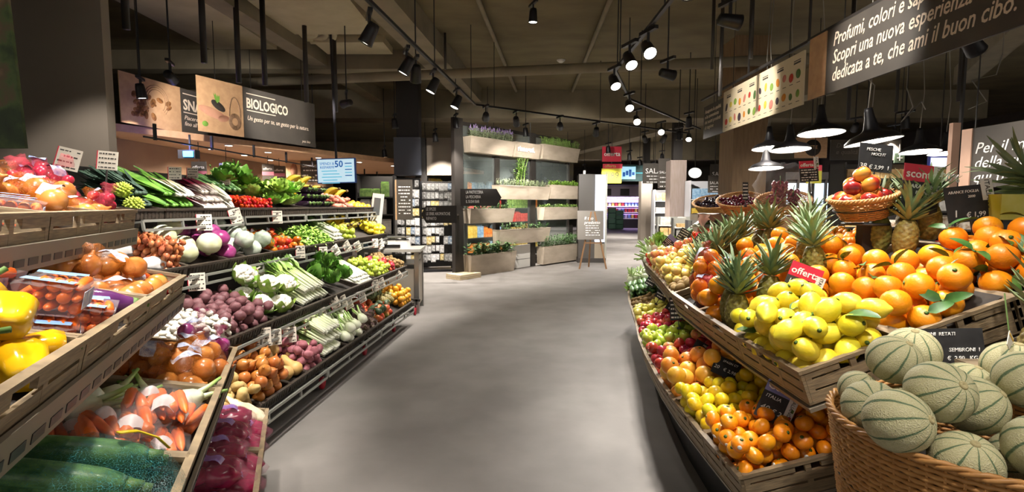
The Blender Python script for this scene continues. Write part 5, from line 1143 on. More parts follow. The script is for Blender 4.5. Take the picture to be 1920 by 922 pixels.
def grapes(M, n, seed, label):
    rd = random.Random(seed); t = thing('grape_bunch', label, 'grapes', M); b = MB(); b.ball(.0125, 9, 6); me = b.mesh('grape', m_gp)
    for k in range(n):
        q = (k / n); rr = .055 * (1 - q) ** .5 * math.sqrt(rd.uniform(.15, 1)); a = k * 2.4; put('grape', me, T(rr * math.cos(a) + rd.uniform(-.006, .006), rr * math.sin(a), .09 - .12 * q + rd.uniform(-.006, .006)), t)
    obj('stalk', MB().tube([(0, 0, -.02), (0, 0, .1), (.01, 0, .14)], .003, 5), m_cal, t)
for i, (x, y, z) in enumerate(((-.07, -.02, .06), (.06, -.03, .07), (.0, .05, .1), (-.02, -.0, .15))): grapes(M @ T(x, y, z) @ R(.4 * i, 'Z'), 70, 300 + i, 'bunch of red grapes in the film covered bowl, %s' % ['near the rim', 'at the far side', 'behind', 'topmost'][i])
t = thing('grape_wrapper', 'clear film bag with yellow stripe standing round the grapes', 'film bag', M)
b = MB(); b.ball(1, 24, 14, 0, T(0, .02, .17) @ Matrix.Diagonal((.2, .16, .2, 1)), bump=.2, bs=3, seed=4); obj('film', b, M_['film'], t)
b = MB(); b.sheet(lambda u, v: (-.13 + .16 * u + .02 * v, -.15 + .02 * u, .12 + .22 * u + .03 * v), 8, 2); obj('yellow_stripe', b, mat('lime_print', '#c8c83c', rough=.4), t)
# cardboard display stands with white paper
def cstand(u, v, Y, w, h, label):
    p = at(u, v, Y); t = thing('cardboard_stand', label, 'stand', T(p)); m = bpy.data.materials.get('grey_card') or mat('grey_card', '#8f8474', '#9a8f7e', rough=.7)
    obj('tray', MB().box(-w / 2, -.1, 0, w / 2, .12, .07), m, t); obj('column', MB().box(w * .1, -.04, .07, w * .22, .06, h - .05), m, t); obj('shelf', MB().box(-w / 2, -.1, h - .06, w / 2, .12, h), m, t)
    obj('foot', MB().box(-.06, -.05, -.35, .06, .05, 0), m, t)
    b = MB(); b.sheet(lambda a, c: (-w * .5 + w * a, -.11 + .22 * c, h + .004 + .006 * math.sin(a * 9 + c * 4)), 10, 6); b.sheet(lambda a, c: (-w * .5 + w * .4 * a + .01 * math.sin(8 * c), -.115 - .01 * math.sin(7 * a), h - .09 * c * (1 + .4 * math.sin(5 * a))), 8, 5); obj('paper_lining', b, M_['white'], t)
    b = MB(); b.sheet(lambda a, c: (-w * .48 + w * .8 * a, -.115 + .2 * c, .078 + .02 * math.sin(a * 11 + c * 3)), 10, 6); obj('tissue', b, M_['white'], t)
cstand(1480, 462, 3.55, .34, .21, 'grey cardboard stand with white paper lining among the pineapples'); cstand(1325, 438, 5.2, .26, .2, 'small grey cardboard stand among the tomatoes')
# ---- chalk boards and tags on the island
blu = mat('lilac_card', '#7d80b8', rough=.5)
RX = (.75, -.66, 0)
def cb(u, v, Y, w, h, label, roll, texts=None, top=None, side=None, lean=.25, xd=None, clip=.05, lines=5): card(at(u, v, Y), xd or (.93, -.36, 0), w, h, label, 'slate', lines, lean, clip, texts, top, side, roll)
cb(1442, 790, 2.0, .125, .17, 'chalk board with lilac header stuck among the deep yellow lemons', -.38, [('ITALIA', .1, .52, .12), ('40', .08, .2, .2), ('€ 2,49', .42, .2, .16)], ('Come e', blu), (.42, .5), clip=.1)
cb(1356, 706, 2.55, .13, .1, 'chalk board lying over the grapefruits', -.35, [('SPAGN CT', .3, .75, .16), ('20', .05, .3, .26), ('€ 2,98', .4, .3, .24)], lean=.6, clip=.06)
cb(1312, 672, 2.95, .13, .1, 'chalk board lying over the red apples', -.5, [('MELE', .35, .78, .16), ('50', .05, .3, .26), ('€ 1,99', .4, .3, .24)], lean=.6, clip=.06)
cb(1487, 570, 2.22, .13, .18, 'chalk board headed offerta among the oranges', -.35, [('LIMONI', .1, .5, .13), ('ITALIA  I', .2, .34, .11), ('100', .03, .1, .15), ('€ 2,20', .42, .1, .15)], ('offerta', M_['red']), (.5, .55), clip=.12)
cb(1258, 585, 4.1, .12, .17, 'chalk board with white tag over the green pears', -.6, side=(.45, .5), lean=.4); cb(1272, 600, 3.5, .11, .16, 'chalk board with white tag over the green apples', .1, side=(.3, .6), lean=.3)
cb(1216, 535, 5.0, .09, .16, 'chalk board seen edge on over the zucchini crate', -.5, lean=.3)
cb(1236, 560, 4.5, .1, .14, 'chalk board leaning over the kiwis', -.5, side=(.4, .6), lean=.3)
cb(1358, 505, 3.3, .12, .15, 'chalk board with lilac header behind the dark pineapple', -.5, top=('', blu), lean=.3, clip=.08)
cb(1248, 462, 4.9, .1, .12, 'lilac and black card in front of the fennel', -.7, top=('', blu), lean=.2); cb(1308, 465, 4.2, .13, .12, 'chalk board leaning over the pink apples', -.6, lean=.3)
cb(1276, 452, 4.6, .1, .12, 'chalk board leaning over the sixth crate tomatoes', -.5, lean=.3); cb(1305, 565, 3.0, .08, .07, 'small chalk board by the brown kiwis', -.6, lean=.3); cb(1475, 600, 2.1, .05, .1, 'narrow dark card behind the corner lemons', .1, [('Domori', .2, .4, .2)], lean=.2, clip=.08)
cb(1785, 688, 1.64, .22, .125, 'slate board lettered MELONI RETATI behind the melons', .03, [('MELONI  RETATI', .05, .82, .13), ('SEMBRONI  I', .48, .4, .14), ('€  2,90   KG', .44, .18, .15)], lean=.2, xd=(1, -.05, 0), clip=.3)
cb(1640, 322, 2.75, .18, .15, 'chalk board standing over the nectarine bowl', -.1, [('PESCHE', .2, .74, .15), ('NOCI IT', .35, .58, .14), ('38', .02, .1, .26), ('€ 3,99  1', .3, .1, .2)], lean=.1, xd=(1, 0, 0), clip=.12)
cb(1722, 400, 2.35, .17, .22, 'chalk board headed sconto twenty percent behind the pineapples', -.12, [('ARANCE', .2, .52, .12), ('BIONDE', .35, .4, .1)], ('sconto 20%', M_['red']), (.42, .72), lean=.1, xd=(1, 0, 0), clip=.3)
cb(1822, 415, 2.25, .2, .16, 'chalk board lettered ARANCE FOGLIA behind the leafy oranges', .1, [('ARANCE FOGLIA', .08, .8, .11), ('2000', .5, .66, .1), ('1', .12, .15, .28), ('€ 1,99', .4, .12, .2)], side=(.44, .85), lean=.15, xd=(1, 0, 0), clip=.3)
cb(1518, 340, 3.3, .12, .13, 'chalk board headed in red with white tag beyond the grapes', .05, top=('offerta', M_['red']), side=(.4, .9), lean=.1, xd=(1, 0, 0), clip=.4); cb(1398, 375, 4.6, .05, .16, 'narrow grey tag clipped in the dark red plum bowl', 0, lean=.1, xd=(1, 0, 0))
t = thing('yellow_box', 'yellow printed pineapple box on a stand at the photo edge', 'box', T(at(1910, 412, 2.2)))
obj('box', MB().box(-.08, 0, 0, .3, .25, .11), mat('yellow_board', '#c8bc30', '#d8d06a', rough=.5, scale=9), t); obj('stand', MB().box(-.02, .05, -1.3, .2, .2, 0), M_['dark'], t)
o = spawn('pineapple_big', T(at(1990, 380, 2.25)) @ R(-.9, 'Y') @ Matrix.Scale(1.0, 4), 'big leafy pineapple lying on the yellow box, crown over its edge')
# ------------------------------------------------ hanging signs
def board(name, label, p0, xdir, w, h, m, th=.02):
    M = facing(p0, xdir); t = thing(name, label, 'sign', M); obj('board', MB().box(0, 0, -th, w, h, 0), m, t); return t
def hang(t, xs, h, zc=4.4):
    for x in xs:
        z = (t.matrix_basis @ Vector((x, h, -.01)))
        obj('hanger', MB().bar((x, h, -.01), (x, h + zc - z.z, -.01), .008), M_['dark'], t)
def blobs(t, spots, m, z=.001):
    for (x, y, rx, ry, a, mm) in spots: obj('printed_picture', MB().lathe([(.001, 0), (1, 0), (.98, .0015), (.001, .0015)], 18, M=T(x, y, z) @ R(a, 'Z') @ Matrix.Diagonal((rx, ry, 1, 1)), cap=False), mm, t)
# Biologico
p0 = at(374, 248, 7.7); p0.z = 2.6; p1 = at(592, 278, 9.87); d = (p1 - p0); d.z = 0; w = d.length; h = .81
t = board('hanging_sign', 'dark hanging sign lettered BIOLOGICO with tan picture panel', p0, d, w, h, M_['sign'])
obj('picture_panel', MB().box(-.02, 0, 0, .76, h, .012), M_['signtan'], t)
m_hand = mat('hand_print', '#c89478', '#b47c62', rough=.7, scale=5); m_soil = mat('soil_print', '#2a241e', '#3a3028', rough=.8, scale=20); m_grn = mat('sprout_print', '#6f9a3c', rough=.7); m_twig = mat('twig_print', '#7a5c40', '#94745a', rough=.7, scale=30)
blobs(t, [(.22, .3, .24, .07, -.25, m_hand), (.4, .24, .1, .05, .2, m_hand), (.32, .42, .13, .06, -.5, m_soil), (.09, .12, .05, .04, 0, m_grn)], None, .013)
b = MB(); b.leaf((.3, .46, .016), (-.3, 1, 0), (0, 0, 1), .2, .05, .2, seg=4); b.leaf((.3, .46, .016), (.25, 1, 0), (0, 0, 1), .16, .05, .2, seg=4); obj('printed_sprout', b, m_grn, t)
b = MB()
for k in range(9): b.tube([(.6 + .11 * math.cos(a) * (.5 + .06 * k), .22 + .13 * math.sin(a) * (.5 + .06 * k), .016) for a in [i * 2 * PI / 16 for i in range(16)]], .004, 4, closed=True)
b.tube([(.6 + .1 * math.cos(a), .3 + .3 * math.sin(a), .016) for a in [i * PI / 14 for i in range(15)]], .008, 5); obj('printed_basket', b, m_twig, t)
for y in (h - .1, h - .37): obj('rule', MB().box(.84, y, 0, 1.42, y + .014, .003), M_['signtext'], t)
text('BIOLOGICO', t, T(.83, h - .32, .002) @ Matrix.Diagonal((.72, 1, 1, 1)), .22, M_['signtext'], off=.006)
text('Un gesto per te, un gesto per la natura.', t, T(.84, h - .52, .002) @ Matrix.Diagonal((.8, 1, 1, 1)), .105, M_['signtext'], shear=.25); text('yes bio', t, T(w - .34, .06, .002), .07, M_['signtext'], shear=.3); hang(t, (.3, w - .3), h)
# Snack
p0 = at(229, 232, 6.9); p0.z = 2.6; p1 = at(495, 277, 9.78); d = p1 - p0; d.z = 0; w = d.length; h = .67
t = board('hanging_sign', 'dark hanging sign lettered SNAC with nuts on a tan panel, partly behind another', p0, d, w, h, M_['sign'])
obj('picture_panel', MB().box(-.02, 0, 0, .98, h, .012), M_['signtan'], t)
m_nut = mat('nut_print', '#7a4a28', '#a4703e', rough=.7, scale=30)
rd = random.Random(4); blobs(t, [(.3 + rd.uniform(-.14, .5) * (1 if k % 2 else .4), .3 + rd.uniform(-.17, .13), rd.uniform(.03, .06), rd.uniform(.02, .04), rd.uniform(0, 3), m_nut) for k in range(34)], None, .013)
b = MB()
for k in range(3): b.tube([(.55 + (.15 + .03 * k) * math.cos(a), .38 + (.16 + .03 * k) * math.sin(a), .016) for a in [i * PI / 10 - .8 for i in range(16)]], .004, 4)
obj('printed_jar', b, m_twig, t)
for y in (h - .08, h - .36): obj('rule', MB().box(1.04, y, 0, 1.7, y + .014, .003), M_['signtext'], t)
text('SNACK', t, T(1.04, h - .31, .002) @ Matrix.Diagonal((.85, 1, 1, 1)), .22, M_['signtext'], off=.006)
text('Piacere dolce e salato\nfino all’ultimo secondo', t, T(1.05, h - .46, .002), .09, M_['signtext'], shear=.25); hang(t, (.3, w - .3), h)
# long slogan sign over the fruit
t = board('hanging_sign', 'large dark hanging sign with three lines of cream slogan lettering', Vector((3.12, 5.47, 2.6)), (0, -1, 0), 4.6, .62, M_['sign'])
obj('wood_edge', MB().box(-.02, 0, -.02, .26, .62, .012), M_['signtan'], t)
text('Profumi, colori e sapori.\nScopri una nuova esperienza di spesa\ndedicata a te, che ami il buon cibo.', t, T(.36, .44, .002) @ Matrix.Diagonal((.74, 1, 1, 1)), .178, M_['signtext'], shear=.25, off=.0015, sp=.94)
text('Vieni', t, T(2.95, .42, .002), .14, M_['signtext'], shear=.25); hang(t, (.5, 2.0, 3.6), .62)
obj('top_rail', MB().box(-.1, .62, -.02, 4.6, .65, .0), M_['dark'], t)
# chart of vegetables
t = board('hanging_sign', 'cream hanging chart with two rows of small vegetable pictures', Vector((3.17, 7.82, 2.6)), (0, -1, 0), 2.12, .58, mat('chart_cream', '#d8c8a8', rough=.7))
vc = [mat('chart_%s' % n, c, rough=.7) for n, c in (('green', '#7a9a3c'), ('dark', '#3a2a34'), ('red', '#b83a2a'), ('orange', '#d88a2c'), ('yellow', '#c8b440'), ('deepgreen', '#4a6a34'), ('pink', '#c87a6a'))]
rd = random.Random(8)
blobs(t, [(.12 + 1.9 * k / 13, .34 + .015 * (k % 3), rd.uniform(.028, .048), rd.uniform(.04, .06), rd.uniform(-.5, .5), vc[(k * 3 + 1) % 7]) for k in range(14)] + [(.12 + 1.9 * k / 13, .13 + .012 * (k % 3), rd.uniform(.028, .05), rd.uniform(.04, .06), rd.uniform(-.5, .5), vc[(k * 2 + 2) % 7]) for k in range(14)], None)
b = MB()
for k in range(14):
    for y in (.26, .05): b.box(.09 + 1.9 * k / 13, y, .0005, .16 + 1.9 * k / 13, y + .007, .0015)
for k in range(6): b.box(.12 + .36 * k, .47, .0005, .26 + .36 * k, .49, .0015); b.box(.12 + .36 * k, .5, .0005, .26 + .36 * k, .51, .0015)
obj('chart_lettering', b, M_['ink'], t); hang(t, (.3, 1.8), .58)
t = board('hanging_sign', 'narrow dark hanging sign with small slanted lettering beside the vegetable chart', Vector((3.19, 8.66, 2.6)), (0, -1, 0), .83, .52, M_['sign'])
text('Assapora la qualità\ne la convenienza\ndei nostri prodotti\ndi stagione', t, T(.06, .4, .002), .085, M_['signtext'], shear=.2); hang(t, (.4,), .52)
o = obj('sign_rail', MB().bar((3.16, 8.7, 3.24), (3.16, 1.5, 3.24), .03), M_['dark']); tag(o, 'long dark rail over the slogan sign and the chart', 'rail')
b = MB().bar((3.16, 7, 3.25), (3.16, 7, 4.4), .02)
for y in (5.6, 3.2): b.bar((3.16, y, 3.25), (3.16, y, 4.4), .02)
put('hanger', b.mesh('hanger', M_['dark']), None, o)
# quality sign, right
t = board('hanging_sign', 'dark sign with wood edge beginning Per il massimo, far at the photo edge', Vector((4.5, 5.16, 1.67)), (.03, -1, 0), 2.2, .58, M_['sign'])
obj('wood_edge', MB().box(-.02, 0, -.02, .09, .58, .012), mat('pink_wood', '#c8a088', '#d2aa92', rough=.6, scale=4), t)
text('Per il massimo\ndella qualità\nqui ti senti', t, T(.12, .33, .002), .15, M_['chalk'], shear=.25, sp=.92); hang(t, (.1, 1.4), .58)
t = thing('wood_post_panel', 'narrow pale wooden panel beside the quality sign', 'panel', T(at(1779, 356, 5.6))); obj('panel', MB().box(0, 0, 0, .085, .05, .72), bpy.data.materials['pink_wood'], t); obj('post', MB().box(.09, .01, -1.7, .115, .04, 2.74), M_['dark'], t)
# poster at the left edge
t = thing('produce_poster', 'large poster of red vegetables and green leaves at the left photo edge', 'poster', T(-4.4, 3.0, 1.83))
m_pos, nt, bs_ = newmat('poster_print'); N = nt.nodes
tc = N.new('ShaderNodeTexCoord'); nz = N.new('ShaderNodeTexNoise'); nz.inputs['Scale'].default_value = 3.2; nz.inputs['Detail'].default_value = 9; nt.links.new(tc.outputs['Object'], nz.inputs['Vector'])
r = N.new('ShaderNodeValToRGB'); el = r.color_ramp.elements
for k, (p, c) in enumerate(((.3, '#141c0e'), (.45, '#2c3c1c'), (.52, '#4a5c2e'), (.57, '#5e4e36'), (.64, '#7c6448'), (.75, '#283818'))):
    if k > 1: el.new(p)
for k, (p, c) in enumerate(((.3, '#141c0e'), (.45, '#2c3c1c'), (.52, '#4a5c2e'), (.57, '#5e4e36'), (.64, '#7c6448'), (.75, '#283818'))): el[k].position = p; el[k].color = lin(c)
nt.links.new(nz.outputs['Fac'], r.inputs[0]); nt.links.new(r.outputs[0], bs_.inputs['Base Color']); bs_.inputs['Roughness'].default_value = .6
obj('print', MB().add([(0, 0, 0), (1.58, 0, 0), (1.50, 0, 1.75), (0, 0, 1.75), (0, .02, 0), (1.58, .02, 0), (1.50, .02, 1.75), (0, .02, 1.75)], [(0, 1, 2, 3), (7, 6, 5, 4), (1, 5, 6, 2), (0, 4, 5, 1), (3, 2, 6, 7)], 0, False), m_pos, t)
obj('printed_radish', MB().lathe([(.001, 0), (1, 0), (.97, .003), (.001, .003)], 30, M=T(1.31, -.001, .8) @ R(PI / 2, 'X') @ Matrix.Diagonal((.12, .45, 1, 1)), cap=False), mat('radish_print', '#b85a4c', '#d8a08c', rough=.6, scale=4), t)
obj('hanger', MB().bar((.8, .01, 1.75), (.8, .01, 2.57), .01), M_['dark'], t)
# ------------------------------------------------ track lights and pendants
ZT = 3.2
def track(name, P, label):
    o = obj(name, MB().bar(P[0], P[1], .035, .03), M_['black']); tag(o, label, 'track'); P = [Vector(p) for p in P]
    n = max(1, int((P[1] - P[0]).length / 2.2))
    for i in range(n + 1):
        q = P[0].lerp(P[1], (i + .15) / (n + .3)); put('hanger', MB().bar(q, (q.x, q.y, 4.4), .012).mesh('hanger', M_['black']), None, o)
hs_ = MB().lathe([(.028, .085), (.04, .08), (.046, .04), (.052, -.05), (.056, -.075), (.052, -.078), (.048, -.06), (.001, -.055)], 24).mesh('housing', M_['black'])
ln_ = MB().lathe([(.001, -.058), (.0495, -.066), (.0495, -.069), (.001, -.069)], 24, cap=False).mesh('lens', M_['lens'])
def spot(p, target, label, power=1.0, rod=0, ang=62, group=None, scale=1.2):
    p = Vector(p); t = thing('track_spotlight', label, 'spotlight', T(p), group)
    c = p + Vector((0, 0, -.2)); d = Vector(target) - c
    obj('adapter', MB().box(-.02, -.13, -.045, .02, .13, -.012), M_['black'], t, R(.35, 'Z')); obj('arm', MB().bar((0, 0, -.03), (0, 0, -.2), .022), M_['black'], t)
    A = T(0, 0, -.2) @ aim((0, 0, 0), d) @ Matrix.Scale(scale, 4)
    h = put('housing', hs_, A, t); put('lens', ln_, None, h)
    if rod: obj('rod', MB().bar((0, 0, -.02), (0, 0, rod), .014), M_['black'], t)
    L = bpy.data.lights.new('spot', 'SPOT'); L.energy = SPOT_W * power; L.spot_size = math.radians(ang); L.spot_blend = .55; L.shadow_soft_size = .05; L.color = LAMP_COL
    put('light', L, A @ T(0, 0, -.085), t)
def pt(u, v): return at_z(u, v, ZT)
A0, A1, A2 = pt(675, -15), pt(891, 196), pt(1292, 250)
ext = A0 - (A1 - A0) * 1.0
track('lighting_track', (ext, A1), 'black lighting track over the vegetable tiers'); track('lighting_track', (A1, A2), 'black lighting track crossing above the planter wall')
B = [pt(1226, 5), pt(1150, 118), pt(1182, 190), pt(1300, 246)]
B0 = Vector((.98, -1.5, ZT)); B = [Vector((1.32, 4.3, ZT)), Vector((1.3, 6.6, ZT)), Vector((1.9, 8.4, ZT)), Vector((4.2, 11.6, ZT))]
for i, (a, c) in enumerate(((B0, B[0]), (B[0], B[1]), (B[1], B[2]), (B[2], B[3]))): track('lighting_track', (a, c), 'black lighting track over the fruit island, %s run' % ['near', 'second', 'third', 'far'][i])
# left run: aimed at the vegetable tiers
for i, (k, tg, pw) in enumerate(((.30, (-2.35, 4.7, 1.0), 1.25), (.52, (-2.2, 5.6, 1.0), 1.25), (.72, (-2.0, 6.3, .9), 1.2), (.9, (-1.7, 7.2, .9), 1.3))):
    u, v = ((692, 20), (762, 88), (812, 130), (856, 165))[i]; p = pt(u, v); spot(p, tg, 'black track spotlight over the vegetable tiers, %s' % ['nearest', 'second', 'third', 'fourth, by the track bend'][i], pw)
for i, (x, y, tg, pw) in enumerate(((-1.6, 2.6, (-1.75, 2.1, 1.2), .8), (-1.25, 3.0, (-2.1, 3.2, .8), 1.7), (-1.5, 1.2, (-1.4, 1.5, .9), .8), (-.8, .9, (-1.2, 1.25, .8), .7), (-1.1, 6.0, (-1.5, 7.3, 1.0), 1.2), (-1.3, .2, (-1.5, 1.5, 1.3), .7))):  # added fill lamps for the crate tiers, vegetable rack and counter
    spot((x, y, ZT), tg, 'black track spotlight on a rod above the slatted crate tiers', pw, 1.2, group='spotlights above the crate tiers')
# crossing run: aimed at the planter wall
for i, (u, v, tg, pw) in enumerate(((911, 196, (-.6, 11.2, 2.4), 1.2), (968, 206, (.3, 12.0, 1.6), 2.4), (1050, 216, (1.2, 13.0, 2.4), 1.3), (1118, 228, (1.9, 13.5, .8), 1.6), (1245, 243, (3, 15, .4), 1.5))):
    spot(pt(u, v), tg, 'black track spotlight above the planter wall, %s from the bend' % ORD[i], pw)
# right run: aimed at the fruit
for i, (u, v, tg, pw) in enumerate(((1216, 52, (1.5, 2.9, 1.0), .9), (1181, 76, (1.55, 3.8, 1.0), .95), (1152, 122, (1.6, 4.8, 1.0), 1.0), (1180, 172, (1.6, 5.4, .9), 1.0), (1194, 203, (1.9, 6.2, .9), .9), (1240, 226, (2.2, 7, .9), .8), (1292, 240, (3, 9, .6), .7))):
    spot(pt(u, v), tg, 'black track spotlight over the fruit island, %s from the near end' % ORD[i], pw)
for i, (x, y, tg, pw) in enumerate(((1.2, 2.6, (1.35, 2.2, .9), .95), (.95, 1.4, (1.5, 1.9, 1.1), .75), (.95, 3.3, (1.2, 3.7, .6), .5), (.9, .3, (1.2, 1.25, 1.0), .6), (1.9, 2.6, (1.7, 2.6, 1.2), .8), (1.2, 3.6, (1.4, 3.3, 1.0), .8))):  # unseen lamps added to brighten the near fruit
    spot((x, y, ZT), tg, 'black track spotlight on a rod above the near fruit island', pw, 1.2, ang=46, group='spotlights above the near fruit')
# added ceiling lamps that brighten the aisle floor
for i, (x, y, tg) in enumerate(((-.2, 4.5, (0, 5.2, 0)), (.3, 7.5, (.2, 7.6, 0)), (0, 1.5, (-.1, 2.8, 0)))):
    spot((x, y, 4.38), tg, 'black ceiling spotlight shining on the aisle floor, %s' % ['middle one', 'far one', 'near one'][i], [.75, 1.0, .15][i], ang=85)
# lamps added to brighten the back of the shop
bk = [(-1.7, 11.5, 3.2), (-.6, 12.8, 3.2), (.5, 14.1, 3.2), (-2.3, 10.2, 3.3), (2.6, 14, 3.2), (-1.1, 10.2, 3.3), (.3, 11.4, 3.3), (5.6, 25, 3.2), (6.4, 22, 3.2), (3.6, 11.2, 3.2), (2.6, 33, 3.4), (0.8, 22, 3.4), (-4.9, 6.9, 3.2), (-4.4, 11.5, 3.0), (-3.2, 13, 3.0), (-2.6, 15.5, 3.0), (-1.6, 16.5, 3.1), (-.6, 17, 3.1), (3.4, 15, 3.1), (4.2, 17, 3.1), (5.2, 19, 3.1), (2.8, 20, 3.1), (6.2, 8.2, 3.0), (7.0, 9.5, 3.0), (6.6, 11, 3.0), (8.2, 8, 3.1), (6.6, 5.6, 2.9), (2.2, 24, 3.1), (1.6, 28, 3.2), (5, 24, 3.1)]
for i, p in enumerate(bk):
    spot(p, (p[0] + .25, p[1] + .3, 0), 'small black spotlight lighting the shelves at the back of the shop', 2.0, 4.4 - p[2], ang=95, group='spotlights at the back of the shop')
# spotlights on the signs; the ones called added only brighten their sign
for i, (p, tg, pw) in enumerate(((tuple(at(318, 112, 6.2)), (-4.6, 8.0, 2.7), 1.0), ((-2.6, 8.2, 3.3), (-4.1, 9.2, 3.0), .6), ((-2.6, 3.15, 3.2), (-3.5, 4.0, .9), .45), ((1.9, 4.6, 3.3), (3.1, 4.6, 2.9), .5), ((1.9, 6.4, 3.3), (3.15, 6.8, 2.9), .5), ((3.4, 3.9, 2.9), (4.5, 4.3, 1.9), .4))):
    spot(p, tg, 'black track spotlight turned on a hanging sign, %s' % ['at the black sign', 'beside the black sign end', 'at the taupe pillar', 'at the slogan', 'at the vegetable chart', 'at the quality sign'][i], pw, 4.4 - p[2])
for i, (p, tg, pw) in enumerate((((4.9, 16.9, 3.3), (5.8, 19.8, 1.2), 2.2), ((5.4, 21.0, 3.3), (6.6, 24.5, 1.0), 2.6), ((3.2, 12.5, 3.3), (4.6, 15, 1.6), 2.5), ((3.4, 10, 3.3), (3.9, 11.6, .8), 1.6), ((2.2, 20.5, 3.3), (5.6, 23, 1.5), 2.5), ((6.6, 10, 3.2), (7.6, 12.6, 1.5), 2.0))):  # lamps added to lift the dark shelves beyond the island
    spot(p, tg, 'small black spotlight turned on shelves far behind the fruit island, %s' % ORD[i], pw, 4.4 - p[2], ang=75)
# soffit downlights (small lamps set in the tan soffit)
dl = MB().lathe([(.07, 0), (.07, -.012), (.055, -.014)], 20); dlm = dl.mesh('trim_ring', M_['white']); dll = MB().lathe([(.001, -.006), (.055, -.006), (.054, -.015), (.001, -.015)], 20, cap=False).mesh('lens', M_['lens'])
for i in range(14):
    y = 8.6 + .55 * i; x = -5.3 if i % 2 else max(-4.7, -3.95 + (y - 9.95) * .48 - .5); t = thing('soffit_downlight', 'round downlight set in the tan soffit over the counter', 'downlight', (x, y, 2.5), 'soffit downlights')
    put('trim_ring', dlm, None, t); put('lens', dll, None, t); L = bpy.data.lights.new('downlight', 'SPOT'); L.energy = 110; L.spot_size = 2.6; L.spot_blend = .6; L.shadow_soft_size = .05; L.color = (1, .86, .7); put('light', L, T(0, 0, -.03), t)
# pendant lamps
pend_ = MB().lathe([(.03, .30), (.035, .27), (.04, .22), (.06, .12), (.075, .1), (.10, .085), (.17, .06), (.215, .02), (.225, 0), (.219, 0), (.205, .018), (.16, .052), (.08, .08), (.001, .082)], 40).mesh('shade', M_['black'])
m_in = mat('enamel_white', '#e8e6e0', rough=.3); ins_ = MB().lathe([(.2185, .0005), (.204, .0165), (.159, .05), (.08, .0775), (.001, .0785)], 40, cap=False).mesh('shade_lining', m_in)
blb_ = MB().ball(.045, 16, 10, M=T(0, 0, .035)).mesh('bulb', glow('bulb_glow', '#fff4e0', 30))
for i, (u, v, Y, tl, lab) in enumerate(((1540, 250, 5.5, 0, 'left of the tilted one'), (1637, 266, 4.6, -.14, 'largest and tilted, nearest'), (1482, 281, 6.2, 0, 'small, in front of the wood pillar'), (1443, 279, 7.0, 0, 'half hidden behind the small one'), (1436, 316, 7.2, 0, 'lowest, over the grapes'), (1725, 285, 6.6, 0, 'beyond the nectarine board'), (1775, 288, 7.3, 0, 'half behind the quality sign'))):
    p = at(u, v, Y); t = thing('pendant_lamp', 'black dome pendant lamp, %s' % lab, 'pendant lamp', T(p)); A = R(tl, 'Y') @ R(-.08, 'X')
    s = put('shade', pend_, A, t); put('shade_lining', ins_, None, s); put('bulb', blb_, A, t)
    q = A @ Vector((0, 0, .3)); n = 4.4 - p.z
    obj('cord', MB().tube([q, (q.x + .03, q.y, q.z + n * .2), (q.x - .03, q.y, q.z + n * .5), (q.x, q.y, n)], .006, 6), mat('grey_cord', '#8a847a', rough=.6) if i == 0 else bpy.data.materials['grey_cord'], t)
    L = bpy.data.lights.new('pendant', 'POINT'); L.energy = 26; L.shadow_soft_size = .045; L.color = LAMP_COL; put('light', L, A @ T(0, 0, -.02), t)
# ------------------------------------------------ the planter wall
G0, gd = Vector((-1.04, 10.8, 0)), Vector((.647, .762, 0)).normalized()
def gs(u): k = (u - 960) / 960; return (10.8 * k + 1.04) / (gd.x - gd.y * k)
def gz(u, v): s = gs(u); p = G0 + gd * s; return at(u, v, p.y).z
gn = gd.cross(Vector((0, 0, 1)))                   # towards the viewer
GM = facing(G0, gd)                                # local x along the wall, y up, z to the viewer
wt = thing('planter_screen', 'dark metal planter frame standing by the aisle', 'frame', GM)
for (u0, u1, top) in ((852, 868, 3.3), (928, 936, 3.25), (994, 1003, 3.25), (1066, 1073, 3.2)):
    a, c = gs(u0), gs(u1); obj('post', MB().box(a, 0, -.08, c, top, .02), M_['dark'], wt)
obj('bottom_rail', MB().box(gs(866), .06, -.06, gs(1078), .28, 0), M_['dark'], wt); obj('top_rail', MB().box(gs(852), 3.16, -.05, gs(1073), 3.24, 0), M_['dark'], wt)
for (a, c) in ((868, 928), (936, 994), (1003, 1066)): obj('glass_pane', MB().box(gs(a), .28, -.03, gs(c), 3.16, -.02), film('pane_glass', '#a8b4b0', .1, .05) if a == 868 else bpy.data.materials['pane_glass'], wt)
t = thing('foot_block', 'pale pine block under the corner post of the planter frame', 'block', GM @ T(gs(858) - .02, 0, .1)); obj('block', MB().box(-.3, 0, -.12, .3, .1, .3), M_['pinewood'], t)
obj('groove', MB().box(-.301, .045, -.121, .301, .05, .301), M_['crate'], t)
m_plk = wood('grey_larch', '#a89a88', '#b8aa98', (1, 1, 14), 3, .6)
soil = mat('soil', '#2c221a', rough=.9)
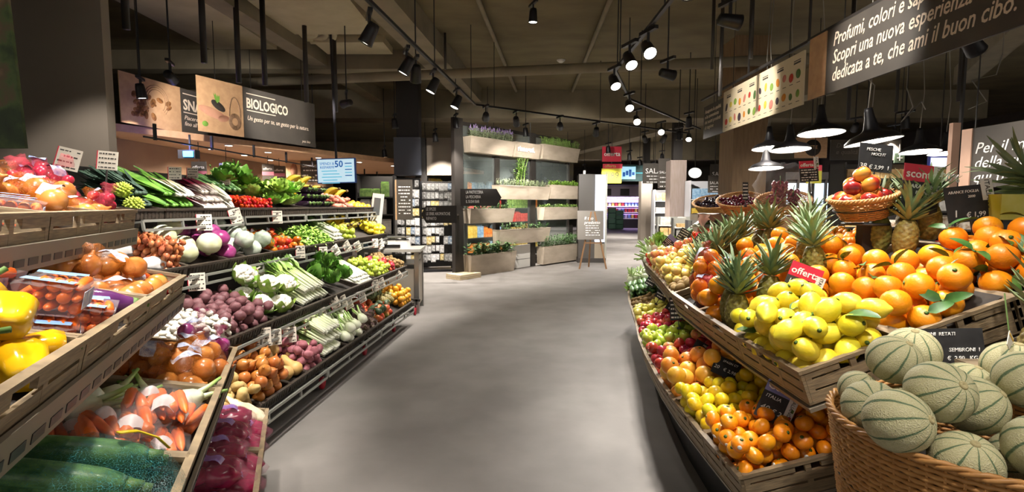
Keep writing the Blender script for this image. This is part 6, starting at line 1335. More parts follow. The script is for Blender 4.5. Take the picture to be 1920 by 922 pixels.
def planter(u0, u1, v0, v1, label, plant=None, plabel='', pm=None):
    a, c = gs(u0), gs(u1); um = (u0 + u1) / 2; z1 = gz(um, v0); z0 = gz(um, v1); w, h = c - a, z1 - z0; D = .24
    t = thing('planter_box', label, 'planter', GM @ T(a, z0, .02))
    e = .03; b = MB(); b.add([(e, 0, 0), (w - e, 0, 0), (w, h, 0), (0, h, 0), (e, 0, D * .75), (w - e, 0, D * .75), (w, h, D), (0, h, D)], [(0, 3, 2, 1), (4, 5, 6, 7), (0, 1, 5, 4), (1, 2, 6, 5), (3, 0, 4, 7)], 0, False)
    obj('body', b, m_plk, t); obj('soil', MB().box(.01, h * .8, .005, w - .01, h * .93, D * .95), soil, t)
    b = MB(); b.box(-.006, h - .012, -.004, w + .006, h, .01); b.box(-.006, h - .012, D - .008, w + .006, h, D + .006); b.box(-.006, h - .012, 0, .01, h, D); b.box(w - .01, h - .012, 0, w + .006, h, D); obj('rim', b, m_plk, t)
    if plant:
        rd = random.Random(int(u0)); b = MB(); kind, H, n, L = plant; L *= 1.35; n = int(n * 1.5); fl_ = MB()
        for k in range(n):
            x, z = rd.uniform(.04, w - .04), rd.uniform(.03, D - .02); hh = H * rd.uniform(.6, 1.1); dx, dz = rd.uniform(-.06, .06), rd.uniform(-.05, .08)
            b.tube([(x, h * .85, z), (x + dx * .5, h + hh * .5, z + dz * .4), (x + dx, h + hh, z + dz)], .003, 4)
            for q in range(7 if kind != 'tall' else 10):
                f = rd.uniform(.25, 1); p = (x + dx * f, h * .85 + (hh + h * .15) * f, z + dz * f); a_ = rd.uniform(0, 6.28)
                b.leaf(p, (math.cos(a_), rd.uniform(-.2, .9), math.sin(a_)), (0, 1, 0), L * rd.uniform(.7, 1.2), L * (.5 if kind != 'herb' else .22), .5, seg=2, rnd=rd)
            if kind == 'lavender' : fl_.tube([(x + dx, h + hh * .95, z + dz), (x + dx * 1.1, h + hh * 1.25, z + dz)], [.012, .004], 5)
        o = obj(name_(kind), b, pm, None, GM @ T(a, z0, .02), label=plabel, cat='plant')
        if kind == 'lavender': obj('flowers', fl_, mat('lavender_flower', '#8a74a8', '#a890c0', rough=.7, scale=30), o)
    return t, w, h
def name_(k): return {'lavender': 'lavender_plant', 'herb': 'herb_plant', 'tall': 'tall_herb_plant', 'broad': 'leafy_plant', 'bush': 'rosemary_plant'}[k]
m_h1 = mat('grey_herb', '#7f8c68', '#a0ac84', rough=.6, scale=40); m_h2 = mat('mid_herb', '#7a9a48', '#98ba60', rough=.6, scale=40); m_h3 = mat('dark_herb', '#44643a', '#5e8048', rough=.6, scale=40)
planter(868, 950, 262, 290, 'grey wooden planter with lavender, top of the frame', ('lavender', .2, 90, .05), 'grey green lavender with purple tips in the top planter', m_h1)
t, w, h = planter(951, 999, 270, 297, 'plain grey board with white lettering between the two top planters'); text('rinnegati.', t, T(.06, h * .4, .25), .17, M_['chalk'], off=.006)
planter(1003, 1071, 276, 302, 'grey wooden planter with trailing herb, top of the frame', ('herb', .2, 90, .05), 'bright trailing herb in the far top planter', m_h2)
planter(921, 1017, 349, 374, 'long grey planter in the second row of the frame', ('herb', .14, 80, .05), 'low herbs in the long second row planter', m_h1)
planter(1018, 1075, 348, 373, 'short grey planter at the far end of the second row', ('broad', .1, 60, .06), 'bright basil like leaves in the second row planter', M_['leafy'])
planter(867, 950, 391, 417, 'grey planter at the near end of the third row', ('broad', .12, 30, .06), 'sparse dark plant in the near third row planter', m_h3)
planter(1005, 1076, 388, 411, 'grey planter at the far end of the third row', ('broad', .06, 40, .05), 'low plant in the far third row planter', m_h2)
planter(922, 1017, 428, 455, 'grey planter alone in the fourth row', ('broad', .14, 24, .06), 'loose green plant in the fourth row planter', m_h3)
planter(867, 953, 473, 512, 'lowest grey planter by the corner post', ('broad', .22, 50, .09), 'broad leafy green plant in the lowest near planter', m_h3)
planter(1005, 1078, 458, 490, 'lowest grey planter at the far end', ('bush', .26, 90, .05), 'dense rosemary bushes in the lowest far planter', m_h3)
rd = random.Random(3); b = MB(); s0 = gs(962); zb = gz(962, 350)
for k in range(9):
    x = s0 + rd.uniform(-.1, .25); H = rd.uniform(.4, .9); b.tube([(x, zb - .1, .14), (x + .05, zb + H * .5, .14), (x + rd.uniform(-.1, .2), zb + H, .16)], .006, 5)
    for q in range(16): f = rd.uniform(.3, 1); a_ = rd.uniform(0, 6.28); b.leaf((x + .1 * f * rd.uniform(-1, 1.5), zb + H * f, .14), (math.cos(a_), .3, math.sin(a_)), (0, 1, 0), .1, .06, .5, seg=3, rnd=rd)
obj('tall_herb_plant', b, m_h2, None, GM, label='tall leafy herb rising from the long second row planter', cat='plant')
t = thing('white_panel', 'white low box panel between the lowest planters', 'panel', GM @ T(gs(953), gz(972, 502), -.02)); obj('panel', MB().box(0, 0, 0, gs(993) - gs(953), .55, .04), M_['white'], t); obj('seam', MB().box(0, .2, .04, gs(993) - gs(953), .21, .042), M_['ink'], t)
for i, (u, v, w_, h_, lab, d_) in enumerate(((868, 386, .72, .34, 'upper dark arrow sign fixed to the corner post, pointing right', 1), (852, 418, -.6, .34, 'lower dark arrow sign fixed to the corner post, pointing left', -1))):
    p = at(u, v, 10.25 if d_ > 0 else 10.0); t = thing('arrow_sign', lab, 'sign', T(p)); W_ = abs(w_)
    b = MB(); xs = [(0, 0), (W_, 0), (W_ + .1, h_ * .5), (W_, h_), (0, h_)]; vs = [(x * d_ - .05 * d_, y, z) for y in (0, .02) for (x, z) in xs]
    b.add(vs, [(0, 1, 2, 3, 4), (9, 8, 7, 6, 5)] + [(i_, (i_ + 1) % 5, 5 + (i_ + 1) % 5, 5 + i_) for i_ in range(5)], 0, False); obj('board', b, M_['dark'], t)
    for j in range(3): text(['LA PASTICCERIA', 'LA PESCHERIA', 'IL SUSHI BAR'][j] if d_ > 0 else ['LE SPEZIE', 'LE ERBE AROMATICHE', 'REPARTO'][j], t, T(.06 if d_ > 0 else -W_ + .05, -.001, h_ * (.72 - .27 * j)) @ R(PI / 2, 'X') @ Matrix.Diagonal((.55, 1, 1, 1)), .085, M_['chalk'])
    obj('fixing', MB().box(-.02, .02, h_ * .4, .02, .75, h_ * .5), M_['dark'], t)
# ------------------------------------------------ shelves behind the planter wall, full of coloured packs
pk_cols = [mat('pack_%d' % i, c, c2, rough=.4, scale=14, var=.15) for i, (c, c2) in enumerate((('#d8641c', '#e8a040'), ('#b82c2c', '#d85a4a'), ('#d8b030', '#e8d070'), ('#d8d4cc', '#b4b0a8'), ('#6a94b8', '#a8c4d8'), ('#c49a60', '#e0c08a'), ('#5a7a3c', '#8aa85a'), ('#d8d0c0', '#8a6a4a')))]
pk_me = {}
def pack_box(i, w, h, d):
    k = (i, round(w, 2), round(h, 2), round(d, 2))
    if k not in pk_me:
        b = MB(); b.box(-w / 2, -d / 2, 0, w / 2, d / 2, h * .9); b.box(-w / 2 * .96, -d * .1, h * .9, w / 2 * .96, d * .1, h); pk_me[k] = b.mesh('food_pack', pk_cols[i])
    return pk_me[k]
def shelf_unit(name, label, M, w, h, d, zs, n, cols, group, seed, plabel, back=True, m=None, ph=(.16, .3), pname='food_pack'):
    t = thing(name, label, 'shelf unit', M); m = m or M_['dark']; rd = random.Random(seed)
    for x in (0, w - .03): obj('upright', MB().box(x, 0, 0, x + .03, d, h), m, t)
    if back: obj('back_panel', MB().box(0, d - .02, 0, w, d, h), m, t)
    for z in zs: obj('shelf', MB().box(.03, -.0, z, w - .03, d - .02, z + .025), M_['white'] if m is not M_['dark'] else m, t)
    for j, z in enumerate(zs):
        x = .07; c = rd.choice(cols)
        while x < w - .1:
            if rd.random() < .3: c = rd.choice(cols)
            pw = rd.choice((.15, .19, .24)); hh = rd.choice(ph)
            if x + pw > w - .04: break
            put(pname, pack_box(c, pw, hh, .12), M @ T(x + pw / 2, .09, z + .026), None, plabel + ', %s shelf' % (ORD[j] if j < 12 else 'upper'), 'pack', '%s %d' % (group, j)); x += pw + .012
    return t
def base_at(u, v): return at_z(u, v, 0.0)
# an L of shelving seen through the frame
q = G0 + gd * .1 - gn * 2.2
for i, (a, nm) in enumerate(((.3, 'near'), (2.0, 'middle'), (3.6, 'far'))):
    p = G0 + gd * a - gn * 1.9; p.z = 0
    shelf_unit('grocery_shelf', 'dark grocery shelf of bright packs behind the planter frame, %s one' % nm, frame(p, gd, -gn), 1.6, 2.3, .4, (.2, .6, 1.0, 1.4, 1.8), 8, (0, 2, 3, 5, 7) if i == 0 else (0, 0, 1, 2, 4) if i == 1 else (2, 6, 1, 0), 'packs on the %s grocery shelf' % nm, 30 + i, 'bright food pack on the %s grocery shelf behind the planters' % nm, ph=(.24, .3, .34))
# ------------------------------------------------ gridwall stands of hanging blister packs
blm = [mat('blister_%d' % i, c, c2, rough=.25, scale=22, var=.2) for i, (c, c2) in enumerate((('#d8d6d2', '#8a8886'), ('#e8e6e4', '#b0aeac'), ('#6a6866', '#c8c6c4'), ('#c8ccd0', '#4a6a8a'), ('#d8d0b0', '#b89a3c')))]
blme = [MB().box(-.045, -.012, -.16, .045, .012, 0).box(-.035, -.03, -.14, .035, -.012, -.04).mesh('blister_pack', m) for m in blm]
def gridstand(M, w, h, label, seed, rows, cols, grp):
    t = thing('gridwall_stand', label, 'rack', M); b = MB()
    for i in range(int(w / .1) + 1): b.bar((i * .1, 0, .1), (i * .1, 0, h), .006)
    for j in range(int(h / .1)): b.bar((0, 0, .1 + j * .1), (w, 0, .1 + j * .1), .006)
    obj('grid', b, M_['black'], t)
    for x in (0, w): obj('post', MB().bar((x, .02, 0), (x, .02, h), .04), M_['black'], t)
    obj('base', MB().box(0, -.25, 0, w, .25, .05), M_['black'], t); obj('back_board', MB().box(0, .03, .1, w, .04, h), M_['dark'], t)
    rd = random.Random(seed)
    for j in range(rows):
        for i in range(cols):
            if rd.random() < .06: continue
            x, z = (i + .5) * w / cols, h - .05 - j * (h - .25) / rows
            o = put('blister_pack', blme[rd.choice((0, 0, 1, 1, 2, 3, 4))], M @ T(x, -.1 - .04 * rd.random(), z) @ R(rd.uniform(-.15, .15), 'Z') @ Matrix.Scale(rd.uniform(.85, 1.2), 4), None, 'small hanging blister pack on the %s' % grp, 'blister pack', 'blister packs on the %s' % grp)
            put('hook', hk_, T(0, 0, 0), o)
hk_ = MB().bar((0, .16, 0), (0, -.03, .002), .005).mesh('hook', M_['grey'])
p = at_z(790, 507, 0); gridstand(frame(at_z(792, 508, 0), (1, .25, 0), (-.25, 1, 0)), .68, 2.05, 'black grid stand of silvery kitchen gadgets by the corner post', 61, 9, 7, 'stand by the corner post')
gridstand(frame(at_z(722, 512, 0), (1, .1, 0), (-.1, 1, 0)), .78, 2.1, 'black grid stand of silvery kitchen gadgets behind the weighing scale', 62, 9, 8, 'stand behind the scale')
struct('pillar_mid', MB().box(-2.72, 11.9, 2.2, -2.1, 12.4, 3.06), mat('slate_pillar', '#5a5e6a', rough=.7)); struct('pillar_mid_head', MB().box(-2.66, 11.95, 3.06, -2.15, 12.35, 4.4), M_['dark']); struct('pillar_side', MB().box(-2.0, 12.0, 2.2, -1.3, 12.1, 3.06), bpy.data.materials['taupe_pillar']); struct('pillar_post', MB().box(-2.12, 12.0, 0, -1.98, 12.2, 3.06), M_['dark'])
# bottles/jars shelf further left behind the bananas
shelf_unit('jar_shelf', 'low dark shelf of glass jars beyond the bananas', frame(at(668, 400, 10.2) * 1 - Vector((0, 0, at(668, 400, 10.2).z)), (1, .1, 0), (-.1, 1, 0)), .75, 2.1, .4, (.5, .9, 1.3, 1.65), 8, (3, 6, 7, 3), 'packs on the jar shelf', 70, 'jar or pack on the dark shelf beyond the bananas')
# ------------------------------------------------ weighing counter
p = base_at(783, 588); CM = frame((p.x - .78, p.y - .02, 0), (1, .06, 0), (-.06, 1, 0))
t = thing('weighing_counter', 'grey counter with steel legs at the end of the vegetable rack', 'counter', CM)
obj('worktop', MB().box(-.03, -.03, .86, .83, .62, .9), mat('grey_top', '#a8a49c', rough=.4), t)
for x in (0, .74):
    for y in (0, .52): obj('leg', MB().box(x, y, 0, x + .06, y + .06, .86), M_['steel'], t)
obj('cabinet', MB().box(.07, .04, .08, .73, .56, .62), mat('beige_panel', '#9c9284', rough=.5), t); obj('shelf', MB().box(.06, .02, .68, .74, .58, .7), M_['steel'], t)
obj('side_panel', MB().box(.775, .07, .1, .785, .51, .8), bpy.data.materials['beige_panel'], t); obj('handle', MB().box(.79, .2, .72, .80, .4, .735), M_['steel'], t)
t = thing('label_printer', 'small black label printer on the counter shelf', 'printer', CM @ T(.4, .05, .7)); obj('body', MB().box(-.15, 0, 0, .18, .3, .1), M_['black'], t); obj('paper_slot', MB().box(-.1, -.002, .03, .1, 0, .05), M_['white'], t)
t = thing('weighing_scale', 'white weighing scale with steel tray and tall keypad console', 'scale', CM @ T(.43, .18, .9)); Wh = M_['white']
b = MB(); b.add([(-.2, -.16, 0), (.22, -.16, 0), (.22, .16, 0), (-.2, .16, 0), (-.17, -.13, .12), (.2, -.13, .12), (.2, .14, .12), (-.17, .14, .12)], [(0, 3, 2, 1), (4, 5, 6, 7), (0, 1, 5, 4), (1, 2, 6, 5), (2, 3, 7, 6), (3, 0, 4, 7)], 0, False); obj('body', b, Wh, t)
obj('tray', MB().box(-.2, -.15, .15, .22, .16, .165).box(-.03, -.03, .12, .03, .03, .15), M_['steel'], t); obj('display', MB().box(-.09, -.165, .02, .12, -.15, .06), M_['black'], t)
obj('post', MB().bar((-.24, .08, 0), (-.24, .08, .4), .05), Wh, t)
cn = obj('console', MB().box(-.06, -.03, 0, .09, .03, .5), Wh, t, T(-.27, .02, .27) @ R(.12, 'Y')); obj('screen', MB().box(-.03, -.034, .2, .06, -.03, .44), mat('grey_lcd', '#5a5e62', rough=.2), cn); obj('button_ring', MB().lathe([(.03, 0), (.03, .006), (.018, .006), (.018, 0)], 16, M=T(.015, -.03, .1) @ R(PI / 2, 'X'), cap=False), M_['grey'], cn)
obj('side_display', MB().box(-.42, .05, .3, -.36, .1, .62), Wh, t); obj('red_tag', MB().box(-.215, -.02, .1, -.19, .0, .26), M_['red'], t)
t = thing('spray_bottle', 'clear blue spray bottle beside the weighing scale', 'bottle', CM @ T(.06, .08, .9)); obj('bottle', MB().lathe([(.04, 0), (.04, .1), (.015, .15), (.015, .17)], 14), mat('blue_liquid', '#8ab0c8', rough=.15), t); obj('trigger', MB().box(-.03, -.012, .17, .02, .012, .2).box(-.035, -.006, .13, -.027, .006, .17), M_['red'], t)
t = thing('chalk_menu', 'small dark menu board with wood edge above the weighing scale', 'sign', T(at(755, 412, 7.2))); obj('board', MB().box(-.08, 0, 0, .14, .02, .56), M_['sign'], t); obj('wood_edge', MB().box(-.1, -.001, 0, -.08, .021, .56), M_['signtan'], t)
b = MB(); rd = random.Random(2); strokes(b, .2, .5, 9, rd, y=-.001); obj('lettering', b, M_['chalk'], t, T(.03, 0, .28)); obj('stand', MB().bar((.03, .03, -.5), (.03, .03, .4), .02), M_['black'], t)
# ------------------------------------------------ counter area at the left back
t = thing('service_counter', 'dark service counter along the brown wall', 'counter', T(-5.85, 6.5, 0)); obj('body', MB().box(.3, 0, 0, 1.0, 9, 1.1), M_['dark'], t); obj('worktop', MB().box(.25, -.03, 1.1, 1.05, 9.03, 1.14), M_['steel'], t)
o = obj('price_rail', MB().bar((-4.4, 6.2, 2.32), (-4.0, 15.5, 2.32), .02), M_['black']); tag(o, 'thin black rail hung under the tan soffit', 'rail')
for k in range(9): f = k / 8 * .96 + .02; x, y = -4.4 + .4 * f, 6.2 + 9.3 * f; put('bracket', MB().bar((x, y, 2.3), (x, y, 2.5), .03).mesh('bracket', M_['black']), None, o)
t = thing('insect_lamp', 'small black box lamp glowing blue under the soffit', 'lamp', T(at(352, 290, 7.3))); obj('housing', MB().box(-.14, 0, -.05, .1, .12, .07), M_['black'], t); obj('tube_window', MB().box(-.06, -.01, -.03, .08, 0, .05), glow('blue_glow', '#38a8ff', 5), t); obj('hanger', MB().bar((0, .06, .07), (0, .06, 2.5 - at(352, 290, 7.3).z), .02), M_['black'], t)
L = bpy.data.lights.new('blue', 'POINT'); L.energy = 5; L.color = (.15, .1, 1); L.shadow_soft_size = .05; put('light', L, T(0, -.06, .12), t)
nt_ = [('pink and black notice', 374, 336, 8.2), ('blue notice', 425, 336, 9.0), ('black price notice pair', 503, 334, 10.5), ('pink price notice', 524, 336, 11)]
for i, (lb_, u, v, Y) in enumerate(nt_):
    p = at(u, v, Y); t = thing('wall_notice', lb_ + ' hung over the service counter', 'notice', T(p)); mc = (M_['sign'], blu, M_['sign'], M_['sign'])[i]
    obj('board', MB().box(-.12, 0, -.14, .12, .01, .28), mc, t); obj('band', MB().box(-.12, -.002, .06, .12, 0, .13), (mat('pink_card', '#b4687a', rough=.6), mat('pale_lilac', '#b0a8d0', rough=.6), bpy.data.materials.get('pink_card'), bpy.data.materials.get('pink_card'))[i] or bpy.data.materials['pink_card'], t)
    text('offerta', t, T(-.1, -.003, .17) @ R(PI / 2, 'X'), .07, M_['chalk']); obj('hanger', MB().bar((0, .005, .28), (0, .005, 2.5 - p.z), .008), M_['dark'], t)
for i, (u, v, w_, m_, lb_) in enumerate(((552, 342, .36, M_['signtan'], 'tan picture panel'), (585, 341, .5, M_['sign'], 'dark lettered panel'))):
    p = at(u, v, 11.6); t = thing('counter_sign', lb_ + ' over the counter below the screen', 'sign', T(p)); obj('board', MB().box(-w_ / 2, 0, 0, w_ / 2, .02, .5), m_, t); obj('hanger', MB().bar((0, .01, .5), (0, .01, 2.5 - p.z), .01), M_['dark'], t)
    if i: text('GRATTUGIO', t, T(-.22, -.002, .33) @ R(PI / 2, 'X'), .075, M_['chalk']); b = MB(); strokes(b, .45, .3, 3, random.Random(3)); obj('lettering', b, M_['chalk'], t, T(0, 0, .15))
    else: blobs_ = MB().lathe([(.001, 0), (1, 0), (.001, .002)], 16, M=T(.0, -.002, .27) @ R(PI / 2, 'X') @ Matrix.Diagonal((.08, .16, 1, 1)), cap=False); obj('printed_picture', blobs_, m_hand, t)
# screen
p = at(630, 320, 8.6); t = thing('tv_screen', 'bright hanging screen reading SPENDI RISPARMI 50', 'screen', T(p) @ R(-.12, 'Z') @ R(-.02, 'Y')); w_, h_ = .64, .38
obj('bezel', MB().box(-w_ / 2 - .015, 0, -h_ / 2 - .015, w_ / 2 + .015, .05, h_ / 2 + .015), mat('blue_bezel', '#3a62b8', rough=.4), t); obj('display', MB().box(-w_ / 2, -.004, -h_ / 2, w_ / 2, 0, h_ / 2), glow('screen_glow', '#c4e2ee', .85), t)
m_sb = glow('screen_blue', '#2a62b0', .5); m_sc = glow('screen_cyan', '#6ac0dc', .7)
text('SPENDI &\nRISPARMI', t, T(-.28, -.006, .1) @ R(PI / 2, 'X'), .062, m_sb); text('50', t, T(-.02, -.006, .06) @ R(PI / 2, 'X'), .15, m_sb, off=.003)
for k in range(5):
    y = .05 - .05 * k; obj('screen_line', MB().box(-.25 + .02 * (k % 2), -.006, y - .06, .02 + .04 * (k % 3), -.004, y - .045), m_sc, t); obj('screen_line', MB().box(.16, -.006, y + .06, .28, -.004, y + .075), m_sc if k % 2 else m_sb, t)
obj('pole', MB().bar((0, .03, h_ / 2), (0, .03, 4.4 - p.z), .03), M_['black'], t)
# ------------------------------------------------ far end of the aisle
t = thing('upright_fridge', 'grey upright fridge with a bright white door at the end of the planters', 'fridge', frame(at_z(1084, 492, 0), (1, -.05, 0), (.05, 1, 0)))
zt = at(1100, 327, 13.6).z
obj('body', MB().box(0, 0, .12, .42, .7, zt), mat('grey_panel', '#3e3a36', rough=.5), t); obj('plinth', MB().box(-.02, -.03, 0, .72, .7, .12), M_['dark'], t); obj('cabinet', MB().box(.42, .06, .12, .72, .7, zt), bpy.data.materials['grey_panel'], t)
obj('lit_door', MB().box(.43, -.03, .55, .68, .06, zt - .02), glow('fridge_glow', '#dfe8ff', 2.2), t); obj('door_edge', MB().box(.68, -.04, .12, .73, .06, zt), M_['grey'], t); obj('lower_panel', MB().box(.42, -.02, .12, .7, .06, .5), M_['brownmetal'], t); obj('sensor', MB().box(.12, .1, zt, .18, .16, zt + .1), M_['white'], t)
t = thing('easel', 'wooden easel carrying a grey menu board by the fridge', 'easel', at_z(1110, 504, 0)); s_ = 12.2 / 960
for x, y in ((-.3, 0), (.34, 0), (-.02, .4)): obj('leg', MB().bar((x, y, 0), (x * .12, y * .15, 1.35), .035), mat('easel_wood', '#8a6644', rough=.6) if x == -.3 else bpy.data.materials['easel_wood'], t)
obj('crossbar', MB().bar((-.2, -.02, .62), (.22, -.02, .62), .03), bpy.data.materials['easel_wood'], t)
mb_ = obj('menu_board', MB().box(-.36, 0, 0, .26, .02, .66).box(-.36, -.01, -.02, .26, .03, 0), mat('board_grey', '#6f6a64', rough=.6), t, T(0, -.05, .72) @ R(-.08, 'X')); text('Il tuo\nprodotto', mb_, T(-.2, -.002, .45) @ R(PI / 2, 'X'), .1, M_['chalk'], shear=.2); b = MB(); strokes(b, .4, .3, 5, random.Random(9)); obj('lettering', b, M_['chalk'], mb_, T(0, 0, .2))
t = thing('hanging_offer_sign', 'red and yellow hanging sign reading offerta over the aisle end', 'sign', T(at(1147, 303, 14.5)))
obj('red_board', MB().box(-.27, 0, 0, .27, .02, .42), M_['red'], t); text('offerta', t, T(-.22, -.002, .16) @ R(PI / 2, 'X'), .17, M_['chalk'], off=.003); obj('red_band', MB().box(-.25, 0, -.19, .3, .02, -.06), M_['red'], t); text('offerta', t, T(-.2, -.002, -.16) @ R(PI / 2, 'X'), .12, mat('gold_print', '#c8b060', rough=.6))
obj('yellow_board', MB().box(-.28, 0, -.6, .28, .02, -.19), mat('lime_yellow', '#b8b028', rough=.5), t); text('1,89', t, T(-.2, -.002, -.46) @ R(PI / 2, 'X'), .24, M_['ink']); obj('hanger', MB().bar((0, .01, .42), (0, .01, 4.4 - at(1147, 303, 14.5).z), .012), M_['dark'], t); obj('link', MB().bar((0, .01, -.08), (0, .01, .02), .012), M_['dark'], t)
p = at(1182, 325, 20); t = thing('tv_screen', 'teal hanging screen showing a blue and white picture', 'screen', T(p)); obj('housing', MB().box(-.42, 0, -.3, .5, .1, .33), mat('teal_plastic', '#2c5a5c', rough=.5), t); obj('display', MB().box(-.36, -.006, -.22, .2, 0, .26), glow('pale_screen', '#a8dcf0', .9), t)
for k in range(4): obj('screen_mark', MB().box(-.3 + .12 * k, -.01, -.12 + .05 * (k % 2), -.2 + .12 * k, -.006, .05 + .05 * (k % 3)), m_sb, t)
obj('stripe', MB().box(.22, -.006, -.0, .48, 0, .03), glow('cyan_stripe', '#4ac0d8', .8), t); obj('pole', MB().bar((0, .05, .33), (0, .05, 4.4 - p.z), .04), M_['black'], t)
# lilac lit chilled shelves at the very end
x0 = at(1128, 430, 34).x; t = thing('chilled_cabinet', 'long chilled cabinet with lilac light at the very end of the aisle', 'cabinet', T(x0 - .3, 34, 0))
obj('back', MB().box(0, .6, 0, 3.6, .7, 2.9), mat('lilac_back', '#c0b0d8', rough=.5), t); obj('base', MB().box(0, 0, 0, 3.6, .7, .55), M_['dark'], t); obj('canopy', MB().box(0, .0, 2.0, 3.6, .6, 2.75), mat('pale_front', '#b8a8b4', rough=.5), t)
for z in (.6, 1.0, 1.4, 1.75): obj('shelf', MB().box(0, .1, z, 3.6, .6, z + .05), M_['white'], t); obj('shelf_light', MB().box(0, .12, z + .3, 3.6, .16, z + .32), glow('lilac_tube', '#b090ff', 4), t) if z < 1.7 else None
for k in range(3): obj('picture', MB().box(.3 + 1.2 * k, -.02, 2.15, .9 + 1.2 * k, 0, 2.6), M_['sign'], t)
L = bpy.data.lights.new('lilac', 'AREA'); L.shape = 'RECTANGLE'; L.size = 3.2; L.size_y = .3; L.energy = 120; L.color = (.72, .55, 1); put('light', L, T(1.8, -.1, 2.0) @ R(.5, 'X'), t)
rd = random.Random(12)
for z in (.65, 1.05, 1.45):
    x = .1
    while x < 3.4: put('chilled_pack', pack_box(rd.choice((1, 2, 3, 4)), .16, .3, .12), T(x0 - .3 + x + .1, 34.3, z), None, 'pack on a chilled shelf at the aisle end', 'pack', 'packs in the chilled cabinet'); x += .22
for i, (u, h_) in enumerate(((1146, 1.35), (1160, 1.2))):
    p = at_z(u, 429, 0)
    for k in range(4):
        t = thing('plastic_crate', 'dark green plastic crate at the aisle end, %s of the %s stack' % (('bottom', 'second', 'third', 'topmost')[k], ('near', 'far')[i]), 'crate', T(p.x, p.y - .1, k * h_ / 4)); b = MB(); H_ = h_ / 4 - .01
        for (a0, a1, c0, c1) in ((-.24, .24, -.16, -.14), (-.24, .24, .14, .16), (-.24, -.22, -.16, .16), (.22, .24, -.16, .16)): b.box(a0, c0, 0, a1, c1, H_)
        b.box(-.24, -.16, 0, .24, .16, .02); obj('body', b, bpy.data.materials.get('green_plastic') or mat('green_plastic', '#2c5a44', rough=.5), t); obj('rim', MB().box(-.25, -.17, H_ - .03, .25, -.15, H_), bpy.data.materials['green_plastic'], t)
# gondolas on the right of the far aisle
for i, (u, v, L_, nm) in enumerate(((1206, 437, 3.4, 'end'), (1222, 446, 3.6, 'nearer'))):
    p = at_z(u, v, 0); shelf_unit('gondola_shelf', 'white gondola shelf of small packs beside the far aisle, %s one' % nm, frame(p, (.16, -1, 0), (1, .16, 0)), L_, 1.75, .5, (.15, .5, .85, 1.2, 1.5), 8, (3, 3, 7, 5, 4), 'packs on the %s gondola' % nm, 80 + i, 'small pack on the %s gondola by the far aisle' % nm, m=M_['grey'], ph=(.14, .22), pname='small_carton')
for i, (u, Y, w_) in enumerate(((1232, 12.5, 1.6), (1262, 11.2, 1.2), (1290, 9.6, .6))):
    p = at(u, 440, Y); p.z = 0; t = shelf_unit('promotion_shelf', 'white tiered promotion shelf of flat packs behind the fruit island, %s' % ['far', 'middle', 'near'][i], frame(p, (1, -.2, 0), (.2, 1, 0)), w_, 1.22, .45, (.2, .5, .75, 1.0), 8, (3, 3, 5, 7), 'flat packs on the %s promotion shelf' % ['far', 'middle', 'near'][i], 90 + i, 'flat pack on the %s promotion shelf' % ['far', 'middle', 'near'][i], m=M_['grey'], ph=(.08, .12, .2), pname='flat_pack')
for i, (u0, u1, v0, Y, m_) in enumerate(((1258, 1288, 300, 15, wood('taupe_wood', '#94847a', '#a0908a', (8, 8, 1), 3)), (1203, 1224, 332, 22, bpy.data.materials['taupe_pillar']), (1376, 1440, 236, 9.0, wood('brown_oak', '#7c6144', '#8a6e4e', (9, 9, 1), 3)), (1362, 1376, 230, 9.4, mat('concrete', '#8c8880', rough=.8)))):
    a, c = at(u0, v0, Y), at(u1, v0, Y); struct('pillar_%d' % (i + 1), MB().box(a.x, Y, 0, c.x, Y + (c.x - a.x) * 1.0, 4.4 if i >= 2 else a.z), m_)
    if i < 2: struct('pillar_head_%d' % (i + 1), MB().box(a.x + .1, Y + .1, a.z, c.x - .1, Y + .3, 4.4), M_['dark'])
for i, (u, v, Y, w_, h_) in enumerate(((1228, 325, 16, .75, .62), (1245, 325, 15.6, .35, .9), (1350, 330, 13, .5, .6), (1340, 345, 12, .3, .4))):
    p = at(u, v, Y); t = thing('hanging_sign', 'dark hanging panel lettered SALA, %s' % ['beside the taupe pillar', 'narrow one touching the taupe pillar', 'beyond the oval lamp', 'lowest beyond the oval lamp'][i], 'sign', T(p)); obj('board', MB().box(-w_ / 2, 0, -h_ / 2, w_ / 2, .02, h_ / 2), M_['sign'], t); text('SALA', t, T(-w_ * .4, -.002, 0) @ R(PI / 2, 'X'), w_ * .3, M_['chalk']); b = MB(); strokes(b, w_ * .8, h_ * .4, 3, random.Random(i)); obj('lettering', b, M_['chalk'], t, T(0, 0, -h_ * .28)); obj('hanger', MB().bar((0, .01, h_ / 2), (0, .01, 4.4 - p.z), .014), M_['dark'], t)
p = at(1303, 324, 12); t = thing('oval_lamp', 'white glowing oval sign lamp hanging over the shelves', 'lamp', T(p)); b = MB(); b.ball(1, 24, 12, 0, Matrix.Diagonal((.155, .06, .12, 1))); obj('diffuser', b, glow('oval_glow', '#f4f4ee', 1.1), t); obj('hanger', MB().bar((0, 0, .12), (0, 0, 4.4 - p.z), .012), M_['dark'], t); obj('rim', MB().tube([(.157 * math.cos(a), 0, .122 * math.sin(a)) for a in [k * 2 * PI / 24 for k in range(24)]], .008, 5, closed=True), M_['dark'], t)
p = at(1292, 430, 14.5); shelf_unit('dairy_shelf', 'tall white shelf of cartons behind the oval lamp', frame((p.x, 14.5, 0), (1, 0, 0), (0, 1, 0)), 1.3, 2.2, .45, (.3, .75, 1.2, 1.65), 8, (3, 4, 3, 2), 'cartons on the white shelf', 111, 'carton on the white shelf behind the oval lamp', m=mat('pale_shelf', '#c8c8cc', rough=.5), ph=(.2, .3), pname='milk_carton')
